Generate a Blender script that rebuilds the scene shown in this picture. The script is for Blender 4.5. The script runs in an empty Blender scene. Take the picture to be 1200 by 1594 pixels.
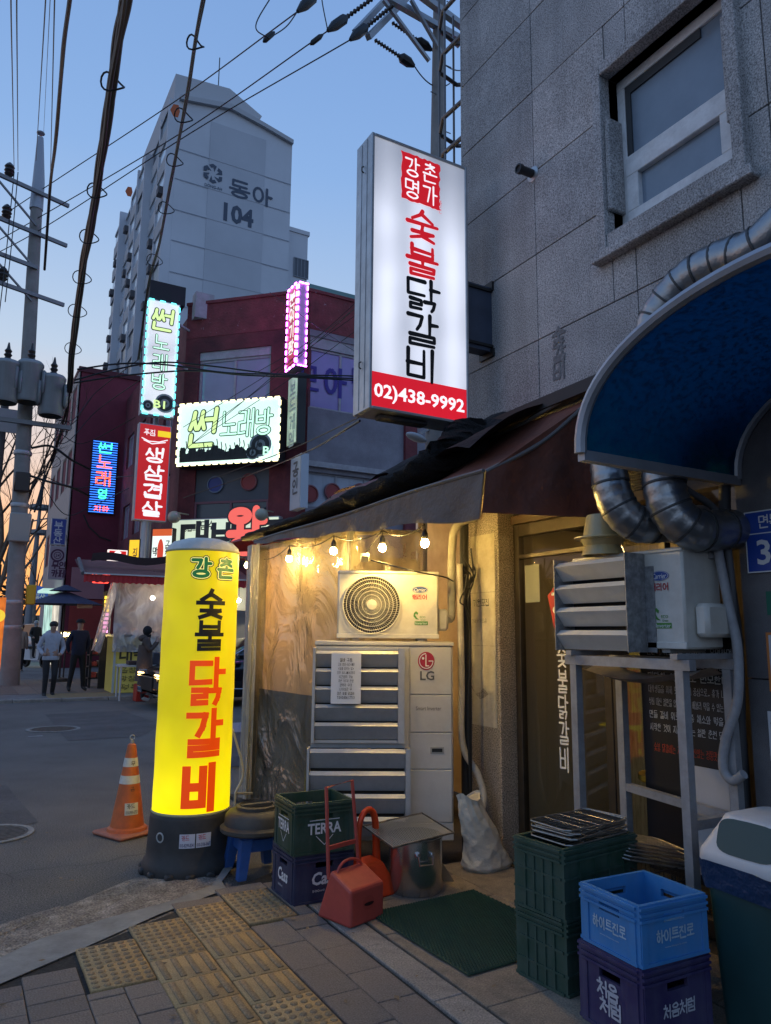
import bpy, bmesh, math, random
import numpy as np
from math import radians as rad, sin, cos, pi

random.seed(7)
SC = bpy.context.scene
COL = SC.collection

# ---------------------------------------------------------------- camera
F, PITCH, YAW, ROLL, H = 1160.0, rad(9.25), rad(29.5), rad(0.5), 1.5   # focal length in pixels of the 1200x1594 photograph
def _basis():
    h = np.array([sin(YAW), cos(YAW), 0]); r = np.array([cos(YAW), -sin(YAW), 0]); z = np.array([0, 0, 1.0])
    d = h * cos(PITCH) + z * sin(PITCH); u = -h * sin(PITCH) + z * cos(PITCH)
    return r * cos(ROLL) + u * sin(ROLL), -r * sin(ROLL) + u * cos(ROLL), d
CR, CU, CD = _basis()
CP = np.array([0, 0, H])
cam = bpy.data.cameras.new('camera')
cam_o = bpy.data.objects.new('camera', cam); COL.objects.link(cam_o)
cam.sensor_fit = 'VERTICAL'; cam.sensor_height = 36.0; cam.lens = 36.0 * F / 1594.0
cam.clip_start = 0.05; cam.clip_end = 3000
from mathutils import Matrix, Vector
cam_o.matrix_world = Matrix(((CR[0], CU[0], -CD[0], CP[0]), (CR[1], CU[1], -CD[1], CP[1]), (CR[2], CU[2], -CD[2], CP[2]), (0, 0, 0, 1)))
SC.camera = cam_o

# ---------------------------------------------------------------- sky, dusk
SUN_AZ = rad(2.0)          # sun just under the horizon at the end of the street (+Y)
world = bpy.data.worlds.new('World'); SC.world = world; world.use_nodes = True
wn = world.node_tree; wn.nodes.clear()
w_out = wn.nodes.new('ShaderNodeOutputWorld'); w_bg = wn.nodes.new('ShaderNodeBackground')
w_sky = wn.nodes.new('ShaderNodeTexSky'); w_sky.sky_type = 'NISHITA'; w_sky.sun_disc = False
w_sky.sun_elevation = rad(0.6); w_sky.sun_rotation = SUN_AZ
w_sky.air_density = 1.0; w_sky.dust_density = 1.2; w_sky.ozone_density = 2.5
w_bg.inputs['Strength'].default_value = 0.90
# twilight: the Nishita sky (0.12) adds to a clear-dusk gradient by elevation, warm low down towards the sunset
def _wm(op, a, b=None, clamp=False):
    n = wn.nodes.new('ShaderNodeMath'); n.operation = op; n.use_clamp = clamp
    for i, v in enumerate((a, b)):
        if v is None: continue
        if isinstance(v, (int, float)): n.inputs[i].default_value = v
        else: wn.links.new(v, n.inputs[i])
    return n.outputs[0]
def _wramp(fac, stops):
    n = wn.nodes.new('ShaderNodeValToRGB'); r = n.color_ramp
    while len(r.elements) < len(stops): r.elements.new(0.5)
    for e, (p, c) in zip(r.elements, stops): e.position = p; e.color = (*c, 1)
    wn.links.new(fac, n.inputs[0]); return n.outputs[0]
def _wmix(kind, fac, a, b):
    n = wn.nodes.new('ShaderNodeMix'); n.data_type = 'RGBA'; n.blend_type = kind
    if isinstance(fac, (int, float)): n.inputs[0].default_value = fac
    else: wn.links.new(fac, n.inputs[0])
    for s, v in ((n.inputs[6], a), (n.inputs[7], b)):
        if isinstance(v, tuple): s.default_value = (*v, 1)
        else: wn.links.new(v, s)
    return n.outputs[2]
w_tc = wn.nodes.new('ShaderNodeTexCoord'); w_sep = wn.nodes.new('ShaderNodeSeparateXYZ')
wn.links.new(w_tc.outputs['Generated'], w_sep.inputs[0])
w_el = _wm('MAXIMUM', w_sep.outputs[2], 0.0)
w_cool = _wramp(w_el, [(0.0, (.36, .40, .50)), (.14, (.34, .44, .62)), (.36, (.27, .42, .68)), (.62, (.175, .315, .62)), (1.0, (.12, .235, .50))])
w_warm = _wramp(w_el, [(0.0, (.86, .34, .09)), (.10, (.88, .43, .17)), (.20, (.74, .57, .47)), (.34, (.46, .56, .68)), (.55, (.24, .40, .68)), (1.0, (.12, .235, .50))])
w_az = _wm('POWER', _wm('MAXIMUM', _wm('ADD', _wm('MULTIPLY', w_sep.outputs[1], cos(SUN_AZ) * .62), .38), 0.0), 3.0, True)
w_grad = _wmix('MIX', w_az, w_cool, w_warm)
w_nis = _wmix('MULTIPLY', 1.0, w_sky.outputs[0], (.04, .04, .04))
wn.links.new(_wmix('ADD', 1.0, w_grad, w_nis), w_bg.inputs['Color']); wn.links.new(w_bg.outputs[0], w_out.inputs['Surface'])

sun = bpy.data.lights.new('sun', 'SUN'); sun.energy = 0.05; sun.angle = rad(4); sun.color = (1.0, 0.72, 0.5)
sun_o = bpy.data.objects.new('sun', sun); COL.objects.link(sun_o)
_d = Vector((sin(SUN_AZ) * cos(rad(2)), cos(SUN_AZ) * cos(rad(2)), sin(rad(2))))
sun_o.rotation_euler = _d.to_track_quat('Z', 'Y').to_euler()

SC.view_settings.view_transform = 'Standard'; SC.view_settings.look = 'None'
SC.view_settings.gamma = 1; SC.view_settings.exposure = 0.35; SC.view_settings.use_curve_mapping = False
SC.cycles.use_denoising = True
SC.cycles.max_bounces = 8; SC.cycles.transparent_max_bounces = 24
SC.cycles.sample_clamp_indirect = 4.0; SC.cycles.caustics_reflective = False; SC.cycles.caustics_refractive = False

# ================================================================ helpers
def A(*v): return np.array(v, float)
def ray(px, py): return CD * F + CR * (px - 600) + CU * (797 - py)
def onZ(px, py, z=0.0): v = ray(px, py); return CP + v * ((z - H) / v[2])
def onX(px, py, x): v = ray(px, py); return CP + v * (x / v[0])
def onY(px, py, y): v = ray(px, py); return CP + v * (y / v[1])

class MB:
    """collects vertices and faces; build() links them as ONE mesh object"""
    def __init__(s): s.v = []; s.f = []; s.mi = []; s.m = 0
    def add(s, vs, fs):
        b = len(s.v); s.v.extend([tuple(map(float, p)) for p in vs])
        for f in fs: s.f.append(tuple(b + i for i in f)); s.mi.append(s.m)
        return s
    def mark(s): return len(s.v)
    def xf(s, start, M):
        for i in range(start, len(s.v)): s.v[i] = tuple(M @ Vector(s.v[i]))
        return s
    def box(s, x0, x1, y0, y1, z0, z1, bev=0.0):
        if bev <= 0:
            vs = [(x0, y0, z0), (x1, y0, z0), (x1, y1, z0), (x0, y1, z0), (x0, y0, z1), (x1, y0, z1), (x1, y1, z1), (x0, y1, z1)]
            return s.add(vs, [(0, 3, 2, 1), (4, 5, 6, 7), (0, 1, 5, 4), (1, 2, 6, 5), (2, 3, 7, 6), (3, 0, 4, 7)])
        c = [(x0 + x1) / 2, (y0 + y1) / 2, (z0 + z1) / 2]; h = [abs(x1 - x0) / 2, abs(y1 - y0) / 2, abs(z1 - z0) / 2]
        b = min(bev, min(h) * .98); vs = []; idx = {}
        for sx in (-1, 1):
            for sy in (-1, 1):
                for sz in (-1, 1):
                    sg = (sx, sy, sz)
                    for a in range(3):
                        p = [c[k] + sg[k] * (h[k] - (0 if k == a else b)) for k in range(3)]
                        idx[sg + (a,)] = len(vs); vs.append(p)
        fs = []
        for a in range(3):
            o = [k for k in range(3) if k != a]
            for sa in (-1, 1):
                q = []
                for (u, w) in ((-1, -1), (1, -1), (1, 1), (-1, 1)):
                    sg = [0, 0, 0]; sg[a] = sa; sg[o[0]] = u; sg[o[1]] = w; q.append(idx[tuple(sg) + (a,)])
                fs.append(q if (sa > 0) == (a != 1) else q[::-1])
        for a in range(3):
            o = [k for k in range(3) if k != a]
            for (u, w) in ((-1, -1), (1, -1), (1, 1), (-1, 1)):
                def key(sa, ax):
                    sg = [0, 0, 0]; sg[a] = sa; sg[o[0]] = u; sg[o[1]] = w; return idx[tuple(sg) + (ax,)]
                q = [key(-1, o[0]), key(1, o[0]), key(1, o[1]), key(-1, o[1])]
                fs.append(q)
        for sx in (-1, 1):
            for sy in (-1, 1):
                for sz in (-1, 1): fs.append([idx[(sx, sy, sz, 0)], idx[(sx, sy, sz, 1)], idx[(sx, sy, sz, 2)]])
        # orient outward
        out = []
        for f in fs:
            P = [np.array(vs[i]) for i in f]; n = np.cross(P[1] - P[0], P[2] - P[0])
            out.append(f if np.dot(n, sum(P) / len(P) - np.array(c)) > 0 else f[::-1])
        return s.add(vs, out)
    def tube(s, pts, r, n=8, caps=True, closed=False):
        P = [np.array(p, float) for p in pts]; m = len(P); rs = r if isinstance(r, (list, tuple)) else [r] * m
        vs = []; ref = None
        for i in range(m):
            if closed: t = P[(i + 1) % m] - P[i - 1]
            else: t = P[min(i + 1, m - 1)] - P[max(i - 1, 0)]
            t = t / (np.linalg.norm(t) + 1e-12)
            if ref is None: ref = A(0, 0, 1) if abs(t[2]) < .9 else A(1, 0, 0)
            u = np.cross(ref, t); u /= np.linalg.norm(u) + 1e-12; w = np.cross(t, u); ref = w
            for k in range(n): a = 2 * pi * k / n; vs.append(P[i] + (u * cos(a) + w * sin(a)) * rs[i])
        fs = []
        for i in range(m if closed else m - 1):
            j = (i + 1) % m
            for k in range(n): fs.append((i * n + k, i * n + (k + 1) % n, j * n + (k + 1) % n, j * n + k))
        if caps and not closed: fs.append(tuple(range(n))[::-1]); fs.append(tuple((m - 1) * n + k for k in range(n)))
        return s.add(vs, fs)
    def bar(s, a, b, w, h=None, up=(0, 0, 1)):
        a = np.array(a, float); b = np.array(b, float); h = h or w; t = b - a; t /= np.linalg.norm(t); up = np.array(up, float)
        if abs(np.dot(up, t)) > .95: up = A(1, 0, 0) if abs(t[0]) < .9 else A(0, 1, 0)
        u = np.cross(t, up); u /= np.linalg.norm(u); v = np.cross(u, t)
        vs = [p + u * sx * w / 2 + v * sz * h / 2 for p in (a, b) for sx, sz in ((-1, -1), (1, -1), (1, 1), (-1, 1))]
        return s.add(vs, [(0, 1, 2, 3), (7, 6, 5, 4), (0, 4, 5, 1), (1, 5, 6, 2), (2, 6, 7, 3), (3, 7, 4, 0)])
    def lathe(s, prof, n=24, c=(0, 0, 0), caps=False):
        vs = []; m = len(prof)
        for r, z in prof:
            for k in range(n): a = 2 * pi * k / n; vs.append((c[0] + r * cos(a), c[1] + r * sin(a), c[2] + z))
        fs = [(i * n + k, i * n + (k + 1) % n, (i + 1) * n + (k + 1) % n, (i + 1) * n + k) for i in range(m - 1) for k in range(n)]
        if caps: fs.append(tuple(range(n))[::-1]); fs.append(tuple((m - 1) * n + k for k in range(n)))
        return s.add(vs, fs)
    def prism(s, poly, d):
        n = len(poly); d = np.array(d, float); P = [np.array(p, float) for p in poly]
        return s.add(P + [p + d for p in P], [tuple(range(n))[::-1], tuple(range(n, 2 * n))] + [(i, (i + 1) % n, n + (i + 1) % n, n + i) for i in range(n)])
    def quad(s, *p): return s.add(p, [tuple(range(len(p)))])
    def grid(s, fn, nu, nv, closed_u=False):
        vs = [fn(i / nu, j / nv) for j in range(nv + 1) for i in range(nu + (0 if closed_u else 1))]; w = nu + (0 if closed_u else 1)
        return s.add(vs, [(j * w + i, j * w + (i + 1) % w, (j + 1) * w + (i + 1) % w, (j + 1) * w + i) for j in range(nv) for i in range(nu)])
    def ball(s, c, r, n=10, sc=(1, 1, 1)):
        prof = [(max(1e-4, sin(pi * i / n)), -cos(pi * i / n)) for i in range(n + 1)]; st = len(s.v); s.lathe(prof, max(6, int(n * 1.4)))
        for i in range(st, len(s.v)):
            v = s.v[i]; s.v[i] = (c[0] + v[0] * r * sc[0], c[1] + v[1] * r * sc[1], c[2] + v[2] * r * sc[2])
        return s
    def mesh(s, name, mats, off=(0, 0, 0), smooth=None):
        me = bpy.data.meshes.new(name); o = off
        me.from_pydata([(v[0] - o[0], v[1] - o[1], v[2] - o[2]) for v in s.v], [], s.f)
        for m in (mats if isinstance(mats, (list, tuple)) else [mats]): me.materials.append(m)
        if any(s.mi): me.polygons.foreach_set('material_index', s.mi)
        me.update()
        if smooth is not None: me.shade_smooth(); me.set_sharp_from_angle(angle=rad(smooth))
        return me
    def build(s, name, mats, parent=None, smooth=40):
        off = base_of(parent) if parent is not None else (np.mean([v for v in s.v], axis=0) if s.v else (0, 0, 0))
        if parent is None:
            zs = [v[2] for v in s.v]; off = (off[0], off[1], min(zs))
        o = bpy.data.objects.new(name, s.mesh(name, mats, off, smooth)); COL.objects.link(o)
        if parent is None: o.location = off
        else: o.parent = parent
        return o

def base_of(o):
    p = Vector((0, 0, 0))
    while o is not None: p += o.location; o = o.parent
    return tuple(p)
def tag(o, label=None, cat=None, group=None, kind=None):
    if label: o['label'] = label
    if cat: o['category'] = cat
    if group: o['group'] = group
    if kind: o['kind'] = kind
    return o
def thing(name, label, cat, loc, group=None):
    o = bpy.data.objects.new(name, None); COL.objects.link(o); o.location = tuple(map(float, loc)); o.empty_display_size = .1
    return tag(o, label, cat, group)
def inst(name, me, loc, parent=None, rz=0.0, sc=None):
    """another object on shared mesh data at world position loc"""
    o = bpy.data.objects.new(name, me); COL.objects.link(o)
    b = base_of(parent) if parent is not None else (0, 0, 0)
    o.location = tuple(loc[i] - b[i] for i in range(3)); o.rotation_euler = (0, 0, rz)
    if sc: o.scale = sc
    if parent is not None: o.parent = parent
    return o
def copy_tree(o, loc, parent=None):
    c = o.copy(); COL.objects.link(c)
    if parent is None: c.location = tuple(map(float, loc))
    else: c.parent = parent
    for ch in list(o.children): copy_tree(ch, None, c)
    return c
def Rz(a, c=(0, 0, 0)):
    c = Vector(c); return Matrix.Translation(c) @ Matrix.Rotation(a, 4, 'Z') @ Matrix.Translation(-c)
def place(c, rz=0.0, sc=1.0): return Matrix.Translation(Vector(c)) @ Matrix.Rotation(rz, 4, 'Z') @ Matrix.Scale(sc, 4)
def sag(a, b, d, n=10):
    a = np.array(a, float); b = np.array(b, float)
    return [a + (b - a) * (i / n) - A(0, 0, 4 * d * (i / n) * (1 - i / n)) for i in range(n + 1)]
def curve(pts, n=8):
    """Catmull-Rom through the points"""
    P = [np.array(p, float) for p in pts]; P = [2 * P[0] - P[1]] + P + [2 * P[-1] - P[-2]]; out = []
    for i in range(1, len(P) - 2):
        for k in range(n):
            t = k / n; a, b, c, d = P[i - 1:i + 3]
            out.append(.5 * (2 * b + (c - a) * t + (2 * a - 5 * b + 4 * c - d) * t * t + (-a + 3 * b - 3 * c + d) * t ** 3))
    return out + [P[-2]]

# ---------------------------------------------------------------- materials
MATS = {}; import time as _time; _T0 = _time.time()
def mat(name, col, rough=.7, metal=0.0, noise=None, speck=None, crack=None, dirt=None, bump=None, emit=None, spec=.5, coord='Object', stretch=None, coat=0, trans=0, streak=None):
    """noise=(scale, amount); dirt=(colour, scale, amount); bump=(scale, distance); emit=(colour, strength); streak=(colour, scale, amount)"""
    if name in MATS: return MATS[name]
    m = bpy.data.materials.new(name); m.use_nodes = True; nt = m.node_tree; N = nt.nodes; L = nt.links
    b = N['Principled BSDF']; b.inputs['Roughness'].default_value = rough; b.inputs['Metallic'].default_value = metal
    b.inputs['Specular IOR Level'].default_value = spec; b.inputs['Base Color'].default_value = (*col, 1)
    if coat: b.inputs['Coat Weight'].default_value = coat; b.inputs['Coat Roughness'].default_value = .15
    if trans: b.inputs['Transmission Weight'].default_value = trans
    if emit: b.inputs['Emission Color'].default_value = (*emit[0], 1); b.inputs['Emission Strength'].default_value = emit[1]
    if noise or dirt or bump or streak or speck or crack:
        tc = N.new('ShaderNodeTexCoord'); src = tc.outputs[coord]
        if coord == 'World':
            pass
        if stretch:
            mp = N.new('ShaderNodeMapping'); mp.inputs['Scale'].default_value = stretch; L.new(src, mp.inputs[0]); src = mp.outputs[0]
    def nz(scale, det=4, rgh=.6, s=None):
        n = N.new('ShaderNodeTexNoise'); n.inputs['Scale'].default_value = scale; n.inputs['Detail'].default_value = det; n.inputs['Roughness'].default_value = rgh
        L.new(s or src, n.inputs['Vector']); return n.outputs['Fac']
    def mx(kind, fac, a, c):
        n = N.new('ShaderNodeMix'); n.data_type = 'RGBA'; n.blend_type = kind
        if isinstance(fac, float): n.inputs[0].default_value = fac
        else: L.new(fac, n.inputs[0])
        for sck, v in ((n.inputs[6], a), (n.inputs[7], c)):
            if isinstance(v, tuple): sck.default_value = (*v, 1)
            else: L.new(v, sck)
        return n.outputs[2]
    def ramp(fac, lo, hi, a=0.0, c=1.0):
        n = N.new('ShaderNodeMapRange'); n.inputs[1].default_value = lo; n.inputs[2].default_value = hi; n.inputs[3].default_value = a; n.inputs[4].default_value = c
        L.new(fac, n.inputs[0]); return n.outputs[0]
    cs = tuple(col)
    if noise:
        sc, am = noise
        f = ramp(nz(sc), .3, .7); lo = tuple(max(0, x * (1 - am)) for x in col); hi = tuple(min(1, x * (1 + am)) for x in col)
        cs = mx('MIX', f, lo, hi)
    if dirt:
        dc, sc, am = dirt
        f = ramp(nz(sc, 6, .7), .5 - am * .3, .75, 0.0, min(1.0, am * 1.6)); cs = mx('MIX', f, cs, tuple(dc))
        rr = ramp(f, 0, 1, rough, min(1, rough + .25)); L.new(rr, b.inputs['Roughness'])
    if streak:
        dc, sc, am = streak
        mp = N.new('ShaderNodeMapping'); mp.inputs['Scale'].default_value = (sc, sc, sc * .06); L.new(src, mp.inputs[0])
        f = ramp(nz(1.0, 5, .65, mp.outputs[0]), .48, .72, 0.0, am); cs = mx('MIX', f, cs, tuple(dc))
    if speck:        # fine light and dark grains
        g = ramp(nz(speck[0], 2, .5), .3, .7, 1 - speck[1], 1 + speck[1]); cb = N.new('ShaderNodeCombineXYZ')
        for i in range(3): L.new(g, cb.inputs[i])
        cs = mx('MULTIPLY', 1.0, cs, cb.outputs[0])
    if crack:        # hairline cracks: (scale, width, colour)
        wv = N.new('ShaderNodeTexNoise'); wv.inputs['Scale'].default_value = crack[0] * 2.5; wv.inputs['Detail'].default_value = 4; L.new(src, wv.inputs['Vector'])
        ad = N.new('ShaderNodeMix'); ad.data_type = 'VECTOR'; ad.inputs[0].default_value = .35; L.new(src, ad.inputs[4]); L.new(wv.outputs['Color'], ad.inputs[5])
        vo = N.new('ShaderNodeTexVoronoi'); vo.feature = 'DISTANCE_TO_EDGE'; vo.inputs['Scale'].default_value = crack[0]; L.new(ad.outputs[1], vo.inputs['Vector'])
        cf = ramp(vo.outputs['Distance'], 0, crack[1], 1.0, 0.0); msk = ramp(nz(crack[0] * .7, 2), .5, .62); mm = N.new('ShaderNodeMath'); mm.operation = 'MULTIPLY'; mm.use_clamp = True; L.new(cf, mm.inputs[0]); L.new(msk, mm.inputs[1]); cs = mx('MIX', mm.outputs[0], cs, tuple(crack[2]))
    if not isinstance(cs, tuple): L.new(cs, b.inputs['Base Color'])
    if bump:
        bn = N.new('ShaderNodeBump'); bn.inputs['Strength'].default_value = 1.0; bn.inputs['Distance'].default_value = bump[1]
        L.new(nz(bump[0], 3), bn.inputs['Height']); L.new(bn.outputs[0], b.inputs['Normal'])
    MATS[name] = m; return m
def lit(name, col, s, base=None, var=0.0, scale=3.0):
    """a lit sign face or lamp; var: uneven brightness of the tubes behind the face"""
    m = mat(name, base or tuple(min(1, c * .6) for c in col), .35, emit=(col, s))
    if var and 'lit_done' not in m:
        nt = m.node_tree; N = nt.nodes; L = nt.links; tc = N.new('ShaderNodeTexCoord'); n = N.new('ShaderNodeTexNoise'); n.inputs['Scale'].default_value = scale; n.inputs['Detail'].default_value = 1
        L.new(tc.outputs['Object'], n.inputs['Vector']); r = N.new('ShaderNodeMapRange'); r.inputs[1].default_value = .3; r.inputs[2].default_value = .7
        r.inputs[3].default_value = s * (1 - var); r.inputs[4].default_value = s * (1 + var); L.new(n.outputs['Fac'], r.inputs[0]); L.new(r.outputs[0], N['Principled BSDF'].inputs['Emission Strength']); m['lit_done'] = 1
    return m
def sheet_plastic(name, tint, clear=.45, wrinkle=6.0, dist=.02, haze=.5):
    """thin clear vinyl: part see-through, part milky, with glossy wrinkles"""
    m = bpy.data.materials.new(name); m.use_nodes = True; nt = m.node_tree; N = nt.nodes; L = nt.links; N.remove(N['Principled BSDF'])
    out = N['Material Output']; tr = N.new('ShaderNodeBsdfTransparent'); tr.inputs[0].default_value = (*[min(1, .75 + .25 * c) for c in tint], 1)
    tl = N.new('ShaderNodeBsdfTranslucent'); tl.inputs[0].default_value = (*tint, 1); df = N.new('ShaderNodeBsdfDiffuse'); df.inputs[0].default_value = (*tint, 1)
    gl = N.new('ShaderNodeBsdfGlossy'); gl.inputs['Roughness'].default_value = .12
    tc = N.new('ShaderNodeTexCoord'); mp = N.new('ShaderNodeMapping'); mp.inputs['Scale'].default_value = (1, 1, .7); mp.inputs['Rotation'].default_value = (.7, .2, 0); L.new(tc.outputs['Object'], mp.inputs[0])
    nz = N.new('ShaderNodeTexNoise'); nz.inputs['Scale'].default_value = wrinkle; nz.inputs['Detail'].default_value = 4; nz.inputs['Roughness'].default_value = .5; nz.inputs['Distortion'].default_value = 1.0; L.new(mp.outputs[0], nz.inputs['Vector'])
    bp = N.new('ShaderNodeBump'); bp.inputs['Distance'].default_value = dist; L.new(nz.outputs['Fac'], bp.inputs['Height'])
    for n in (gl, df, tl): L.new(bp.outputs[0], n.inputs['Normal'])
    a = N.new('ShaderNodeMixShader'); a.inputs[0].default_value = haze; L.new(df.outputs[0], a.inputs[1]); L.new(tl.outputs[0], a.inputs[2])
    cl = N.new('ShaderNodeMapRange'); cl.inputs[1].default_value = .3; cl.inputs[2].default_value = .7; cl.inputs[3].default_value = max(0, clear - .2); cl.inputs[4].default_value = min(1, clear + .2); L.new(nz.outputs['Fac'], cl.inputs[0])
    c = N.new('ShaderNodeMixShader'); L.new(cl.outputs[0], c.inputs[0]); L.new(a.outputs[0], c.inputs[1]); L.new(tr.outputs[0], c.inputs[2])
    fw = N.new('ShaderNodeLayerWeight'); L.new(bp.outputs[0], fw.inputs['Normal']); pw = N.new('ShaderNodeMath'); pw.operation = 'POWER'; pw.inputs[1].default_value = 3.5; L.new(fw.outputs['Facing'], pw.inputs[0]); fr = N.new('ShaderNodeMapRange'); fr.inputs[3].default_value = .13; fr.inputs[4].default_value = .85; L.new(pw.outputs[0], fr.inputs[0])
    d = N.new('ShaderNodeMixShader'); L.new(fr.outputs[0], d.inputs[0]); L.new(c.outputs[0], d.inputs[1]); L.new(gl.outputs[0], d.inputs[2])
    L.new(d.outputs[0], out.inputs[0]); MATS[name] = m; return m

# ---------------------------------------------------------------- lettering
CHO = 'ㄱㄲㄴㄷㄸㄹㅁㅂㅃㅅㅆㅇㅈㅉㅊㅋㅌㅍㅎ'; JUNG = 'ㅏㅐㅑㅒㅓㅔㅕㅖㅗㅘㅙㅚㅛㅜㅝㅞㅟㅠㅡㅢㅣ'
JONG = ['', 'ㄱ', 'ㄲ', 'ㄳ', 'ㄴ', 'ㄵ', 'ㄶ', 'ㄷ', 'ㄹ', 'ㄺ', 'ㄻ', 'ㄼ', 'ㄽ', 'ㄾ', 'ㄿ', 'ㅀ', 'ㅁ', 'ㅂ', 'ㅄ', 'ㅅ', 'ㅆ', 'ㅇ', 'ㅈ', 'ㅊ', 'ㅋ', 'ㅌ', 'ㅍ', 'ㅎ']
_circ = lambda cx, cy, rx, ry: [(cx + rx * cos(2 * pi * k / 14), cy + ry * sin(2 * pi * k / 14)) for k in range(15)]
JM = {'ㄱ': [[(0, .95), (.9, .95), (.75, .35), (.55, 0)]], 'ㄴ': [[(0, 1), (0, 0), (1, .03)]], 'ㄷ': [[(1, .97), (0, .97), (0, 0), (1, .03)]],
      'ㄹ': [[(0, 1), (1, 1), (1, .53), (0, .5), (0, 0), (1, .03)]], 'ㅁ': [[(0, 1), (1, 1), (1, 0), (0, 0), (0, 1)]],
      'ㅂ': [[(0, 1), (0, 0), (1, 0), (1, 1)], [(0, .5), (1, .5)]], 'ㅅ': [[(.5, 1), (.4, .55), (0, 0)], [(.45, .62), (1, 0)]],
      'ㅇ': [_circ(.5, .5, .48, .5)], 'ㅈ': [[(.05, .95), (.95, .95), (.5, .5), (0, 0)], [(.5, .5), (1, 0)]],
      'ㅊ': [[(.5, 1.12), (.5, .95)], [(.05, .82), (.95, .82), (.5, .45), (0, 0)], [(.5, .45), (1, 0)]],
      'ㅋ': [[(0, .95), (.9, .95), (.75, .35), (.55, 0)], [(.05, .55), (.8, .55)]], 'ㅌ': [[(1, 1), (0, 1), (0, 0), (1, 0)], [(0, .5), (.9, .5)]],
      'ㅍ': [[(0, 1), (1, 1)], [(.3, 1), (.3, 0)], [(.7, 1), (.7, 0)], [(0, 0), (1, 0)]], 'ㅎ': [[(.5, 1.1), (.5, .92)], [(.1, .8), (.9, .8)], _circ(.5, .3, .36, .3)]}
VW = {'ㅏ': [[(.25, 1), (.25, 0)], [(.25, .55), (1, .55)]], 'ㅓ': [[(.8, 1), (.8, 0)], [(0, .55), (.8, .55)]], 'ㅣ': [[(.5, 1), (.5, 0)]],
      'ㅐ': [[(.15, 1), (.15, 0)], [(.8, 1.03), (.8, -.03)], [(.15, .55), (.8, .55)]], 'ㅔ': [[(.45, 1), (.45, 0)], [(.95, 1.03), (.95, -.03)], [(0, .55), (.45, .55)]],
      'ㅖ': [[(.45, 1), (.45, 0)], [(.95, 1.03), (.95, -.03)], [(0, .68), (.45, .68)], [(0, .4), (.45, .4)]], 'ㅑ': [[(.25, 1), (.25, 0)], [(.25, .7), (1, .7)], [(.25, .4), (1, .4)]], 'ㅕ': [[(.8, 1), (.8, 0)], [(0, .7), (.8, .7)], [(0, .38), (.8, .38)]],
      'ㅗ': [[(.5, 1), (.5, .15)], [(0, .1), (1, .1)]], 'ㅜ': [[(0, .9), (1, .9)], [(.5, .9), (.5, 0)]], 'ㅡ': [[(0, .5), (1, .5)]], 'ㅛ': [[(.32, 1), (.32, .1)], [(.68, 1), (.68, .1)], [(0, .1), (1, .1)]], 'ㅠ': [[(0, .9), (1, .9)], [(.33, .9), (.33, 0)], [(.67, .9), (.67, 0)]]}
def _fit(st, x0, x1, y0, y1): return [[(x0 + (x1 - x0) * a, y0 + (y1 - y0) * b) for a, b in p] for p in st]
def _jamo(j, x0, x1, y0, y1):
    dbl = {'ㄲ': 'ㄱㄱ', 'ㄸ': 'ㄷㄷ', 'ㅃ': 'ㅂㅂ', 'ㅆ': 'ㅅㅅ', 'ㅉ': 'ㅈㅈ', 'ㄺ': 'ㄹㄱ', 'ㄻ': 'ㄹㅁ', 'ㄼ': 'ㄹㅂ', 'ㅄ': 'ㅂㅅ', 'ㄶ': 'ㄴㅎ', 'ㄵ': 'ㄴㅈ', 'ㄳ': 'ㄱㅅ', 'ㅀ': 'ㄹㅎ', 'ㄽ': 'ㄹㅅ', 'ㄾ': 'ㄹㅌ', 'ㄿ': 'ㄹㅍ'}.get(j)
    if dbl:
        m = (x0 + x1) / 2; g = (x1 - x0) * .07
        return _fit(JM[dbl[0]], x0, m - g, y0, y1) + _fit(JM[dbl[1]], m + g, x1, y0, y1)
    return _fit(JM[j], x0, x1, y0, y1)
def syllable(ch):
    """strokes of one Hangul syllable in the unit square"""
    k = ord(ch) - 0xAC00; c, v, t = CHO[k // 588], JUNG[k % 588 // 28], JONG[k % 28]
    comp = {'ㅘ': 'ㅗㅏ', 'ㅙ': 'ㅗㅐ', 'ㅚ': 'ㅗㅣ', 'ㅝ': 'ㅜㅓ', 'ㅞ': 'ㅜㅔ', 'ㅟ': 'ㅜㅣ', 'ㅢ': 'ㅡㅣ'}.get(v)
    yb = .42 if t else .05; out = []
    if comp:
        out += _jamo(c, .06, .55, yb + .32, .97) + _fit(VW[comp[0]], .02, .62, yb, yb + .24) + _fit(VW[comp[1]], .68, .98, yb - .02, 1.0)
    elif v in 'ㅗㅛ': out += _jamo(c, .16, .84, .66 if t else .47, .97) + _fit(VW[v], .02, .98, .42 if t else .08, .58 if t else .36)
    elif v in 'ㅜㅠㅡ':
        out += _jamo(c, .16, .84, (.65 if t else .50), .98) + _fit(VW[v], .02, .98, .36 if t else .02, .56 if t else .38)
    else:
        w = .62 if v in 'ㅏㅓㅣㅑㅕ' else .5
        out += _jamo(c, .05, w - .08, yb + .06, .93) + _fit(VW[v], w - (.04 if v in 'ㅓㅕ' else -.03), .98, yb - .04 if t else .0, 1.0)
    if t: out += _jamo(t, .12, .88, .02, .31)
    return out
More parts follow.
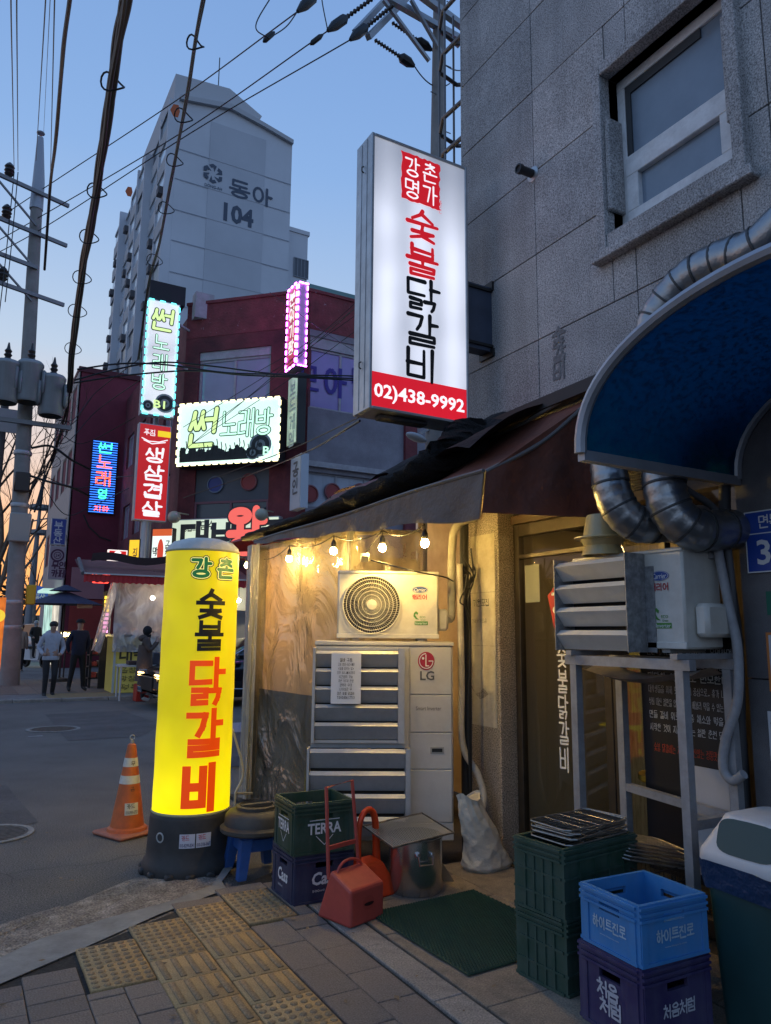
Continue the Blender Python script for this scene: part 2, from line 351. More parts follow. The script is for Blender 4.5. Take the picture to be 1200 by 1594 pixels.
def strokes_to(mb, strokes, w, mapf, lift=0.0, square=False, sub=0.0, taper=0.0):
    """thick strokes as flat ribbons; mapf(a, b, c) maps the plane into space, each ribbon a hair above the last"""
    c = lift
    for st in strokes:
        n = len(st)
        for i in range(n - 1):
            a = np.array(st[i], float); b = np.array(st[i + 1], float); d = b - a; l = np.linalg.norm(d)
            if l < 1e-9: continue
            d /= l; nrm = np.array([-d[1], d[0]])
            if square:
                a = a - d * (w / 2 if (i > 0 or n == 2) else w * .5); b = b + d * w / 2; l = np.linalg.norm(b - a)
            k = max(1, int(l / sub)) if sub else 1
            w0 = w * (1 + (taper if i == 0 else 0)); w1 = w * (1 - (taper * .5 if i == n - 2 else 0))
            vs = []
            for j in range(k + 1):
                t = j / k; p = a + (b - a) * t; ww = w0 + (w1 - w0) * t
                vs += [mapf(*(p - nrm * ww / 2), c), mapf(*(p + nrm * ww / 2), c)]
            mb.add(vs, [(2 * j, 2 * j + 2, 2 * j + 3, 2 * j + 1) for j in range(k)]); c += 4e-5
        if not square:
            for i in range(n):
                p = st[i]; rr = w / 2 * (1 + (taper if i == 0 else 0) - (taper * .5 if i == n - 1 else 0)); m = 10
                mb.add([mapf(p[0] + rr * cos(2 * pi * k / m), p[1] + rr * sin(2 * pi * k / m), c) for k in range(m)], [tuple(range(m))]); c += 4e-5
    return mb
def frame2d(o, r, u):
    o = np.array(o, float); r = np.array(r, float); u = np.array(u, float); n = np.cross(r, u); n /= np.linalg.norm(n)
    return lambda a, b, c=0.0: o + r * a + u * b + n * c
def hangul(mb, text, mapf, x, y, w, h, sw=.13, gap=.08, vertical=False, lift=.002, jitter=0.0, slant=0.0, **kw):
    """write Hangul from the box's lower left (x, y); vertical writing runs down from the top of a column of len*h"""
    rnd = random.Random(hash(text) % 1000 if False else sum(map(ord, text)))
    for i, ch in enumerate(text):
        if ch == ' ': continue
        x0 = x if vertical else x + i * (w * (1 + gap)); y0 = y - (i + 1) * h * (1 + gap) + h * gap if vertical else y
        st = [[(x0 + (a + slant * b + rnd.uniform(-jitter, jitter)) * w, y0 + (b + rnd.uniform(-jitter, jitter)) * h) for a, b in s] for s in syllable(ch)]
        strokes_to(mb, st, sw * min(w, h), mapf, lift, **kw)
    return mb
_TXT = {}
def typed(mb, text, mapf, x, y, w, h, bold=0.0, lift=.002, keep=False, align='C'):
    """set type with the built-in font, fitted to the box (keep: one scale for both axes)"""
    key = (text, bold)
    if any('가' <= ch <= '힣' for ch in text):        # Hangul by strokes, other characters by the font, one shared em
        xs, x_ = [], 0.0
        for ch in text: xs.append(x_); x_ += .55 if ch == ' ' else (1.05 if '가' <= ch <= '힣' else .68)
        kx = w / x_; tmp = lambda a, b, c=0.0: mapf(x + a * kx, y + b * h, c)
        for ch, q in zip(text, xs):
            if ch == ' ': continue
            if '가' <= ch <= '힣': hangul(mb, ch, mapf, x + q * kx, y, .95 * kx, h, .11 + bold * 2.5, lift=lift)
            else: typed(mb, ch, mapf, x + q * kx, y + (h * .05 if ch not in '.,~-' else h * .1), .58 * kx, h * (.8 if ch not in '.,~-' else .15), bold, lift)
        return mb
    if key not in _TXT:
        cu = bpy.data.curves.new('t', 'FONT'); cu.body = text; cu.resolution_u = 2; cu.offset = bold; cu.align_x = 'CENTER' if '\n' in text else 'LEFT'
        o = bpy.data.objects.new('t', cu)
        me = bpy.data.meshes.new_from_object(o); V = [tuple(v.co) for v in me.vertices]; P = [tuple(p.vertices) for p in me.polygons]
        bpy.data.objects.remove(o); bpy.data.curves.remove(cu); bpy.data.meshes.remove(me); _TXT[key] = (V, P)
    V, P = _TXT[key]
    if not V: return mb
    X = [v[0] for v in V]; Y = [v[1] for v in V]; x0, x1, y0, y1 = min(X), max(X), min(Y), max(Y)
    sx = w / (x1 - x0 + 1e-9); sy = h / (y1 - y0 + 1e-9)
    if keep: sx = sy = min(sx, sy)
    ox = x + (w - sx * (x1 - x0)) * (.5 if align == 'C' else 0); oy = y + (h - sy * (y1 - y0)) / 2
    return mb.add([mapf(ox + (a - x0) * sx, oy + (b - y0) * sy, lift) for a, b, _ in V], P)
def disc2d(mb, mapf, x, y, rx, ry=None, lift=.002, n=24, inner=0.0):
    ry = ry or rx
    o = [mapf(x + rx * cos(2 * pi * k / n), y + ry * sin(2 * pi * k / n), lift) for k in range(n)]
    if not inner: return mb.add(o, [tuple(range(n))])
    i = [mapf(x + inner * rx * cos(2 * pi * k / n), y + inner * ry * sin(2 * pi * k / n), lift) for k in range(n)]
    return mb.add(o + i, [(k, (k + 1) % n, n + (k + 1) % n, n + k) for k in range(n)])
def rect2d(mb, mapf, x0, x1, y0, y1, lift=.002): return mb.add([mapf(x0, y0, lift), mapf(x1, y0, lift), mapf(x1, y1, lift), mapf(x0, y1, lift)], [(0, 1, 2, 3)])
def poly2d(mb, mapf, pts, lift=.002): return mb.add([mapf(a, b, lift) for a, b in pts], [tuple(range(len(pts)))])

# ================================================================ ground, road, pavements
M_asphalt = mat('asphalt', (.115, .108, .10), .85, speck=(110, .7), crack=(.55, .006, (.03, .03, .03)), noise=(1.1, .22), dirt=((.19, .175, .155), .8, .4), bump=(160, .006), coord='Object')
M_asphalt2 = mat('asphalt_patch', (.085, .083, .082), .8, speck=(150, .5), noise=(2.0, .25), bump=(180, .006))
M_conc = mat('concrete', (.26, .245, .22), .9, noise=(9, .22), dirt=((.10, .095, .085), 3.0, .55), bump=(60, .006))
M_concR = mat('rough_concrete', (.36, .31, .25), .95, speck=(90, .5), noise=(14, .35), dirt=((.12, .10, .085), 5.0, .6), bump=(38, .03))
M_joint = mat('joint_sand', (.035, .031, .027), .95, noise=(60, .5))
M_pav = [mat('paver_%d' % i, c, .85, speck=(130, .3), noise=(6, .2), dirt=((.12, .11, .10), 4.0, .5), bump=(140, .003)) for i, c in enumerate([(.225, .182, .148), (.19, .156, .130), (.255, .205, .162)])]
M_flag = mat('flagstone', (.34, .27, .195), .85, speck=(130, .3), noise=(4, .22), dirt=((.08, .07, .06), 3.0, .6), bump=(120, .003))
M_tact = [mat('tactile_%d' % i, c, .8, speck=(140, .25), noise=(5, .2), dirt=((.13, .10, .07), 5.0, .5), bump=(150, .002)) for i, c in enumerate([(.52, .345, .145), (.48, .32, .135), (.55, .37, .16)])]
M_tworn = mat('tactile_worn', (.30, .21, .11), .8, speck=(140, .3), noise=(8, .25), dirt=((.16, .12, .08), 6, .5))
M_kerb = mat('kerb_stone', (.33, .29, .245), .85, speck=(120, .35), noise=(6, .2), dirt=((.12, .11, .1), 4, .5))

m = MB(); m.quad((-900, -900, -.16), (900, -900, -.16), (900, 1500, -.16), (-900, 1500, -.16))
tag(m.build('ground', mat('earth', (.09, .085, .075), .95, noise=(.05, .3))), kind='structure')

# asphalt: one sheet, gently uneven
def _road(u, v):
    x = -40 + 90 * u; y = -15 + 255 * v
    return (x, y, -.045)
m = MB(); m.grid(_road, 30, 60); road = tag(m.build('road', M_asphalt, smooth=None), kind='structure')
for pts in ([(70, 1112), (190, 1106), (252, 1128), (218, 1146), (105, 1153)], [(-60, 1225), (10, 1222), (60, 1280), (-60, 1300)]):
    m = MB(); m.add([tuple(onZ(a, b, -.041)) for a, b in pts], [tuple(range(len(pts)))]); m.build('asphalt_patch', M_asphalt2, road)
# a stop line fragment and worn lane mark across the side street
m = MB(); P = [onZ(60, 1083, -.041), onZ(300, 1084, -.041)]; m.add([P[0] - A(0, .12, 0), P[1] - A(0, .12, 0), P[1], P[0]], [(0, 1, 2, 3)])
m.build('painted_line', mat('worn_paint', (.55, .55, .53), .8, dirt=((.1, .1, .1), 9, .7)), road)
m = MB(); P = onZ(55, 1146, -.040); m.box(P[0] - .1, P[0] + .1, P[1] - .03, P[1] + .03, -.0405, -.0395); m.build('painted_dash', MATS['worn_paint'], road)

def manhole(px, py, r, label):
    p = onZ(px, py, -.041); t = thing('manhole_cover', label, 'manhole cover', (p[0], p[1], -.041), 'manhole covers in the road')
    iron = mat('cast_iron', (.14, .13, .12), .55, .7, noise=(20, .3), dirt=((.11, .10, .09), 12, .6)); ring = mat('cover_ring', (.24, .235, .22), .85, noise=(30, .3))
    m = MB(); m.lathe([(r * 1.0, .0), (r * 1.0, .006), (r * .86, .006), (r * .86, 0)], 40, (p[0], p[1], -.041)); m.build('frame_ring', ring, t)
    m = MB(); m.lathe([(r * .84, 0), (r * .84, .004), (1e-3, .004)], 40, (p[0], p[1], -.041)); m.build('lid', iron, t)
    m = MB()
    for k in range(-5, 6):
        w = math.sqrt(max(0, (r * .78) ** 2 - (k * r * .14) ** 2)); m.box(p[0] - w, p[0] + w, p[1] + k * r * .14 - r * .03, p[1] + k * r * .14 + r * .03, -.0375, -.034)
    m.build('tread', iron, t)
manhole(83, 1135, .40, 'iron manhole cover by the dark patched asphalt in mid street')
manhole(-14, 1299, .30, 'iron manhole cover with ring pattern nearest the sidewalk edge')

# near sidewalk: slab, pavers, tactile tiles, kerb stones
SW = [(-6, .35), (-.3, 3.54), (.29, 3.87), (1.05, 4.30), (1.52, 4.57), (1.95, 4.80), (2.36, 5.1), (2.36, 7.15), (12, 7.15), (12, -6), (-6, -6)]
m = MB(); m.prism([(x, y, -.10) for x, y in SW], (0, 0, .085)); sidewalk = tag(m.build('sidewalk', M_joint), kind='structure')
def inside(x, y):
    """on the sidewalk side of the diagonal edge, and not under the building"""
    return y < 3.87 + (x - .29) * .565 and y < 5.2
# broken concrete apron between pavers and asphalt
ap = [(0, 1435), (50, 1418), (100, 1404), (112, 1407), (150, 1388), (200, 1366), (240, 1355), (275, 1349), (330, 1352), (365, 1360), (358, 1383)]
out = [tuple(onZ(a, b, -.034)) for a, b in ap]; out = [(-4.2, 2.4, -.034)] + out
inn = [(-4.0, 1.42, -.014), (.29, 3.875, -.014), (1.53, 4.575, -.014)]
m = MB()
def _apr(u, v):
    k = u * (len(out) - 1); i = min(int(k), len(out) - 2); t = k - i; o = np.array(out[i]) * (1 - t) + np.array(out[i + 1]) * t
    q = u * 2; j = min(int(q), 1); s = q - j
    L = np.array(inn[0]) * (1 - u) + np.array(inn[2]) * u
    p = L * (1 - v) + o * v; rr = random.uniform(-.006, .006) if 0 < v < 1 else 0
    if v == 1: p[2] = -.046
    return (p[0], p[1], p[2] + rr)
m.grid(_apr, 60, 8); apron = tag(m.build('gutter_apron', M_concR, smooth=60), kind='structure')
m = MB()
gl = [tuple(onZ(a, b, -.006)) for a, b in [(-20, 1500), (60, 1462), (170, 1428), (260, 1404), (330, 1378), (352, 1345), (362, 1350), (345, 1372), (353, 1384), (250, 1422), (120, 1480), (-20, 1540)]]
m.add(gl, [tuple(range(len(gl)))]); m.build('cement_fillet', mat('cement', (.30, .295, .27), .85, noise=(12, .15), dirt=((.15, .145, .13), 4, .5), bump=(70, .004)), apron)

_pm = {}
def paver_mesh(w, d, mi, kind='p'):
    k = (round(w, 3), round(d, 3), mi, kind)
    if k not in _pm:
        m = MB(); m.box(-w / 2, w / 2, -d / 2, d / 2, -.03, 0, .003); _pm[k] = m.mesh('paver', {'p': M_pav, 'f': [M_flag] * 3, 'k': [M_kerb] * 3}[kind][mi], smooth=None)
    return _pm[k]
rnd = random.Random(3)
def lay(x0, x1, y0, y1, pw, pd, off=0.0, kind='p', name='paver', g=.004):
    nx = max(1, round((x1 - x0) / pw)); pw = (x1 - x0) / nx
    for i in range(nx):
        y = y0 + (off if i % 2 else 0) * pd - pd
        while y < y1:
            a, b = max(y, y0), min(y + pd, y1)
            if b - a > .03:
                cx, cy = x0 + (i + .5) * pw, (a + b) / 2
                if inside(cx, cy + (b - a) * .3):
                    o = inst(name, paver_mesh(pw - g, b - a - g, rnd.randrange(3), kind), (cx, cy, rnd.uniform(-.003, .002)), sidewalk, rnd.uniform(-.004, .004))
                    o.rotation_euler[0] = rnd.uniform(-.006, .006)
            y += pd
lay(-1.2, .60, 2.2, 4.2, .22, .145, .5)
lay(.60, .90, 2.2, 3.565, .15, .145, .5)
lay(.60, .895, 4.07, 4.4, .21, .12, .3)
lay(.90, 1.17, 4.235, 4.5, .27, .11, 0)
lay(1.17, 1.45, 4.365, 4.6, .28, .10, 0)
lay(1.45, 1.74, 4.465, 4.9, .29, .11, 0)
lay(1.45, 1.825, 2.2, 3.97, .19, .29, .5)
lay(1.74, 1.825, 3.97, 5.0, .1, .29, 0)
lay(1.845, 1.995, 2.2, 5.0, .15, .62, 0, 'k', 'kerb_stone')
lay(2.012, 3.29, 1.0, 4.35, .42, .42, .5, 'f', 'flagstone')
# tactile tiles: each one moulded piece, domes or bars proud of the slab
def tactile(kind, w, d, mi):
    m = MB(); m.box(-w / 2, w / 2, -d / 2, d / 2, -.03, 0, .004)
    if kind == 'dot':
        for i in range(6):
            for j in range(5):
                m.lathe([(.017, 0), (.0145, .004), (.009, .0055), (1e-3, .006)], 8, (-w / 2 + (i + .5) * w / 6, -d / 2 + (j + .5) * d / 5, 0))
    else:
        for i in range(4): m.box(-w / 2 + (i + .5) * w / 4 - .015, -w / 2 + (i + .5) * w / 4 + .015, -d * .43, d * .43, -.001, .0055, .004)
    m.mi = [0 if i < 26 else 1 for i in range(len(m.f))]
    return m.mesh('tactile_tile', [M_tact[mi], M_tworn], smooth=50)
TD, TW, TY = {}, .272, .243
def tile(kind, x, y):
    k = (kind, rnd.randrange(3))
    if k not in TD: TD[k] = tactile(kind, TW - .004, TY - .004, k[1])
    inst('tactile_tile', TD[k], (x, y, rnd.uniform(.002, .006)), sidewalk, rnd.uniform(-.008, .008))
for cx, ytop, nd, nb, nd2 in ((.757, 4.06, 2, 0, 0), (1.032, 4.232, 2, 7, 0), (1.307, 4.362, 2, 3, 4), (1.59, 4.46, 2, 0, 0)):
    for k in range(nd + nb + nd2): tile('dot' if k < nd or k >= nd + nb else 'bar', cx, ytop - (k + .5) * TY)
for k in range(4): tile('dot', 1.307 - .275 * 0, 2.4 - k * TY)

# far pavement across the side street
m = MB(); m.prism([(-.8, 18.35, -.14), (3.9, 18.35, -.14), (4.9, 18.0, -.14), (30, 18.0, -.14), (30, 80, -.14), (-.8, 80, -.14)], (0, 0, .16))
far_walk = tag(m.build('far_pavement', mat('far_paving', (.20, .195, .19), .85, noise=(8, .2), dirt=((.09, .085, .08), 1.2, .5), bump=(30, .006))), kind='structure')
for k in range(30):
    x0 = -.8 + k * .98
    m = MB(); m.box(x0 + .006, x0 + .974, 18.17 - (.0 if x0 < 4 else .35), 18.345 - (.0 if x0 < 4 else .35), -.1, .024, .012); m.build('kerb_stone', M_kerb, far_walk)
for j in range(4):
    for i in range(5):
        x0, y0 = 2.05 + .3 * i, 18.55 + .3 * j
        me = TD.get('far') or TD.setdefault('far', tactile('dot', .296, .296, 2)); inst('tactile_tile', me, (x0, y0, .026), far_walk)
lay_far = _pm
for j in range(9):
    for i in range(11):
        x0, y0 = -.5 + .42 * i, 20.0 + .42 * j * 1.5
        inst('paver', paver_mesh(.41, .62, (i * 7 + j * 3) % 3), (x0, y0, .027), far_walk)
# shoulder pavement on the right side of the side street, under the tent, is part of the near slab
rl = random.Random(77); q = MB()
for k in range(150):
    x, y = (rl.uniform(-2.5, 1.6), rl.uniform(5, 14)) if k < 90 else (rl.uniform(.2, 3.1), rl.uniform(2.3, 4.0)); z = -.0405 if k < 90 else .006; s = rl.uniform(.006, .022); a = rl.uniform(0, 6.3)
    if k < 90 and math.hypot(x - 1.45, y - 5.2) < .4: continue
    q.add([(x + s * cos(a + t) * f, y + s * sin(a + t) * f, z + rl.uniform(.001, .006)) for t, f in ((0, 1), (1.4, .5), (3.1, 1), (4.6, .55))], [(0, 1, 2, 3)])
tag(q.build('litter', mat('dry_leaf', (.20, .14, .08), .9, noise=(3, .5)), smooth=None), 'scraps of dry leaf and litter on the road and pavement', 'litter', kind='stuff')
# low wooded hill closing the street
def _hill(u, v): 
    x = -220 + 520 * u; y = 230 + 60 * v; return (x, y, -1 + (9 + 5 * sin(u * 11) + 3 * sin(u * 29 + 1)) * sin(pi * v) ** .8)
m = MB(); m.grid(_hill, 60, 8); tag(m.build('hill', mat('far_wood', (.035, .035, .03), .95, noise=(.4, .4), bump=(2, .5))), kind='structure')

# ================================================================ granite corner building on the right
XW = 3.3
def granite(name, col, k=1.0):
    m = mat(name, col, .6, speck=(115, .62), noise=(3, .14), dirt=(tuple(c * .62 for c in col), 1.6, .5), bump=(420, .0012), streak=(tuple(c * .5 for c in col), 2.6, .75))
    return m
M_gran = granite('granite', (.44, .42, .405)); M_gran2 = granite('granite_b', (.41, .395, .385)); M_gran3 = granite('granite_c', (.47, .445, .425))
M_granP = mat('granite_pillar', (.36, .31, .25), .45, speck=(120, .85), noise=(5, .12), dirt=((.1, .085, .07), 5, .4), bump=(350, .001))
bld = thing('granite_building', 'grey granite clad corner building with a recessed shopfront', 'building', (XW, 2.0, 0))
m = MB()
for (a_, b_, c_, d_) in ((-9, 2.16, 3.05, 11.0), (3.03, 4.58, 3.05, 11.0), (2.16, 3.03, 3.05, 3.93), (2.16, 3.03, 5.02, 11.0)): m.box(XW + .03, XW + .5, a_, b_, c_, d_)
m.box(XW + .5, 14, -9, 4.58, 3.05, 11.0); m.box(XW + 1.9, 14, -9, 4.58, -.05, 3.049); m.box(XW + .5, XW + 1.9, 4.2, 4.58, -.05, 3.049)
m.build('wall', mat('grout', (.07, .07, .075), .9), bld)
m = MB(); m.box(XW + .03, 14, -9, 2.31, -.05, 3.049); m.build('wall', MATS['grout'], bld)
# granite panels: rows 0.63 high, joints measured on the photograph
zr = [3.06, 3.50, 4.13, 4.76, 5.40, 6.04, 6.68, 7.32, 7.96, 8.6, 9.24]
yc = [4.60, 3.72, 2.85, 1.98, 1.11, .24, -.63, -1.5, -2.4, -3.3, -4.2, -5.1, -6, -6.9, -7.8]
WIN = (2.16, 3.03, 3.93, 5.02)    # opening y0 y1 z0 z1
gi = 0
for j in range(len(zr) - 1):
    offs = 0.0
    for i in range(len(yc) - 1):
        y1, y0 = yc[i], yc[i + 1]; z0, z1 = zr[j], zr[j + 1]
        pieces = [(y0, y1, z0, z1)]
        if y0 < WIN[1] and y1 > WIN[0] and z0 < WIN[3] and z1 > WIN[2]:
            pieces = []
            if y1 > WIN[1]: pieces.append((WIN[1], y1, z0, z1))
            if y0 < WIN[0]: pieces.append((y0, WIN[0], z0, z1))
            a, b = max(y0, WIN[0]), min(y1, WIN[1])
            if z0 < WIN[2]: pieces.append((a, b, z0, WIN[2]))
            if z1 > WIN[3]: pieces.append((a, b, WIN[3], z1))
        for (a, b, c, d) in pieces:
            if b - a < .02 or d - c < .02: continue
            if b < .2 and c > 5: continue
            m = MB(); e = rnd.uniform(0, .003); m.box(XW - e, XW + .028, a + .0035, b - .0035, c + .0035, d - .0035, .002)
            m.build('granite_panel', (M_gran, M_gran2, M_gran3)[rnd.randrange(3)], bld, smooth=None); gi += 1
m = MB(); m.box(XW, 14, -9, 4.605, 3.03, 3.055); m.box(XW - .004, XW + .03, 4.585, 4.604, 3.06, 9.24); m.build('edge_trim', M_gran2, bld)
# right pillar cladding below
for j, (z0, z1) in enumerate([(0, .62), (.626, 1.3), (1.306, 1.98), (1.986, 2.6), (2.606, 3.026)]):
    for (a, b) in ((1.42, 2.31), (.5, 1.413)):
        if a > .45 and b < 1.5 and z1 < 2.3: continue
        m = MB(); m.box(XW, XW + .029, a, b, z0, z1, .002); m.build('granite_panel', mat('granite_dark', (.15, .145, .15), .55, noise=(320, .7), bump=(350, .001), dirt=((.07, .068, .07), 3, .5)), bld, smooth=None)
# window
w = MB(); y0, y1, z0, z1 = WIN
s = MB()
for (a, b, c, d, e) in ((y1, y1 + .07, z0 - .10, z1 + .08, .055), (y0 - .07, y0, z0 - .10, z1 + .08, .055)):
    s.box(XW - e, XW + .16, a, b, c, d, .004)
s.box(XW - .055, XW + .16, y0, y1, z1, z1 + .08, .004); s.box(XW - .075, XW + .16, y0 - .11, y1 + .11, z0 - .16, z0 - .101, .006); s.box(XW - .045, XW + .16, y0, y1, z0 - .10, z0, .004)
for (a, c, d) in ((y1 - .035, z0 + .16, z1 - .30), (y0, z0 + .22, z1 - .24)): s.box(XW - .03, XW + .10, a, a + .035, c, d, .008)
win = s.build('window', M_gran2, bld, smooth=None); win['label'] = 'upper window with stepped granite surround'
M_pvc = mat('pvc_frame', (.78, .78, .77), .45, noise=(12, .06), dirt=((.3, .29, .28), 8, .3))
fx = XW + .10
w = MB()
for (a, b, c, d) in ((y0, y1, z1 - .07, z1), (y0, y1, z0, z0 + .05), (y0, y0 + .06, z0 + .05, z1 - .07), (y1 - .06, y1, z0 + .05, z1 - .07)): w.box(fx, fx + .06, a, b, c, d, .004)
zm = z0 + .50
w.box(fx - .006, fx + .05, y0 + .06, y1 - .06, zm - .03, zm + .03, .004)
w.build('frame', M_pvc, win, smooth=None)
w = MB()
for (a, b, c, d) in ((y0 + .062, y1 - .062, z0 + .052, z0 + .15), (y0 + .062, y1 - .062, zm - .115, zm - .032), (y0 + .062, y0 + .15, z0 + .15, zm - .115), (y1 - .15, y1 - .062, z0 + .15, zm - .115)): w.box(fx - .018, fx + .03, a, b, c, d, .004)
w.build('sash', M_pvc, win, smooth=None)
M_frost = mat('frosted_pane', (.20, .25, .31), .22, noise=(3, .12), spec=.6)
for c, d in ((zm + .03, z1 - .07), (z0 + .15, zm - .115)):
    w = MB(); w.box(fx + .02, fx + .03, y0 + .06, y1 - .06, c, d); w.build('pane', M_frost, win, smooth=None)
w = MB(); w.box(fx + .008, fx + .0195, y1 - .10, y1 - .061, zm + .031, z1 - .071); w.box(fx + .008, fx + .0195, y0 + .25, y1 - .10, z1 - .13, z1 - .071); w.build('blind_edge', mat('dark_blind', (.05, .055, .06), .8), win)
# flue cap
v = MB(); c = A(XW, 3.73, 4.75)
st = v.mark(); v.lathe([(.055, 0), (.055, .006), (.03, .012), (1e-3, .012)], 24); v.xf(st, Matrix.Translation(c) @ Matrix.Rotation(-pi / 2, 4, 'Y'))
vent = v.build('vent_flange', mat('steel_flange', (.5, .5, .5), .4, .8), bld)
v = MB(); st = v.mark(); v.lathe([(.030, .01), (.030, .11), (.036, .112), (.036, .14), (.026, .141), (.022, .13), (1e-3, .125)], 20); 
for k in range(10):
    for q in range(3): v.box(.0295, .0325, -.004, .004, .03 + q * .022, .044 + q * .022); 
v.xf(st, Matrix.Translation(c) @ Matrix.Rotation(-pi / 2, 4, 'Y')); v.build('vent_cap', mat('black_plastic', (.015, .015, .016), .45), vent)
# ghost of removed letters on the granite
g = MB(); mf = frame2d((XW - .0045, 3.62, 3.12), (0, -1, 0), (0, 0, 1)); hangul(g, '숯갈비', mf, .04, .40, .12, .115, .16, vertical=True, lift=.0, jitter=.02)
g.build('letter_residue', mat('glue_residue', (.19, .188, .19), .8, noise=(50, .35)), bld, smooth=None)

# shopfront recess: pillar, lintel, door, glazing
XG = XW + .13
p = MB(); p.box(XW, XW + .5, 4.20, 4.60, -.02, 2.52, .004); pil = p.build('pillar', M_granP, bld, smooth=None)
M_pap = mat('stained_paper', (.58, .54, .44), .85, noise=(6, .12), dirt=((.33, .27, .17), 4, .5), bump=(20, .004))
for k, (za, zb) in enumerate(((2.22, 1.80), (1.797, 1.42), (1.417, 1.17))):
    q = MB(); n = 6; z0_ = zb + (.0 if k < 2 else 0)
    top = [(XW - .004 - .002 * (i % 2), 4.235 + .29 * i / n, za) for i in range(n + 1)]
    bot = [(XW - .004 - .006 * (i % 2), 4.235 + .29 * i / n, zb - (rnd.uniform(.0, .12) if k == 2 else 0)) for i in range(n + 1)]
    q.add(top + bot, [(i, i + 1, n + 2 + i, n + 1 + i) for i in range(n)]); q.build('paper_sheet', M_pap, pil)
q = MB(); n = 6; top = [(XW - .004, 4.235 + .29 * i / n, 1.06 + rnd.uniform(-.02, .09)) for i in range(n + 1)]; bot = [(XW - .004, 4.235 + .29 * i / n, .86) for i in range(n + 1)]
q.add(top + bot, [(i, i + 1, n + 2 + i, n + 1 + i) for i in range(n)]); q.build('paper_sheet', M_pap, pil)
q = MB(); mf = frame2d((XW - .008, 4.52, 1.70), (0, -1, 0), (0, 0, 1)); hangul(q, '기원모집', mf, .03, .0, .045, .05, .11, lift=.001, jitter=.03)
hangul(q, '기하서가모음', mf, .01, -.12, .028, .03, .08, lift=.001, jitter=.05); q.build('lettering', mat('pencil', (.10, .10, .09), .9), pil)
M_wood = mat('dark_timber', (.10, .062, .035), .5, noise=(4, .3), stretch=(1, 1, 8), dirt=((.04, .03, .02), 6, .4))
M_alu = mat('brown_alu', (.075, .062, .048), .4, .6, noise=(10, .15))
l = MB(); l.box(XG - .02, XG + .4, 2.32, 4.19, 2.28, 2.34); l.build('lintel', M_wood, bld)
l = MB(); l.box(XG + .02, XG + .3, 2.32, 4.19, 2.345, 2.50)
for k in range(9): l.box(XG + .005, XG + .0195, 2.33, 4.18, 2.352 + k * .016, 2.360 + k * .016)
l.build('vent_louvre', mat('louvre_brown', (.055, .045, .035), .6), bld)
l = MB(); l.box(XG - .01, XG + .3, 2.32, 4.19, 2.51, 3.04); l.build('fascia', M_alu, bld)
gm = bpy.data.materials.new('clear_glass'); gm.use_nodes = True
_n = gm.node_tree.nodes; _l = gm.node_tree.links; _b = _n['Principled BSDF']; _n.remove(_b)
_t = _n.new('ShaderNodeBsdfTransparent'); _t.inputs[0].default_value = (.78, .80, .74, 1); _g = _n.new('ShaderNodeBsdfGlossy'); _g.inputs['Roughness'].default_value = .03
_f = _n.new('ShaderNodeLayerWeight'); _p = _n.new('ShaderNodeMath'); _p.operation = 'POWER'; _p.inputs[1].default_value = 4.0; _l.new(_f.outputs['Facing'], _p.inputs[0]); _r = _n.new('ShaderNodeMapRange'); _r.inputs[3].default_value = .06; _r.inputs[4].default_value = .8; _l.new(_p.outputs[0], _r.inputs[0]); _x = _n.new('ShaderNodeMixShader'); _l.new(_r.outputs[0], _x.inputs[0]); _l.new(_t.outputs[0], _x.inputs[1]); _l.new(_g.outputs[0], _x.inputs[2]); _l.new(_x.outputs[0], _n['Material Output'].inputs[0])
M_clear = gm
# glass door with white lettering
door = MB()
for (a, b, c, d) in ((4.13, 4.19, .0, 2.275), (3.30, 3.36, .0, 2.275), (3.36, 4.13, 2.19, 2.275), (3.36, 4.13, .0, .09), (3.36, 4.13, 2.03, 2.06)): door.box(XG, XG + .05, a, b, c, d, .003)
door = door.build('door', M_alu, bld, smooth=None); door['label'] = 'glass door with white vertical lettering'
q = MB(); q.quad((XG + .024, 4.13, .09), (XG + .024, 3.36, .09), (XG + .024, 3.36, 2.03), (XG + .024, 4.13, 2.03)); q.build('pane', M_clear, door, smooth=None)
q = MB(); q.quad((XG + .024, 4.13, 2.06), (XG + .024, 3.36, 2.06), (XG + .024, 3.36, 2.19), (XG + .024, 4.13, 2.19)); q.build('pane', M_clear, door, smooth=None)
pt_, pb_ = onX(867, 1003, XG + .016), onX(891, 1203, XG + .016); hh_ = (pt_[2] - pb_[2]) / 5.48
q = MB(); mf = frame2d((XG + .016, pt_[1], 0), (0, -1, 0), (0, 0, 1)); hangul(q, '숯불닭갈비', mf, .0, pt_[2], pt_[1] - pb_[1] - .02, hh_, .15, gap=.12, vertical=True, lift=.001, jitter=.02)
q.build('lettering', mat('vinyl_white', (.75, .75, .72), .6), door, smooth=None)
q = MB(); pts = [(0, .17), (.12, .27), (.26, .17), (.2, -.02), (.12, -.16), (.05, -.03)]; pe_ = onX(853, 948, XG + .015); mf = frame2d((XG + .015, pe_[1], pe_[2] - .08), (0, -1, 0), (0, 0, 1)); poly2d(q, mf, pts, .001); red = q.build('red_emblem', mat('vinyl_red', (.45, .03, .03), .5), door, smooth=None)
q = MB(); hangul(q, '강', mf, .04, .05, .13, .14, .16, lift=.002); q.build('lettering', MATS['vinyl_white'], red, smooth=None)
q = MB(); q.box(XG + .010, XG + .016, 3.93, 4.08, 1.72, 1.98); q.build('notice_sheet', mat('grey_sheet', (.25, .26, .22), .7), door, smooth=None)
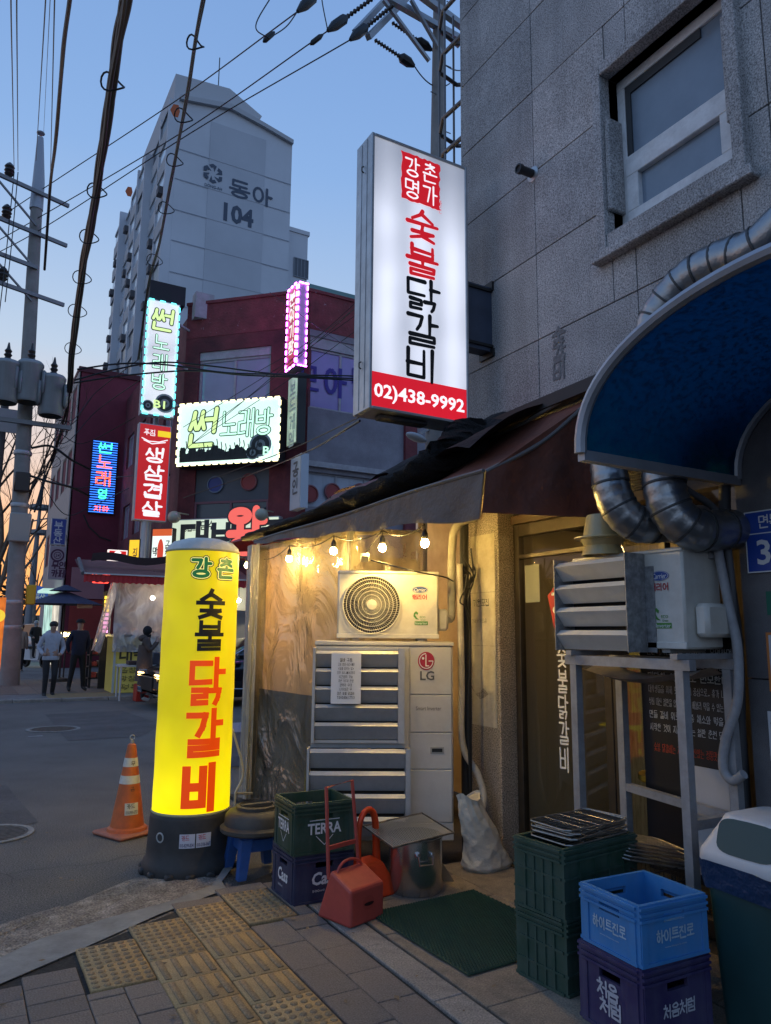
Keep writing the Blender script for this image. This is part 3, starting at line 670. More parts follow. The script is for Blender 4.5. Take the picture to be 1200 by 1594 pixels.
# second leaf, fixed glazing with mullions
fr = MB()
for (a, b) in ((3.24, 3.295), (2.86, 2.90), (2.32, 2.37)): fr.box(XG + .001, XG + .05, a, b, .0, 2.275, .003)
fr.box(XG + .001, XG + .05, 2.90, 3.24, .0, .09, .003); fr.box(XG + .001, XG + .05, 2.37, 2.86, .0, .09, .003)
fx_ = fr.build('shop_window', M_alu, bld, smooth=None)
for a, b in ((2.90, 3.24), (2.37, 2.86)):
    q = MB(); q.quad((XG + .024, b, .09), (XG + .024, a, .09), (XG + .024, a, 2.27), (XG + .024, b, 2.27)); q.build('pane', M_clear, fx_, smooth=None)
# shop interior seen dimly through the glass
lp_ = thing('ceiling_lamp', 'dim warm lamp hanging inside the shop behind the glass door', 'lamp', (XG + .42, 3.2, 2.2)); q = MB(); q.ball((XG + .42, 3.2, 2.15), .05, 10); q.build('bulb', lit('shop_lamp', (1.0, .62, .25), 48.0), lp_); q = MB(); q.tube([(XG + .42, 3.2, 2.2), (XG + .42, 3.2, 3.04)], .006, 6); q.lathe([(.16, .02), (.05, .10), (.02, .12)], 16, (XG + .42, 3.2, 2.15)); q.build('shade', mat('shade_brown', (.12, .07, .03), .6), lp_)
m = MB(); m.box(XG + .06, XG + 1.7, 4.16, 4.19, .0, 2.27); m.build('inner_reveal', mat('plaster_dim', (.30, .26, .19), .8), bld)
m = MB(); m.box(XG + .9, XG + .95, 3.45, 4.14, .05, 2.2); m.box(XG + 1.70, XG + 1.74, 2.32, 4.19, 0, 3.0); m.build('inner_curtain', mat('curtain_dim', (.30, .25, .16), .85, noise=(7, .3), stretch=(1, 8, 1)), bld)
t = thing('round_stool', 'yellow topped round stool inside the shop window', 'stool', (XG + .26, 3.12, 0))
m = MB(); m.lathe([(.17, .66), (.18, .67), (.18, .70), (1e-3, .705)], 24, (XG + .26, 3.12, 0)); m.build('seat', mat('yellow_vinyl', (.55, .36, .06), .4), t)
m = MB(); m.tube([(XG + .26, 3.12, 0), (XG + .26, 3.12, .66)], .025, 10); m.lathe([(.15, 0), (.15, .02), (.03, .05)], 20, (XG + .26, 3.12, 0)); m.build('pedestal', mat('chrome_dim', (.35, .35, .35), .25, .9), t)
m = MB(); m.lathe([(.10, .3), (.10, .32), (.09, .32)], 20, (XG + .26, 3.12, 0)); m.build('foot_ring', MATS['yellow_vinyl'], t)

# ================================================================ awning, tent, canopy, ducts
XA, YA0, YA1, ZA = 2.45, 3.22, 6.86, 2.38
M_tarp = mat('tarp_grey_brown', (.125, .085, .065), .6, noise=(5, .2), dirt=((.20, .165, .14), 3, .35), bump=(9, .02))
M_tarpR = mat('tarp_red_brown', (.20, .06, .035), .55, noise=(4, .2), dirt=((.10, .05, .04), 3, .5), bump=(6, .02))
M_net = mat('shade_net', (.012, .012, .013), .9, noise=(80, .5), bump=(90, .02))
aw = thing('tarp_awning', 'red brown tarpaulin awning sloping from granite wall over the air conditioners', 'awning', (XA, YA0, ZA))
def _roof(u, v):
    y = YA0 + (YA1 - YA0) * u; x = XA + (3.27 - XA) * v
    return (x, y, ZA + .0 + (2.93 - ZA) * v - .05 * sin(pi * v) * (1 + .3 * sin(u * 30)) - .02 * u)
m = MB(); m.grid(_roof, 40, 8); m.grid(lambda u, v: tuple(A(*_roof(u, v)) + A(0, 0, .006)), 40, 8); m.build('roof_sheet', M_tarpR, aw)
def _val(u, v):
    y = YA0 + (YA1 - YA0) * u; h = .235 * (1 - u) ** 1.2 + .035
    return (XA - .012 - .02 * v - .012 * sin(u * 46 + v * 2) * v - .02 * sin(u * 9), y, ZA + .008 - .02 * u - h * v - .012 * sin(u * 23) * v)
m = MB(); m.grid(_val, 90, 6); m.grid(lambda u, v: tuple(A(*_val(u, v)) + A(.005, 0, 0)), 90, 6); m.build('valance', M_tarp, aw)
def _cheek(u, v):
    top = A(XA, YA0, ZA) * (1 - u) + A(3.27, YA0 + .01, 2.93) * u; bot = A(XA - .03, YA0, 2.15) * (1 - u) + A(3.27, YA0 - .02, 2.19) * u
    p = top * (1 - v) + bot * v; p[1] += -.014 * sin(u * 13) * sin(pi * v) - .012 + .02 * sin(pi * u) * sin(pi * v); return tuple(p)
m = MB(); m.grid(_cheek, 24, 10); m.grid(lambda u, v: tuple(A(*_cheek(u, v)) + A(0, .006, 0)), 24, 10); m.build('end_cheek', M_tarpR, aw)
m = MB(); m.tube(curve([_roof(0, 0), _roof(0, .5), _roof(0, 1)]), .014, 8); m.tube([_val(u / 10, 0) for u in range(11)], .012, 6); m.build('hem_pipe', mat('hem_grey', (.16, .14, .13), .5), aw)
m = MB(); m.bar((3.25, 3.0, 3.02), (3.25, 4.5, 2.99), .06, .08); m.build('wall_batten', mat('batten', (.05, .045, .042), .7), aw)
# dusty folds of shade net gathered on the roof
netp = [onX(384, 838, 2.50), onX(430, 822, 2.50), onX(480, 806, 2.52), onX(540, 784, 2.55), onX(575, 775, 2.56), onX(640, 745, 2.62), onX(700, 706, 2.75), onX(728, 684, 2.95), onX(742, 668, 3.1)]
cv = curve(netp, 8); rr = random.Random(5)
m = MB(); n = 14; ring = []
for i, p in enumerate(cv):
    t = i / (len(cv) - 1); w = .045 + .10 * t + rr.uniform(-.012, .012) + (.03 if abs(i - 32) < 3 else 0)
    for k in range(n): a = 2 * pi * k / n; q = 1 + rr.uniform(-.10, .10); m.v.append(tuple(p + A(w * 1.5 * cos(a) * q, .02 * rr.uniform(-1, 1), w * .62 * sin(a) * q)))
m.f = [(i * n + k, i * n + (k + 1) % n, (i + 1) * n + (k + 1) % n, (i + 1) * n + k) for i in range(len(cv) - 1) for k in range(n)]; m.mi = [0] * len(m.f)
tag(m.build('shade_net', M_net, smooth=80), 'black shade net bundled along the awning roof edge', 'net')
m = MB(); rr = random.Random(8)
for k in range(26):
    c = onX(556 + rr.uniform(-14, 14), 776 + rr.uniform(-9, 9), 2.50); a = rr.uniform(0, 6.3); m.tube([c + A(-.02, -.03 * cos(a), -.02 * sin(a)), c + A(-.035, 0, .01), c + A(-.02, .03 * cos(a), .02 * sin(a))], .006, 5)
tag(m.build('rope_knot', M_net), 'knotted black rope tying down the shade net', 'rope')
m = MB(); m.grid(lambda u, v: (2.62 + .75 * u, 3.6 + 1.3 * v, 2.62 + .48 * u + .05 * sin(9 * v + 4 * u)), 10, 10); 
tag(m.build('black_tarp', mat('black_tarp', (.014, .014, .016), .95, bump=(8, .03))), 'black plastic sheet folded on the awning roof under the white sign', 'tarp')

# tent of clear vinyl beside the awning
M_vinyl = sheet_plastic('clear_vinyl', (.66, .60, .46), .74, 2.4, .10, .45)
M_vinyl2 = sheet_plastic('clear_vinyl_end', (.75, .66, .48), .62, 2.6, .05, .5)
M_steel = mat('galvanised', (.42, .42, .42), .35, .85, noise=(14, .15))
tent = thing('vinyl_tent', 'clear vinyl tent with steel posts behind the air conditioners', 'tent', (XA, 5.9, 0))
TC = A(2.64, 5.26)      # near corner of the tent
for (x, y) in ((XA + .03, 6.86), (TC[0] + .03, TC[1] + .02), (3.36, 5.28), (4.3, 6.86), (4.3, 5.28)):
    m = MB(); m.box(x - .022, x + .022, y - .022, y + .022, -.02, 2.36 if x < 3 else 2.75); m.build('post', M_steel, tent)
m = MB(); m.bar((TC[0] + .03, 5.3, 2.30), (XA + .03, 6.84, 2.30), .04); m.bar((TC[0] + .06, 5.28, 2.30), (3.34, 5.28, 2.34), .04); m.build('rail', M_steel, tent)
def wall_fn(p0, p1, z0, z1, amp, sd, nx=(0, 0, 0)):
    p0 = A(*p0); p1 = A(*p1); n = A(p1[1] - p0[1], -(p1[0] - p0[0]), 0); n /= np.linalg.norm(n)
    def f(u, v):
        q = p0 + (p1 - p0) * u; d = amp * (sin(u * 17 + v * 3 + sd) * .5 + sin(u * 31 - v * 5 + sd) * .25 + sin(v * 11 + u * 6) * .4 + sin((u - v) * 23 + sd) * .3)
        return (q[0] + n[0] * d, q[1] + n[1] * d, z0 + (z1 - z0) * v)
    return f
m = MB(); m.grid(wall_fn((XA, 6.88), (TC[0], TC[1]), .0, 2.32, .022, .4), 70, 60); m.build('side_sheet', M_vinyl, tent, smooth=80)
m = MB(); m.grid(wall_fn((TC[0] + .02, 5.24), (3.34, 5.24), .0, 2.34, .016, 2.0), 24, 30); m.build('end_sheet', M_vinyl2, tent, smooth=80)
m = MB(); m.grid(wall_fn((XA + .06, 6.83), (TC[0] + .05, TC[1] + .04), .0, .98, .010, 1.4), 40, 16); m.build('lower_cloth', mat('black_cloth', (.022, .022, .02), .75, noise=(9, .3), bump=(10, .02)), tent, smooth=80)
m = MB(); m.grid(wall_fn((XA + .10, 6.83), (TC[0] + .09, TC[1] + .04), .96, 2.3, .006, 3.0), 20, 10); mp_ = mat('cream_panel', (.72, .62, .40), .7, noise=(2, .12), dirt=((.46, .35, .2), 1.5, .4)); nt = mp_.node_tree; tl_ = nt.nodes.new('ShaderNodeBsdfTranslucent'); tl_.inputs[0].default_value = (.75, .55, .28, 1); ms_ = nt.nodes.new('ShaderNodeMixShader'); ms_.inputs[0].default_value = .4
nt.links.new(nt.nodes['Principled BSDF'].outputs[0], ms_.inputs[1]); nt.links.new(tl_.outputs[0], ms_.inputs[2]); nt.links.new(ms_.outputs[0], nt.nodes['Material Output'].inputs[0]); m.build('inner_panel', mp_, tent, smooth=80)
m = MB(); m.box(4.31, 4.33, 5.3, 6.9, 0, 2.75); m.build('back_board', mat('beige_board', (.42, .36, .26), .8, noise=(3, .15), dirt=((.2, .15, .1), 2, .4)), tent)
m = MB(); m.box(2.5, 4.3, 6.89, 6.91, 0, 2.3); m.build('far_sheet', mat('milky_sheet', (.42, .38, .30), .6, noise=(3, .2), bump=(7, .03)), tent)
m = MB(); m.grid(lambda u, v: (3.28 + 1.04 * u, 5.25 + 1.65 * v, 2.93 - .2 * u + .02 * sin(9 * v)), 6, 8); m.build('roof_sheet', M_tarp, tent)
def _roll(u, v):
    a = 2 * pi * u; r = .055 + .012 * sin(a * 5 + v * 2) + .008 * sin(a * 9); return (XA - .045 + r * cos(a) * .8, 6.80 + r * 1.5 * sin(a), .02 + 2.30 * v)
m = MB(); m.grid(_roll, 40, 24, True); m.build('rolled_sheet', mat('rolled_vinyl', (.52, .51, .46), .22, .55, spec=.8, noise=(6, .25), stretch=(9, 9, .4), bump=(14, .03)), tent, smooth=80)
m = MB()
for (x, y, z, r) in ((2.9, 5.75, 1.02, .28), (3.4, 6.2, 1.0, .28)): m.lathe([(r, .72), (r, .75), (1e-3, .755)], 24, (x, y, 0)); m.tube([(x, y, 0), (x, y, .73)], .03, 8)
tag(m.build('drum_table', mat('drum_steel', (.35, .33, .3), .35, .7)), 'round tables standing inside the vinyl tent', 'table', kind='stuff')

# string lights
M_cord = mat('black_cord', (.012, .012, .012), .5)
M_bulb = lit('bulb_glow', (1.0, .66, .18), 640.0, (1, .9, .7))
bulbs = [(385, 880, 7.0), (450, 870, 2.46), (519, 858, 2.47), (595, 853, 2.47), (661, 846, 2.47)]
sl = thing('string_lights', 'string of five lit round bulbs hanging under the awning edge', 'string lights', (2.42, 5.0, 2.2))
hang = []
for px, py, xx in bulbs:
    c = onY(px, py, 7.6) if xx == 7.0 else onX(px, py, xx)
    r = .030 if xx == 7.0 else .026
    m = MB(); m.ball(c, r, 12, (1, 1, 1)); m.lathe([(r * .72, r * .55), (r * .6, r * 1.1), (r * .55, r * 1.3)], 14, tuple(c)); b = m.build('bulb', M_bulb, sl)
    m = MB(); m.lathe([(r * .62, r * 1.0), (r * .75, r * 1.2), (r * .75, r * 2.4), (r * .5, r * 3.0), (r * .25, r * 3.4)], 12, tuple(c)); m.tube([c + A(0, 0, r * 3.3), c + A(0, 0, r * 4.6)], .004, 6); m.build('socket', M_cord, sl)
    hang.append(c + A(0, 0, r * 4.6))
for a, b in zip(hang[:-1], hang[1:]):
    m = MB(); m.tube(sag(a, b, .05 if np.linalg.norm(a - b) < 1.2 else .10, 12), .0045, 6); m.build('cord', M_cord, sl)
m = MB(); m.tube(curve([hang[3], onX(566, 865, 2.42) + A(0, 0, .0), onX(572, 868, 2.4)], 6), .004, 6); m.tube(curve([onX(578, 872, 2.4), onX(640, 888, 2.45), onY(690, 898, 4.28), onY(706, 905, 4.27)], 8), .0055, 6)
m.build('cord', M_cord, sl)
c = onX(568, 868, 2.4); m = MB(); st = m.mark(); m.box(-.028, .028, -.055, .055, -.014, .014, .004); m.xf(st, Matrix.Translation(Vector(c)) @ Matrix.Rotation(rad(-25), 4, 'Z') @ Matrix.Rotation(rad(-16), 4, 'X'))
m.build('power_adapter', mat('cream_plastic', (.62, .56, .44), .45), sl)
# one more lit bulb inside the tent
m = MB(); c = onX(511, 912, 3.2); m.ball(c, .04, 12); tb = thing('tent_lamp', 'lit lamp glowing inside the vinyl tent', 'lamp', tuple(c)); m.build('bulb', lit('tent_glow', (1.0, .58, .20), 650.0), tb)
m = MB(); m.tube([c + A(0, 0, .04), (c[0], c[1], 2.88)], .006, 6); m.lathe([(.02, .03), (.03, .06), (.02, .1)], 10, tuple(c)); m.build('pendant_cord', M_cord, tb)

# ---------------------------------------------------------------- outdoor units
M_acW = mat('ac_white', (.68, .66, .60), .4, noise=(3, .05), dirt=((.38, .34, .27), 3.5, .35), bump=(60, .0006))
M_lgW = mat('lg_grey', (.58, .56, .52), .45, noise=(3, .05), dirt=((.30, .27, .22), 3.0, .3))
M_louv = mat('louvre_metal', (.52, .52, .51), .42, .35, noise=(5, .08), dirt=((.22, .21, .2), 5, .35))
M_dark = mat('fan_dark', (.012, .012, .012), .6)
M_blue = mat('logo_blue', (.02, .07, .28), .35); M_red = mat('logo_red', (.42, .015, .03), .4); M_wht = mat('logo_white', (.75, .75, .75), .5); M_grey = mat('logo_grey', (.10, .10, .10), .5); M_green = mat('logo_green', (.08, .26, .05), .5)
def unit_logo(t, mf, T, x, w=.20):
    """blue oval CARRIER badge, Korean name and ECO Green Inverter mark, on plane mf"""
    def B(mb, name, mt, par): mb.xf(0, T); return mb.build(name, mt, par, smooth=None)
    q = MB(); disc2d(q, mf, x, .345, .062, .026, .001); badge = B(q, 'badge', M_blue, t)
    q = MB(); typed(q, 'Carrier', lambda a, b, c: mf(a + (b - .345) * .25, b, c), x - .045, .330, .09, .028, .004, .002); disc2d(q, mf, x, .345, .058, .0235, .0018, 28, .95); B(q, 'lettering', M_wht, badge)
    q = MB(); hangul(q, '캐리어', mf, x - .062, .270, .036, .036, .15, .12, lift=.001); B(q, 'lettering', M_red, t)
    q = MB(); poly2d(q, mf, [(x - .05, .14), (x - .046, .165), (x - .03, .18), (x - .012, .165), (x - .02, .15), (x - .03, .162), (x - .038, .15), (x - .02, .125), (x - .005, .115), (x - .03, .118)], .001)
    typed(q, 'ECO', mf, x, .126, .042, .016, .01, .001); typed(q, 'Green', mf, x + .005, .108, .038, .012, .008, .001)
    rect2d(q, mf, x - .04, x + .062, .074, .102, .0006); B(q, 'eco_mark', M_green, t)
    q = MB(); typed(q, 'Inverter', mf, x - .035, .078, .092, .02, .004, .0014); B(q, 'lettering', M_wht, t)
def carrier(label, T, base, grille=True):
    W, D, Hh = .78, .29, .53
    t = thing('air_conditioner', label, 'air conditioner', base, 'outdoor air conditioner units')
    def B(mb, name, mt, par=t, sm=40): mb.xf(0, T); return mb.build(name, mt, par, smooth=sm)
    q = MB(); q.box(0, W, 0, D, .02, Hh, .012); B(q, 'body', M_acW)
    q = MB(); q.box(-.004, W + .004, -.008, D + .004, Hh - .018, Hh + .006, .008); q.box(-.003, W + .003, -.006, .012, .02, .055, .004); B(q, 'trim', M_acW)
    q = MB(); q.box(W + .001, W + .085, .06, D - .02, .08, .25, .02); B(q, 'valve_cover', M_acW)
    for x in (.12, .62): q = MB(); q.box(x, x + .05, .01, D - .01, .0, .02); B(q, 'foot', mat('foot_rubber', (.3, .29, .27), .7))
    cx, cz, R = .262, .275, .222
    if grille:
        q = MB(); st = q.mark(); q.lathe([(R, -.0), (R * .985, .004), (.001, .004)], 40); q.xf(st, Matrix.Translation((cx, -.001, cz)) @ Matrix.Rotation(pi / 2, 4, 'X')); B(q, 'fan_recess', M_dark)
        q = MB()
        for k in range(5):
            a0 = 2 * pi * k / 5; pts = [(cx + r * cos(a0 + s), -.009, cz + r * sin(a0 + s)) for r, s in ((.03, 0), (.10, -.25), (.18, -.1), (.185, .35), (.12, .35), (.04, .45))]
            q.add(pts, [tuple(range(6))])
        B(q, 'fan_blade', mat('fan_blade', (.06, .058, .05), .4))
        q = MB()
        for i, r in enumerate((.075, .105, .135, .165, .195, .22)): q.tube([(cx + r * cos(2 * pi * k / 40), -.022, cz + r * sin(2 * pi * k / 40)) for k in range(40)], .0024 if i < 5 else .005, 5, closed=True)
        for k in range(72):
            a = 2 * pi * k / 72; q.tube([(cx + r * cos(a + s), -.019, cz + r * sin(a + s)) for r, s in ((.04, .0), (.12, .09), (.22, .3))], .0011, 3, caps=False)
        B(q, 'fan_grille', mat('grille_cream', (.62, .6, .53), .4))
        q = MB(); st = q.mark(); q.lathe([(.04, 0), (.038, .012), (.001, .016)], 24); q.xf(st, Matrix.Translation((cx, -.014, cz)) @ Matrix.Rotation(pi / 2, 4, 'X')); B(q, 'fan_hub', M_acW)
    unit_logo(t, frame2d((0, -.002, .05), (1, 0, 0), (0, 0, 1)), T, .635)
    return t, B
P1 = A(2.30, 4.735, 1.447); T1 = Matrix.Translation(Vector(P1)) @ Matrix.Rotation(rad(-27), 4, 'Z') @ Matrix.Scale(.91, 4)
carrier('white outdoor air conditioner with round fan on top of the grey louvred unit', T1, tuple(P1))
# tall unit with two louvred wind guards
lg = thing('air_conditioner', 'tall grey outdoor air conditioner with two silver louvre guards', 'air conditioner', (2.51, 4.3, 0), 'outdoor air conditioner units')
X0, X1, Y0, Y1, Z0, Z1 = 2.0, 3.02, 4.30, 4.66, .14, 1.445
m = MB(); m.box(X0, X1, Y0 + .012, Y1, Z0, Z1 - .03, .008); m.build('body', M_lgW, lg)
m = MB(); m.box(X0 - .006, X1 + .006, Y0 - .004, Y1 + .004, Z1 - .03, Z1, .006); m.build('top_cover', M_lgW, lg)
for k, (za, zb) in enumerate(((1.09, 1.41), (.84, 1.085), (.60, .835), (.26, .595))): 
    q = MB(); q.box(2.70, X1 - .012, Y0, Y0 + .0118, za, zb, .004); q.build('front_panel', M_lgW, lg, smooth=None)
m = MB(); m.box(2.0, 2.695, Y0, Y0 + .0118, .26, 1.41, .004); m.build('fan_panel', M_lgW, lg, smooth=None)
m = MB(); m.box(2.002, X1 - .002, Y0 + .004, Y0 + .0119, .145, .255, .004); m.build('base_panel', M_lgW, lg, smooth=None)
for x in (2.08, 2.85): m = MB(); m.box(x, x + .07, Y0, Y1, -.012, .14); m.build('foot', mat('foot_steel', (.25, .24, .23), .6, .3), lg)
m = MB(); m.box(2.005, 2.62, Y0 - .012, Y0 - .001, .80, 1.385); m.build('guard_mesh', M_dark, lg)
g = MB()
for (a, b, c, d) in ((1.99, 2.01, .78, 1.40), (2.61, 2.655, .78, 1.40)): g.box(a, b, Y0 - .10, Y0 - .002, c, d)
g.box(2.0115, 2.609, Y0 - .05, Y0 - .013, 1.385, 1.40); g.box(2.0115, 2.609, Y0 - .06, Y0 - .013, .775, .795); guard = g.build('louvre_guard', M_louv, lg, smooth=None)
def slat(x0, x1, z, h, out, par):
    q = MB(); prof = [(Y0 - out, z), (Y0 - out - .004, z + .022), (Y0 - out + .012, z + .030), (Y0 - .03, z + h), (Y0 - .026, z + h - .004), (Y0 - out + .014, z + .024), (Y0 - out + .004, z)]
    q.prism([(x0, a, b) for a, b in prof], (x1 - x0, 0, 0)); q.build('slat', M_louv, par, smooth=None)
def slat2(x0, x1, z, h, par):
    """down-turned blade: bright lip on top, face falling back below it"""
    q = MB(); q.prism([(x0, a, b) for a, b in ((Y0 - .052, z), (Y0 - .100, z + h * .82), (Y0 - .080, z + h), (Y0 - .074, z + h - .004), (Y0 - .090, z + h * .82), (Y0 - .046, z + .003))], (x1 - x0, 0, 0)); q.build('slat', M_louv, par, smooth=None)
for k in range(5): slat2(2.012, 2.608, .80 + k * .118, .110, guard)
g = MB()
for (a, b, c, d) in ((1.965, 1.982, .17, .745), (2.665, 2.70, .17, .745)): g.box(a, b, Y0 - .11, Y0 - .002, c, d)
g.box(1.983, 2.664, Y0 - .02, Y0 - .013, .74, .765); guard2 = g.build('louvre_guard', M_louv, lg, smooth=None)
m = MB(); m.box(1.985, 2.66, Y0 - .012, Y0 - .001, .18, .74); m.build('guard_mesh', M_dark, lg)
for k in range(4): slat2(1.984, 2.663, .185 + k * .143, .128, guard2)
mf = frame2d((0, Y0 - .001, 0), (1, 0, 0), (0, 0, 1))
q = MB(); disc2d(q, mf, 2.82, 1.315, .062, lift=.002, n=36); em = q.build('emblem', mat('emblem_red', (.36, .02, .045), .4), lg, smooth=None)
q = MB(); strokes_to(q, [[(2.818, 1.355), (2.818, 1.282), (2.838, 1.282)]], .007, mf, .003, True); arc = [(2.82 + .05 * cos(a), 1.315 + .05 * sin(a)) for a in np.linspace(rad(95), rad(360), 22)]
strokes_to(q, [arc, [(2.87, 1.315), (2.840, 1.315)]], .006, mf, .004); disc2d(q, mf, 2.797, 1.333, .009, lift=.003, n=12); q.build('emblem_lines', M_wht, em, smooth=None)
q = MB(); typed(q, 'LG', mf, 2.775, 1.185, .105, .062, .02, .002); q.build('lettering', M_grey, lg, smooth=None)
q = MB(); typed(q, 'Smart Inverter', mf, 2.745, .985, .185, .026, .0, .002); q.build('lettering', M_grey, lg, smooth=None)
q = MB(); q.box(2.85, 2.95, Y0 - .003, Y0 - .0002, .70, .745, .001); hd = q.build('handle', mat('handle_grey', (.33, .32, .29), .5), lg, smooth=None)
q = MB(); q.box(2.862, 2.938, Y0 - .0045, Y0 - .0032, .712, .735); q.build('handle_slot', M_dark, hd, smooth=None)
# printed job notice taped to the louvre
q = MB(); st = q.mark(); q.grid(lambda u, v: (2.125 + .215 * u, Y0 - .112 - .006 * sin(pi * u), 1.035 + .33 * v), 6, 2); q.grid(lambda u, v: (2.125 + .215 * u, Y0 - .111 - .006 * sin(pi * u), 1.035 + .33 * v), 6, 2)
XLG = Matrix.Translation((2.571, 4.543, 0)) @ Matrix.Rotation(rad(-28), 4, 'Z') @ Matrix.Diagonal((.93, 1, 1, 1)) @ Matrix.Translation((-2.51, -4.3, 0))
pp = q.build('paper_notice', mat('white_paper', (.78, .78, .78), .8), None); tag(pp, 'white printed help-wanted sheet taped to the louvres', 'notice')
q = MB(); mf2 = frame2d((2.125, Y0 - .1205, 1.035), (1, 0, 0), (0, 0, 1))
for i, (s_, bw) in enumerate((('알바 구함', .09), ('고용 형태 (남) 1명', .12), ('(숯불 피우는 일)', .11), ('오후 5시~10시까지', .13), ('시간협의 가능', .10), ('주변 거주자 환영', .11), ('경력자 우대', .09), ('나이상관 무', .09), ('강촌 숯불 닭갈비', .125), ('T.010.8361.7713', .125))):
    typed(q, s_, mf2, .1075 - bw / 2, .275 - i * .027, bw, .019 if i else .024, .006 if i in (0, 8, 9) else 0, .0005)
q.build('lettering', mat('print_black', (.03, .03, .03), .8), pp, smooth=None)
# the tall unit and its notice stand turned towards the street corner
lg.location = (2.571, 4.543, 0); lg.rotation_euler = (0, 0, rad(-28)); lg.scale = (.93, 1, 1)
pp.location = XLG @ pp.location; pp.rotation_euler = (0, 0, rad(-28)); pp.scale = (.93, 1, 1)
# refrigerant lines and conduit at the corner
M_ins = mat('pipe_wrap', (.52, .48, .40), .6, noise=(9, .12), dirt=((.3, .26, .2), 6, .4), bump=(40, .006))
def pipe(name, label, pts, r, mt, cat='pipe', n=10, grp=None):
    m = MB(); m.tube(curve(pts, 8), r, n); return tag(m.build(name, mt), label, cat, grp)
pipe('insulated_pipe', 'cream wrapped pipe curving down beside the tall grey air conditioner', [(3.12, 4.42, 2.0), (3.13, 4.42, 1.2), (3.12, 4.40, .75), (3.19, 4.32, .55), (3.20, 4.27, .38), (3.12, 4.28, .22)], .024, M_ins)
pipe('insulated_pipe', 'grey wrapped pipe rising from the upper air conditioner to the awning', [(3.04, 4.45, 1.60), (3.08, 4.47, 1.66), (3.09, 4.47, 2.1), (3.12, 4.45, 2.28), (3.26, 4.40, 2.36)], .030, mat('pipe_wrap_grey', (.36, .34, .28), .6, noise=(9, .2)))
for k in range(6):
    rr = random.Random(k)
    pipe('cable', 'thin cable looped at the corner beside the upper air conditioner', [(3.03 + .1 * rr.random(), 4.27, 2.1 - .05 * k), (3.06 + .08 * rr.random(), 4.26, 1.9), (2.99 + .1 * rr.random(), 4.24, 1.72 + .1 * rr.random()), (3.10, 4.27, 1.5 + .05 * k), (3.09 + .03 * k / 6, 4.29, .9), (3.12, 4.3, .2 + .05 * k)], .006, M_cord, 'cable', 6, 'cables at the corner')
pipe('black_pipe', 'black downpipe between the vinyl tent and the granite pillar', [(3.22, 4.50, 2.5), (3.22, 4.50, 1.2), (3.22, 4.50, 0)], .035, mat('black_pipe', (.02, .02, .02), .5))

# right unit, turned to the street, with louvre guard, on a steel stand
P3 = A(2.95, 3.09, 1.42); T3 = Matrix.Translation(Vector(P3)) @ Matrix.Rotation(-pi / 2, 4, 'Z') @ Matrix.Scale(.93, 4)
t3, B3 = carrier('grey air conditioner with four white louvres standing on a steel frame', T3, tuple(P3), False)
g = MB()
for x in (-.005, .535): g.box(x, x + .006, -.15, .0, .0, .52)
g.box(.542, .60, -.006, -.002, .0, .45); g.box(.0015, .5345, -.02, -.004, .51, .516); gd = B3(g, 'louvre_guard', mat('guard_grey', (.33, .33, .33), .45, .4, noise=(25, .3), dirt=((.1, .1, .1), 30, .4)), t3, None)
for k in range(4):
    q = MB(); z = .005 + k * .130; q.prism([(.002, a, b) for a, b in ((-.085, z + .0), (-.148, z + .082), (-.112, z + .108), (-.106, z + .104), (-.138, z + .082), (-.079, z + .003))], (.532, 0, 0)); B3(q, 'slat', mat('slat_white', (.62, .60, .55), .4, noise=(4, .06), dirt=((.35, .32, .27), 5, .25)), gd, None)
q = MB(); q.box(.0, .53, -.003, -.001, .03, .44); B3(q, 'fan_recess', M_dark, t3, None)
stand = thing('steel_stand', 'grey square-tube steel stand carrying the right air conditioner', 'stand', (2.95, 2.6, 0))
M_tube = mat('grey_tube', (.34, .345, .36), .5, .3, noise=(10, .1), dirt=((.18, .16, .14), 8, .4))
xa, xb = 2.87, 3.20; ya, yb = float(onX(900, 1150, xa)[1]), float(onX(1067, 1150, xa)[1])
for (x, y) in ((xa, ya), (xa, yb), (xb, ya), (xb, yb)): m = MB(); m.box(x - .022, x + .022, y - .022, y + .022, -.012, 1.345); m.build('leg', M_tube, stand)
for k, (x0, x1, y0, y1, z) in enumerate(((xa - .022, xa + .022, yb - .06, ya + .06, 1.37), (xb - .022, xb + .022, yb - .06, ya + .06, 1.37))): m = MB(); m.box(x0, x1, y0, y1, z - .024, z + .024); m.build('beam', M_tube, stand)
for y in (ya, yb): m = MB(); m.box(xa - .05, xb + .05, y - .02, y + .02, 1.395, 1.42); m.build('cross_bar', M_tube, stand)
m = MB(); m.bar((xb, ya - .022, .70), (xb, yb + .022, .67), .04); m.build('rail', M_tube, stand); m = MB(); m.bar((xa + .022, yb, .68), (xb - .022, yb, .68), .04); m.build('rail', M_tube, stand)
m = MB(); m.grid(lambda u, v: (xa + .05 + .3 * v, yb + .05 + .68 * u, 1.335 - .05 * sin(pi * u) - .02 * sin(7 * v)), 12, 4); tag(m.build('hanging_sheet', mat('dirty_sheet', (.32, .28, .25), .8, noise=(6, .3)), None), 'limp dusty sheet hung under the right air conditioner', 'sheet')
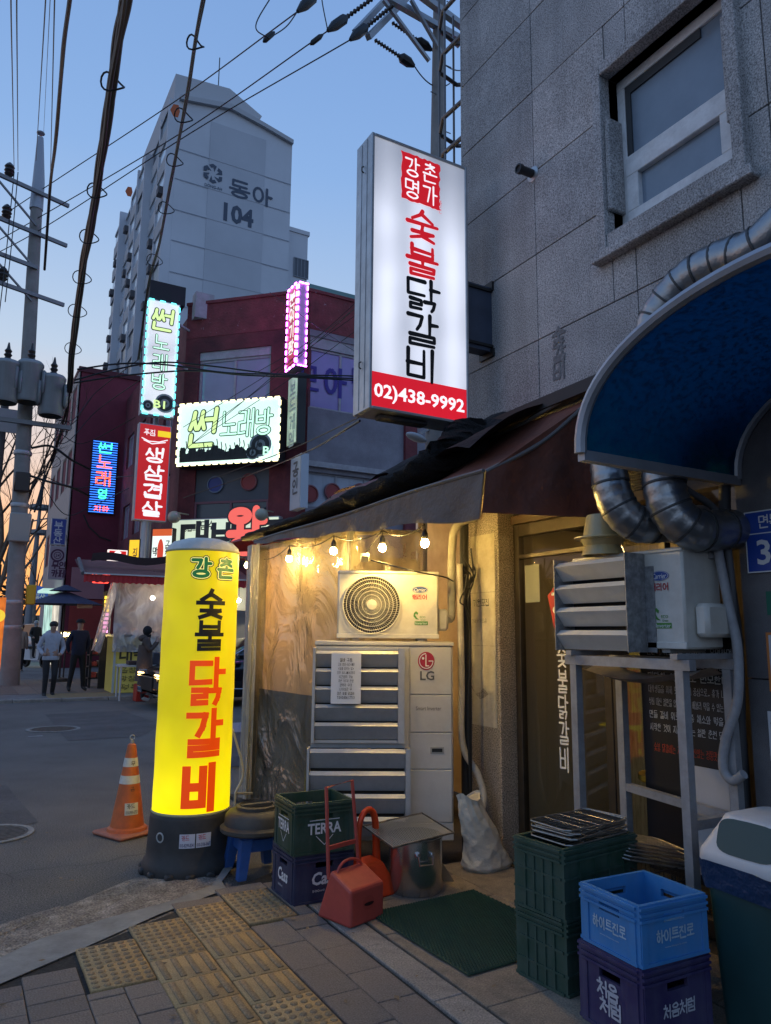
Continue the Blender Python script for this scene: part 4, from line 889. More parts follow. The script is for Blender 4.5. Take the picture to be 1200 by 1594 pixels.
# takeaway tubs on top
t = thing('plastic_tub', 'upturned yellowed plastic tubs on top of the right air conditioner', 'tub', (2.95, 2.86, 1.92))
M_tub = mat('tub_plastic', (.60, .52, .28), .25, spec=.6, noise=(8, .12)); M_tub.node_tree.nodes['Principled BSDF'].inputs['Transmission Weight'].default_value = .3
m = MB(); m.lathe([(.115, .0), (.095, .05), (.10, .055), (.115, .085), (.15, .088), (.15, .094)], 20, (2.95, 2.86, 1.918)); m.build('dish', M_tub, t)
m = MB(); m.lathe([(.105, .09), (.085, .20), (.08, .215), (1e-3, .216)], 20, (2.95, 2.86, 1.918)); m.build('cup', M_tub, t)

# black menu board leaning behind the stand
mb_ = thing('menu_board', 'black menu board of white and red writing behind the steel stand', 'menu board', (3.3, 2.65, 0))
m = MB(); m.box(3.27, 3.295, 2.33, 2.93, .30, 1.62); m.build('panel', mat('board_black', (.012, .012, .013), .35), mb_)
mf = frame2d((3.269, 2.92, 0), (0, -1, 0), (0, 0, 1)); q = MB()
L_ = ['춘천에서는 숯불 닭갈비로 유명하며', '그후 숯불 닭갈비는 춘천 닭갈비의 원조라던 것이', '대단한 이름으로 번모한다.', '대학생들을 위해 맛있으면서 중심으로, 휴가 나온 군', '석쇠 대신 철판을 얹고 닭고기 배불리 먹을 수 있는 음식을', '만들 갈비 위로, 각종 채소와 떡을 넣은', '시작한 것이 지금의 또는 철판 춘천 닭갈비가']
for i, s_ in enumerate(L_): typed(q, s_, mf, .04, 1.40 - i * .066, .52, .038, .006, .001)
q.build('lettering', mat('board_white', (.55, .55, .55), .7), mb_, smooth=None)
q = MB(); typed(q, '숯불 닭갈비는 저희가 자신있는 정통맛으로 승부', mf, .06, .90, .48, .042, .01, .001); q.build('lettering', mat('board_red', (.45, .05, .02), .6), mb_, smooth=None)
m = MB(); m.box(3.262, 3.268, 2.42, 2.68, .35, .86); tag(m.build('white_sheet', mat('plain_sheet', (.45, .45, .47), .7, noise=(3, .1))), 'blank whitish board leaning on the menu board low down', 'board')

# drain hose and cable bundle by the right pillar
pipe('drain_hose', 'thick grey drain hose looping from the right air conditioner along the pillar', [onX(p_, r_, 3.16) for p_, r_ in ((1108, 870), (1098, 832), (1112, 835), (1122, 880), (1136, 950), (1148, 1010), (1148, 1090), (1130, 1150), (1126, 1195), (1140, 1215), (1158, 1205))], .022, mat('hose_grey', (.30, .30, .31), .6, noise=(20, .15)))
pipe('black_cable', 'black cable trunk running down in front of the right pillar', [onX(p_, r_, 3.24) for p_, r_ in ((1128, 700), (1130, 860), (1147, 1000), (1152, 1150), (1160, 1300))] + [(3.24, 2.27, 0)], .028, mat('trunk_black', (.03, .03, .032), .6))
pipe('grey_cable', 'grey cable bending from the canopy corner to the right pillar', [(3.0, 2.36, 2.2), onX(1118, 800, 3.2), onX(1136, 880, 3.22), onX(1142, 980, 3.22)], .018, mat('trunk_grey', (.10, .10, .105), .6))

# ---------------------------------------------------------------- blue arched canopy and ducts
can = thing('arched_canopy', 'blue polycarbonate arched canopy with grey frame over the side door', 'canopy', (2.77, 1.43, 2.25))
yc0, hw, rise, z0c = 1.42, .86, .50, 2.265
arc = lambda a, x, k=0.0: (x, yc0 + (hw + k) * cos(a), z0c + (rise + k) * sin(a) ** .85)
m = MB(); m.grid(lambda u, v: arc(pi * u, 2.25 + 1.04 * v), 28, 6); m.grid(lambda u, v: tuple(A(*arc(pi * u, 2.25 + 1.04 * v, .006))), 28, 6)
pb = bpy.data.materials.new('blue_polycarbonate'); pb.use_nodes = True; nt = pb.node_tree; N = nt.nodes; L = nt.links; b_ = N['Principled BSDF']
b_.inputs['Base Color'].default_value = (.01, .10, .26, 1); b_.inputs['Roughness'].default_value = .35
tl = N.new('ShaderNodeBsdfTranslucent'); tl.inputs[0].default_value = (.04, .22, .36, 1); tc = N.new('ShaderNodeTexCoord'); nz_ = N.new('ShaderNodeTexNoise'); nz_.inputs['Scale'].default_value = 45; nz_.inputs['Detail'].default_value = 6; L.new(tc.outputs['Object'], nz_.inputs['Vector'])
cr_ = N.new('ShaderNodeMapRange'); cr_.inputs[1].default_value = .40; cr_.inputs[2].default_value = .50; cr_.inputs[3].default_value = .45; cr_.inputs[4].default_value = .85; L.new(nz_.outputs['Fac'], cr_.inputs[0])
mx_ = N.new('ShaderNodeMixShader'); L.new(cr_.outputs[0], mx_.inputs[0]); L.new(b_.outputs[0], mx_.inputs[1]); L.new(tl.outputs[0], mx_.inputs[2]); L.new(mx_.outputs[0], N['Material Output'].inputs[0])
m.build('roof_sheet', pb, can, smooth=60)
M_rim = mat('canopy_rim', (.36, .37, .40), .4, .4, noise=(8, .1))
for x, nm in ((2.245, 'front_rim'), (3.285, 'wall_rim')): m = MB(); m.tube([arc(pi * k / 36, x, .004) for k in range(37)], .026, 8); m.build(nm, M_rim, can)
for s in (1, -1): m = MB(); m.bar((2.25, yc0 + s * (hw + .006), z0c - .01), (3.29, yc0 + s * (hw + .006), z0c - .01), .04, .045); m.build('side_bar', M_rim, can)
M_duct = mat('duct_foil', (.33, .34, .35), .32, .9, noise=(7, .12), bump=(12, .006), dirt=((.25, .24, .23), 6, .3))
def duct(label, pts, r, seams=7):
    cvp = curve(pts, 8); t = thing('exhaust_duct', label, 'duct', tuple(cvp[len(cvp) // 2]), 'silver exhaust ducts')
    rs = [r * (1 + .03 * sin(i * 2.1)) for i in range(len(cvp))]; m = MB(); m.tube(cvp, rs, 20); m.build('tube', M_duct, t)
    for i in range(3, len(cvp) - 2, max(2, len(cvp) // seams)):
        d = np.array(cvp[i + 1]) - np.array(cvp[i - 1]); d /= np.linalg.norm(d); m = MB(); m.tube([cvp[i] - d * .006, cvp[i], cvp[i] + d * .006], [r * 1.03, r * 1.045, r * 1.03], 20); m.build('clamp_band', mat('band_dark', (.08, .08, .08), .5, .5), t)
duct('silver foil duct climbing the granite wall above the blue canopy', [(2.98, 2.60, 2.45), (3.05, 2.62, 2.72), onX(1015, 545, 3.1), onX(1030, 490, 3.12), onX(1072, 438, 3.14), onX(1130, 405, 3.15), onX(1200, 372, 3.15), (3.15, 1.4, 3.62), (3.15, .6, 3.75)], .108, 16)
duct('silver foil duct elbow under the canopy, next to the tarp awning', [(2.82, 2.66, 2.75), (2.80, 2.65, 2.45), (2.79, 2.64, 2.27), (2.81, 2.61, 2.13), (2.88, 2.57, 2.05), (3.0, 2.54, 2.05), (3.3, 2.52, 2.08)], .092)
duct('silver foil duct elbow under the canopy corner, next to the pillar', [(2.95, 2.44, 2.85), (2.92, 2.42, 2.45), (2.90, 2.405, 2.24), (2.91, 2.38, 2.10), (2.97, 2.34, 2.01), (3.08, 2.32, 2.00), (3.28, 2.33, 2.02)], .10)
pipe('conduit', 'pale conduit running along the granite wall base above the awning', [(3.26, 2.6, 3.06), (3.26, 3.1, 3.02), (3.25, 3.5, 2.98), (3.25, 3.9, 2.92), (3.25, 4.3, 2.90), (3.24, 4.62, 2.88)], .014, mat('conduit_grey', (.36, .36, .35), .6))
m = MB(); m.box(XW + .0005, XW + .028, 3.0, 4.58, 2.52, 3.028); m.build('sill_band', mat('band_grey', (.09, .085, .08), .8, noise=(8, .3)), bld)

# address plate and papers on the right pillar
ap_ = thing('address_plate', 'blue address plate with white number 3 on the right pillar', 'address plate', (3.29, 2.15, 1.95))
m = MB(); m.box(3.286, 3.299, 1.98, 2.26, 1.80, 2.095, .004); m.build('plate', mat('plate_blue', (.015, .06, .33), .35), ap_)
mf = frame2d((3.2855, 2.26, 1.80), (0, -1, 0), (0, 0, 1)); q = MB(); typed(q, '3', mf, .055, .035, .07, .12, .02, .001); rect2d(q, mf, .012, .268, .183, .188, .001); hangul(q, '면목', mf, .075, .21, .05, .06, .13, lift=.001); rect2d(q, mf, .0, .28, .0, .006, .0006); rect2d(q, mf, .0, .28, .289, .295, .0006); rect2d(q, mf, .0, .006, .006, .289, .0006); rect2d(q, mf, .274, .28, .006, .289, .0006)
q.build('lettering', mat('plate_white', (.72, .72, .72), .5), ap_, smooth=None)
def wall_paper(name, label, y0, y1, z0, z1, col, texts, edge=None):
    t = thing(name, label, 'poster', (3.29, (y0 + y1) / 2, z0)); m = MB(); m.box(3.292, 3.298, y0, y1, z0, z1); m.build('sheet', mat(name + '_sheet', col, .7), t)
    mf = frame2d((3.2915, y1, z0), (0, -1, 0), (0, 0, 1))
    if edge:
        q = MB(); W_, H_ = y1 - y0, z1 - z0
        for r_ in ((0, W_, 0, .012), (0, W_, H_ - .012, H_), (0, .012, .012, H_ - .012), (W_ - .012, W_, .012, H_ - .012)): rect2d(q, mf, *r_, .0006)
        q.build('border', mat(name + '_edge', edge, .6), t, smooth=None)
    if texts:
        q = MB()
        for s_, x, y, w_, h_ in texts: typed(q, s_, mf, x, y, w_, h_, .01, .001)
        q.build('lettering', mat('print_black', (.03, .03, .03), .8), t, smooth=None)
wall_paper('trash_notice', 'white paper notice low on the right granite pillar', 1.95, 2.215, .94, 1.16, (.62, .62, .64), [('쓰레기', .015, .16, .13, .04), ('무단투기 금지', .015, .09, .2, .035)])
wall_paper('rounded_poster', 'white poster with orange border on the right granite pillar', 1.9, 2.195, 1.25, 1.52, (.55, .56, .6), [], (.6, .2, .05))
wall_paper('green_sticker', 'dark green square sticker on the right granite pillar', 2.0, 2.18, 1.60, 1.71, (.02, .14, .09), [])

# ================================================================ things on the near pavement
# yellow air-column sign
cx, cy = 1.47, 5.22
ys = thing('column_sign', 'lit yellow cylinder sign with red and black Korean lettering on black base', 'sign', (cx, cy, -.04))
R = .252
zb, zt, zd = .325, 2.05, 2.15
m = MB(); m.lathe([(.295, -.045), (.302, -.02), (.292, .03), (.275, .05), (.272, .12), (.264, .30), (.258, .325), (.245, .335)], 40, (cx, cy, 0)); base = m.build('base', mat('tub_black', (.02, .02, .02), .55, noise=(6, .2), dirt=((.07, .065, .06), 5, .5)), ys)
for k in range(14): a = 2 * pi * k / 14; m = MB(); m.box(cx + .29 * cos(a) - .03, cx + .29 * cos(a) + .03, cy + .29 * sin(a) - .03, cy + .29 * sin(a) + .03, -.045, -.005, .01); m.build('foot_lug', MATS['tub_black'], base)
def ycol(name):
    mt = bpy.data.materials.new(name); mt.use_nodes = True; nt = mt.node_tree; N = nt.nodes; L = nt.links; b = N['Principled BSDF']
    b.inputs['Base Color'].default_value = (.72, .55, .01, 1); b.inputs['Roughness'].default_value = .4; b.inputs['Emission Color'].default_value = (.93, .77, .0, 1)
    tc = N.new('ShaderNodeTexCoord'); sp = N.new('ShaderNodeSeparateXYZ'); L.new(tc.outputs['Object'], sp.inputs[0])
    r = N.new('ShaderNodeValToRGB'); L.new(sp.outputs[2], r.inputs[0]); e = r.color_ramp.elements       # lamp sits at the bottom of the tube, so the skin glows most there
    e[0].position = .33; e[0].color = (1, 1, 1, 1); e[1].position = 1.0; e[1].color = (.40, .40, .40, 1)
    z_ = N.new('ShaderNodeTexNoise'); z_.inputs['Scale'].default_value = 3.5; z_.inputs['Detail'].default_value = 4; L.new(tc.outputs['Object'], z_.inputs['Vector'])
    y_ = N.new('ShaderNodeMapRange'); y_.inputs[1].default_value = .3; y_.inputs[2].default_value = .7; y_.inputs[3].default_value = .78; y_.inputs[4].default_value = 1.08; L.new(z_.outputs['Fac'], y_.inputs[0])
    n = N.new('ShaderNodeMath'); n.operation = 'MULTIPLY'; L.new(y_.outputs[0], n.inputs[1]); L.new(r.outputs[0], n.inputs[0]); L.new(n.outputs[0], b.inputs['Emission Strength']); return mt
m = MB(); prof = [(R * .98, zb)] + [(R * (1 + .006 * sin(i * 1.3)), zb + .01 + (zt - zb - .01) * i / 24) for i in range(25)]; m.lathe(prof, 56, (cx, cy, 0)); skin = m.build('skin', ycol('yellow_skin'), ys)
m = MB(); m.lathe([(R + .001, zt), (R * .97, zt + .035), (R * .82, zt + .07), (R * .5, zt + .095), (1e-3, zt + .105)], 48, (cx, cy, 0)); m.build('cap', mat('cap_white', (.62, .62, .58), .5, bump=(18, .01), noise=(9, .1)), ys)
m = MB(); m.lathe([(R + .004, zt - .006), (R + .007, zt), (R + .004, zt + .008)], 48, (cx, cy, 0)); m.lathe([(R + .004, zb + .0), (R + .008, zb + .008), (R + .004, zb + .018)], 48, (cx, cy, 0)); m.build('seam', mat('seam_grey', (.4, .38, .2), .6), ys)
# lettering wrapped on the skin; angle 0 = towards the camera, turned a little right
toC = math.atan2(-cy, -cx); a0 = toC + .22
def wrap(rad_): return lambda a, b, c=0.0: A(cx + (rad_ + c) * cos(a0 + a / R), cy + (rad_ + c) * sin(a0 + a / R), b)
wr = wrap(R * 1.008)
def ylet(txt, x, y, w, h, sw, mt, **k):
    q = MB(); hangul(q, txt, wr, x, y, w, h, sw, sub=.02, **k); return q.build('lettering', mt, skin, smooth=None)
M_yk = mat('ink_black', (.012, .012, .01), .5); M_yr = lit('ink_red', (.70, .055, .0), .62, (.5, .05, .01)); M_yg = lit('ink_green', (.02, .20, .05), .25, (.02, .2, .05)); M_yw = lit('ink_pale', (1.0, .88, .25), .55, (.8, .75, .3))
for txt, xx in (('강', -.12), ('촌', .055)):
    for sw, mt, lf in ((.36, M_yk, .002), (.27, M_yw, .004), (.18, M_yg, .006)): ylet(txt, xx - .005, 1.865, .125, .125, sw, mt, lift=lf)
def blk(txt, x, zc, w, h, sw, mt): ylet(txt, x, zc - h / 2, w, h, sw, mt, lift=.002, square=True)
blk('숯', -.075, 1.685, .18, .185, .155, M_yk); blk('불', -.075, 1.475, .18, .185, .14, M_yk)
for sw, mt, lf in ((.30, M_yw, .0015),):
    pass
blk('닭', -.10, 1.175, .235, .285, .155, M_yr); blk('갈', -.105, .845, .235, .28, .165, M_yr); blk('비', -.105, .505, .215, .255, .25, M_yr)
# card stickers on the base
for (da, txt, nm) in ((-.05, '카드', '010-8299-8241'), (.33, '카드', '010-2106-5667')):
    rb = .272
    st_f = lambda a, b, c=0.0, d=da: A(cx + (rb + c) * cos(toC + d + a / rb), cy + (rb + c) * sin(toC + d + a / rb), b)
    q = MB(); q.grid(lambda u, v: tuple(st_f(-.048 + .096 * u, .145 + .085 * v, .003)), 8, 1); s_ = q.build('card_sticker', mat('sticker_white', (.6, .6, .66), .6), base, smooth=None)
    q = MB(); typed(q, txt, st_f, -.035, .190, .05, .032, .015, .0045); q.build('lettering', mat('sticker_red', (.5, .03, .05), .6), s_, smooth=None)
    q = MB(); typed(q, nm, st_f, -.043, .152, .086, .022, .01, .0045); q.build('lettering', mat('sticker_ink', (.04, .04, .12), .6), s_, smooth=None)
m = MB(); st = m.mark(); m.lathe([(.030, 0), (.032, .008), (.024, .010), (.022, .0)], 20); m.xf(st, Matrix.Translation((cx + .262 * cos(toC - .75), cy + .262 * sin(toC - .75), .20)) @ Matrix.Rotation(toC - .75, 4, 'Z') @ Matrix.Rotation(pi / 2, 4, 'Y')); m.build('grommet', mat('grommet', (.45, .45, .42), .4), base)

# traffic cone
c = onZ(197, 1297, -.041); cone = thing('traffic_cone', 'orange traffic cone with two white bands beside the yellow sign', 'traffic cone', tuple(c))
M_cone = mat('cone_orange', (.62, .13, .025), .5, noise=(9, .12), dirt=((.16, .07, .04), 6, .4))
x, y, z = c
m = MB(); st = m.mark(); m.box(-.185, .185, -.185, .185, 0, .03, .012); m.xf(st, Matrix.Translation((x, y, z)) @ Matrix.Rotation(rad(24), 4, 'Z')); m.build('foot', mat('cone_foot', (.50, .16, .09), .6, dirt=((.2, .1, .07), 6, .5)), cone)
def rc(h): return .135 - (.135 - .032) * (h / .66)
m = MB(); m.lathe([(.15, .03), (.145, .05), (rc(.06), .06), (rc(.3), .3), (rc(.66), .66), (.02, .67), (1e-3, .67)], 32, (x, y, z)); m.build('body', M_cone, cone)
for h0, h1 in ((.50, .565), (.375, .435)): m = MB(); m.lathe([(rc(h0) + .002, h0), (rc(h1) + .002, h1)], 32, (x, y, z)); m.build('white_band', mat('cone_band', (.70, .68, .62), .5, dirt=((.35, .32, .28), 9, .4)), cone)
m = MB(); m.tube([(x, y, z + .66), (x, y, z + .70)], .012, 8); m.tube([(x + .018 * cos(a), y, z + .715 + .018 * sin(a)) for a in np.linspace(0, 2 * pi, 13)[:-1]], .004, 5, closed=True); m.build('top_ring', mat('ring_steel', (.5, .5, .48), .4, .8), cone)
aC = math.atan2(-y, -x); sf = lambda a, b, cc=0.0: A(x + (rc(b) + .004 + cc) * cos(aC + .25 + a / rc(b)), y + (rc(b) + .004 + cc) * sin(aC + .25 + a / rc(b)), z + b)
q = MB(); q.grid(lambda u, v: tuple(sf(-.05 + .10 * u, .155 + .085 * v)), 6, 2); s_ = q.build('card_sticker', mat('sticker_cream', (.62, .6, .52), .6), cone, smooth=None)
q = MB(); typed(q, '카드', sf, -.035, .20, .06, .035, .012, .002); typed(q, '010-5959-5757', sf, -.042, .162, .085, .024, .008, .002); q.build('lettering', mat('sticker_dark', (.05, .04, .04), .6), s_, smooth=None)
q = MB(); typed(q, '금', sf, -.01, .325, .03, .03, .004, .002); typed(q, '무', sf, -.01, .51, .03, .03, .004, .002); q.build('lettering', MATS['sticker_dark'], cone, smooth=None)

# blue stool with an upturned dark tub lid on it
c = A(1.80, 4.86, 0); stl = thing('plastic_stool', 'low blue plastic stool under the dark round lid', 'stool', tuple(c))
M_stool = mat('stool_blue', (.03, .11, .36), .45, noise=(8, .12), dirt=((.04, .06, .12), 6, .4))
m = MB(); m.box(c[0] - .13, c[0] + .13, c[1] - .13, c[1] + .13, .205, .235, .012); m.build('seat', M_stool, stl)
for sx in (-1, 1):
    for sy in (-1, 1):
        m = MB(); t0 = (c[0] + sx * .10, c[1] + sy * .10); b0 = (c[0] + sx * .135, c[1] + sy * .135); w0, w1 = .035, .026
        vs = [(t0[0] + a * w0, t0[1] + b * w0, .21) for a, b in ((-1, -1), (1, -1), (1, 1), (-1, 1))] + [(b0[0] + a * w1, b0[1] + b * w1, -.02) for a, b in ((-1, -1), (1, -1), (1, 1), (-1, 1))]
        m.add(vs, [(0, 1, 2, 3), (7, 6, 5, 4)] + [(i, 4 + i, 4 + (i + 1) % 4, (i + 1) % 4) for i in range(4)]); m.build('leg', M_stool, stl)
for (a, b) in (((-1, -1), (1, -1)), ((1, -1), (1, 1)), ((1, 1), (-1, 1)), ((-1, 1), (-1, -1))): m = MB(); m.bar((c[0] + a[0] * .115, c[1] + a[1] * .115, .165), (c[0] + b[0] * .115, c[1] + b[1] * .115, .165), .012, .07); m.build('apron', M_stool, stl)
m = MB(); lc = (c[0] - .01, c[1] - .02, .237); lid = thing('tub_lid', 'large dark grey round tub lid resting on the blue stool', 'lid', lc)
m.lathe([(.215, .0), (.225, .01), (.225, .03), (.20, .045), (.195, .10), (.175, .125), (.12, .14), (.05, .14), (1e-3, .14)], 40, lc); m.build('shell', mat('lid_grey', (.045, .042, .038), .55, noise=(6, .2), dirt=((.11, .10, .08), 5, .4)), lid)
m = MB(); m.lathe([(.13, .138), (.13, .155), (.11, .160), (.11, .142)], 32, lc); m.bar((lc[0] - .1, lc[1], lc[2] + .155), (lc[0] + .1, lc[1], lc[2] + .155), .045, .02); m.build('raised_ring', MATS['lid_grey'], lid)

# ---------------------------------------------------------------- crates
def crate(name, label, M, base, w, d, h, col, grp, holes=True, ribs=3, text=None, tcol=(.75, .75, .75), kind='beer', left_text=None):
    """open bottle crate: four walls with hand holes, lip bands, corner posts; M maps local (front-left corner at 0, x right, y back)"""
    t = thing(name, label, 'crate', base, grp); mt = mat('crate_%s' % name + str(tuple(col)), col, .5, noise=(6, .15), dirt=(tuple(min(1, .75 * x + .05) for x in col), 7, .6), streak=(tuple(min(1, .8 * x + .07) for x in col), 14, .5))
    def B(mb, nm, mm=mt, par=t, sm=None): mb.xf(0, M); return mb.build(nm, mm, par, smooth=sm)
    th = .016
    def wall(nm, u0, u1, fn):
        """a wall with a hand hole, in its own (u, z) plane; fn(u, k, z) -> point, k = 0 outside .. 1 inside"""
        q = MB(); hz0, hz1 = h * .66, h * .80; um = (u0 + u1) / 2; hw_ = min(.055, (u1 - u0) * .2)
        def bx(a, b, c_, d_, k0=0, k1=1):
            vs = [fn(a, k0, c_), fn(b, k0, c_), fn(b, k1, c_), fn(a, k1, c_), fn(a, k0, d_), fn(b, k0, d_), fn(b, k1, d_), fn(a, k1, d_)]
            q.add(vs, [(0, 3, 2, 1), (4, 5, 6, 7), (0, 1, 5, 4), (1, 2, 6, 5), (2, 3, 7, 6), (3, 0, 4, 7)])
        if holes:
            bx(u0, u1, .0, hz0); bx(u0, u1, hz1, h); bx(u0, um - hw_, hz0, hz1); bx(um + hw_, u1, hz0, hz1)
        else: bx(u0, u1, 0, h)
        o = B(q, nm)
        q = MB()
        def bx2(a, b, c_, d_, k0=-.45, k1=-.02):
            vs = [fn(a, k0, c_), fn(b, k0, c_), fn(b, k1, c_), fn(a, k1, c_), fn(a, k0, d_), fn(b, k0, d_), fn(b, k1, d_), fn(a, k1, d_)]
            q.add(vs, [(0, 3, 2, 1), (4, 5, 6, 7), (0, 1, 5, 4), (1, 2, 6, 5), (2, 3, 7, 6), (3, 0, 4, 7)])
        for zz in (h - .012, h - .034, h - .056): bx2(u0, u1, zz - .005, zz + .005, -.6)
        bx2(u0, u1, .0, .012); 
        if kind == 'beer':
            for uu in (u0 + .018, u1 - .018): bx2(uu - .014, uu + .014, .012, h - .064, -.35)
        else:
            for i in range(1, 5): bx2(u0 + (u1 - u0) * i / 5 - .006, u0 + (u1 - u0) * i / 5 + .006, .012, h - .064)
            for zz in (.08, .17): bx2(u0, u1, zz - .005, zz + .005, -.40)
        B(q, 'rib', mt, o); return o
    wall('wall', 0, w, lambda u, k, z: (u, k * th, z)); wall('wall', 0, w, lambda u, k, z: (w - u, d - k * th, z))
    wall('wall', th, d - th, lambda u, k, z: (k * th, d - u, z)); wall('wall', th, d - th, lambda u, k, z: (w - k * th, u, z))
    q = MB(); q.box(th, w - th, th, d - th, .004, .018); B(q, 'floor')
    if kind == 'beer':
        q = MB()
        for i in range(1, 4): q.box(th + (w - 2 * th) * i / 4 - .002, th + (w - 2 * th) * i / 4 + .002, th, d - th, .02, h * .28)
        B(q, 'divider')
    if text:
        mt2 = mat('crate_print' + str(tuple(tcol)), tcol, .7, dirt=(tuple(x * .5 for x in tcol), 30, .35)); mfF = frame2d((0, -.0008, 0), (1, 0, 0), (0, 0, 1)); mfL = frame2d((-.0008, d, 0), (0, -1, 0), (0, 0, 1))
        for mf_, W_, tx in ((mfF, w, text), (mfL, d, left_text or text)):
            q = MB(); tx(q, mf_, W_); B(q, 'print', mt2)
    return t
rect = lambda q, mf, *a: rect2d(q, mf, *a)
def t_cass(q, mf, W): typed(q, 'Cass', lambda a, b, c: mf(a + (b - .1) * .15, b, c), W * .28, .09, W * .44, .07, .03, .002); typed(q, '500ml', mf, W * .3, .055, W * .2, .012, 0, .002)
def t_terra(q, mf, W): typed(q, 'TERRA', mf, W * .22, .105, W * .56, .06, .025, .002); strokes_to(q, [[(W * .36, .095), (W * .5, .045), (W * .64, .095)]], .004, mf, .002); rect2d(q, mf, W * .25, W * .75, .178, .182)
TM = Matrix.Translation((1.755, 4.10, .0)); crate('bottle_crate', 'dark navy beer crate at the bottom of the pair beside the blue stool', TM, (1.92, 4.25, 0), .37, .33, .275, (.012, .016, .06), 'beer crates', text=t_cass)
TM = Matrix.Translation((1.745, 4.095, .262)) @ Matrix.Rotation(rad(-2), 4, 'Z'); crate('bottle_crate', 'dark green beer crate stacked on the navy crate beside the blue stool', TM, (1.92, 4.25, .262), .37, .33, .275, (.008, .045, .02), 'beer crates', text=t_terra)
def t_hite(q, mf, W): hangul(q, '하이트진로', mf, W * .22, .075, W * .105, .042, .17, lift=.002); typed(q, 'www.hitejinro.com', mf, W * .34, .05, W * .32, .009, 0, .002)
def t_first(q, mf, W): hangul(q, '처음처럼', mf, W * .27, .10, W * .11, .045, .16, lift=.002, jitter=.03)
def t_firstL(q, mf, W): hangul(q, '처음', mf, W * .30, .125, W * .16, .055, .17, lift=.002, jitter=.03); hangul(q, '처럼', mf, W * .34, .065, W * .16, .055, .17, lift=.002, jitter=.03)
TM = Matrix.Translation((2.295, 2.115, .0)) @ Matrix.Rotation(rad(-1), 4, 'Z'); crate('bottle_crate', 'dark purple soju crate under the light blue crate', TM, (2.45, 2.3, 0), .365, .33, .285, (.022, .012, .085), 'soju crates', text=t_first, left_text=t_firstL, tcol=(.5, .5, .55))
TM = Matrix.Translation((2.300, 2.120, .287)) @ Matrix.Rotation(rad(-2.5), 4, 'Z'); crate('bottle_crate', 'light blue soju crate with white lettering, empty, on the purple crate', TM, (2.45, 2.3, .287), .355, .32, .215, (.035, .22, .52), 'soju crates', text=t_hite, tcol=(.42, .55, .66))
for k, lb in enumerate(('dark green ribbed plastic crate, lower of the two beside the mat', 'dark green ribbed plastic crate holding wire grills, upper of the two beside the mat')):
    TM = Matrix.Translation((2.355 - .004 * k, 2.575, .0 + .292 * k)) @ Matrix.Rotation(rad(6), 4, 'Z'); crate('produce_crate', lb, TM, (2.6, 2.75, .292 * k), .50, .295, .295, (.008, .05, .028), 'stacked dark green crates', holes=False, kind='rib')
# wire grills
M_wire = mat('grill_wire', (.30, .28, .25), .4, .85, noise=(30, .35))
def grill(label, c, w, d, rz, tilt, grp, nx=14, ny=3):
    q = MB(); T = Matrix.Translation(Vector(c)) @ Matrix.Rotation(rz, 4, 'Z') @ Matrix.Rotation(tilt, 4, 'Y')
    q.tube([(-w / 2 + .02, -d / 2, 0), (w / 2 - .02, -d / 2, 0), (w / 2, -d / 2 + .02, 0), (w / 2, d / 2 - .02, 0), (w / 2 - .02, d / 2, 0), (-w / 2 + .02, d / 2, 0), (-w / 2, d / 2 - .02, 0), (-w / 2, -d / 2 + .02, 0)], .0042, 6, closed=True)
    for i in range(1, nx): q.tube([(-w / 2 + w * i / nx, -d / 2, .002), (-w / 2 + w * i / nx, d / 2, .002)], .0014, 4, caps=False)
    for i in range(1, ny + 1): q.tube([(-w / 2, -d / 2 + d * i / (ny + 1), -.001), (w / 2, -d / 2 + d * i / (ny + 1), -.001)], .0024, 4, caps=False)
    q.xf(0, T); tag(q.build('wire_grill', M_wire), label, 'grill', grp)
for k in range(7): grill('rectangular wire grill in the pile on the upper green crate', (2.60 + .012 * (k % 3), 2.74 + .008 * ((k * 2) % 3), .592 + .0095 * k), .40, .25, rad(6) + rnd.uniform(-.10, .10), rnd.uniform(-.05, .05), 'wire grills on the green crate', 4, 9)
for k in range(6): grill('rectangular wire grill in the pile leaning behind the green crates', (2.93 + .01 * k, 2.66 + .012 * k, .46 + .012 * k), .36, .24, rad(-12) + rnd.uniform(-.05, .05), rad(12) + rnd.uniform(-.02, .02), 'wire grills behind the crates', 22, 10)
bsk = thing('wire_basket', 'dark wire basket standing behind the green crates', 'basket', (2.97, 2.70, 0)); q = MB()
for z_ in (.05, .2, .38, .44):
    q.tube([(2.80, 2.52, z_), (3.10, 2.52, z_), (3.10, 2.86, z_), (2.80, 2.86, z_)], .004, 6, closed=True)
for k in range(13):
    xx = 2.80 + .30 * k / 12; q.tube([(xx, 2.52, .44), (xx, 2.52, .0), (xx, 2.86, .0), (xx, 2.86, .44)], .0018, 4)
for k in range(13):
    yy = 2.52 + .34 * k / 12; q.tube([(2.80, yy, .44), (2.80, yy, .002), (3.10, yy, .002), (3.10, yy, .44)], .0018, 4)
q.build('mesh', mat('dark_wire', (.06, .055, .05), .5, .7), bsk)

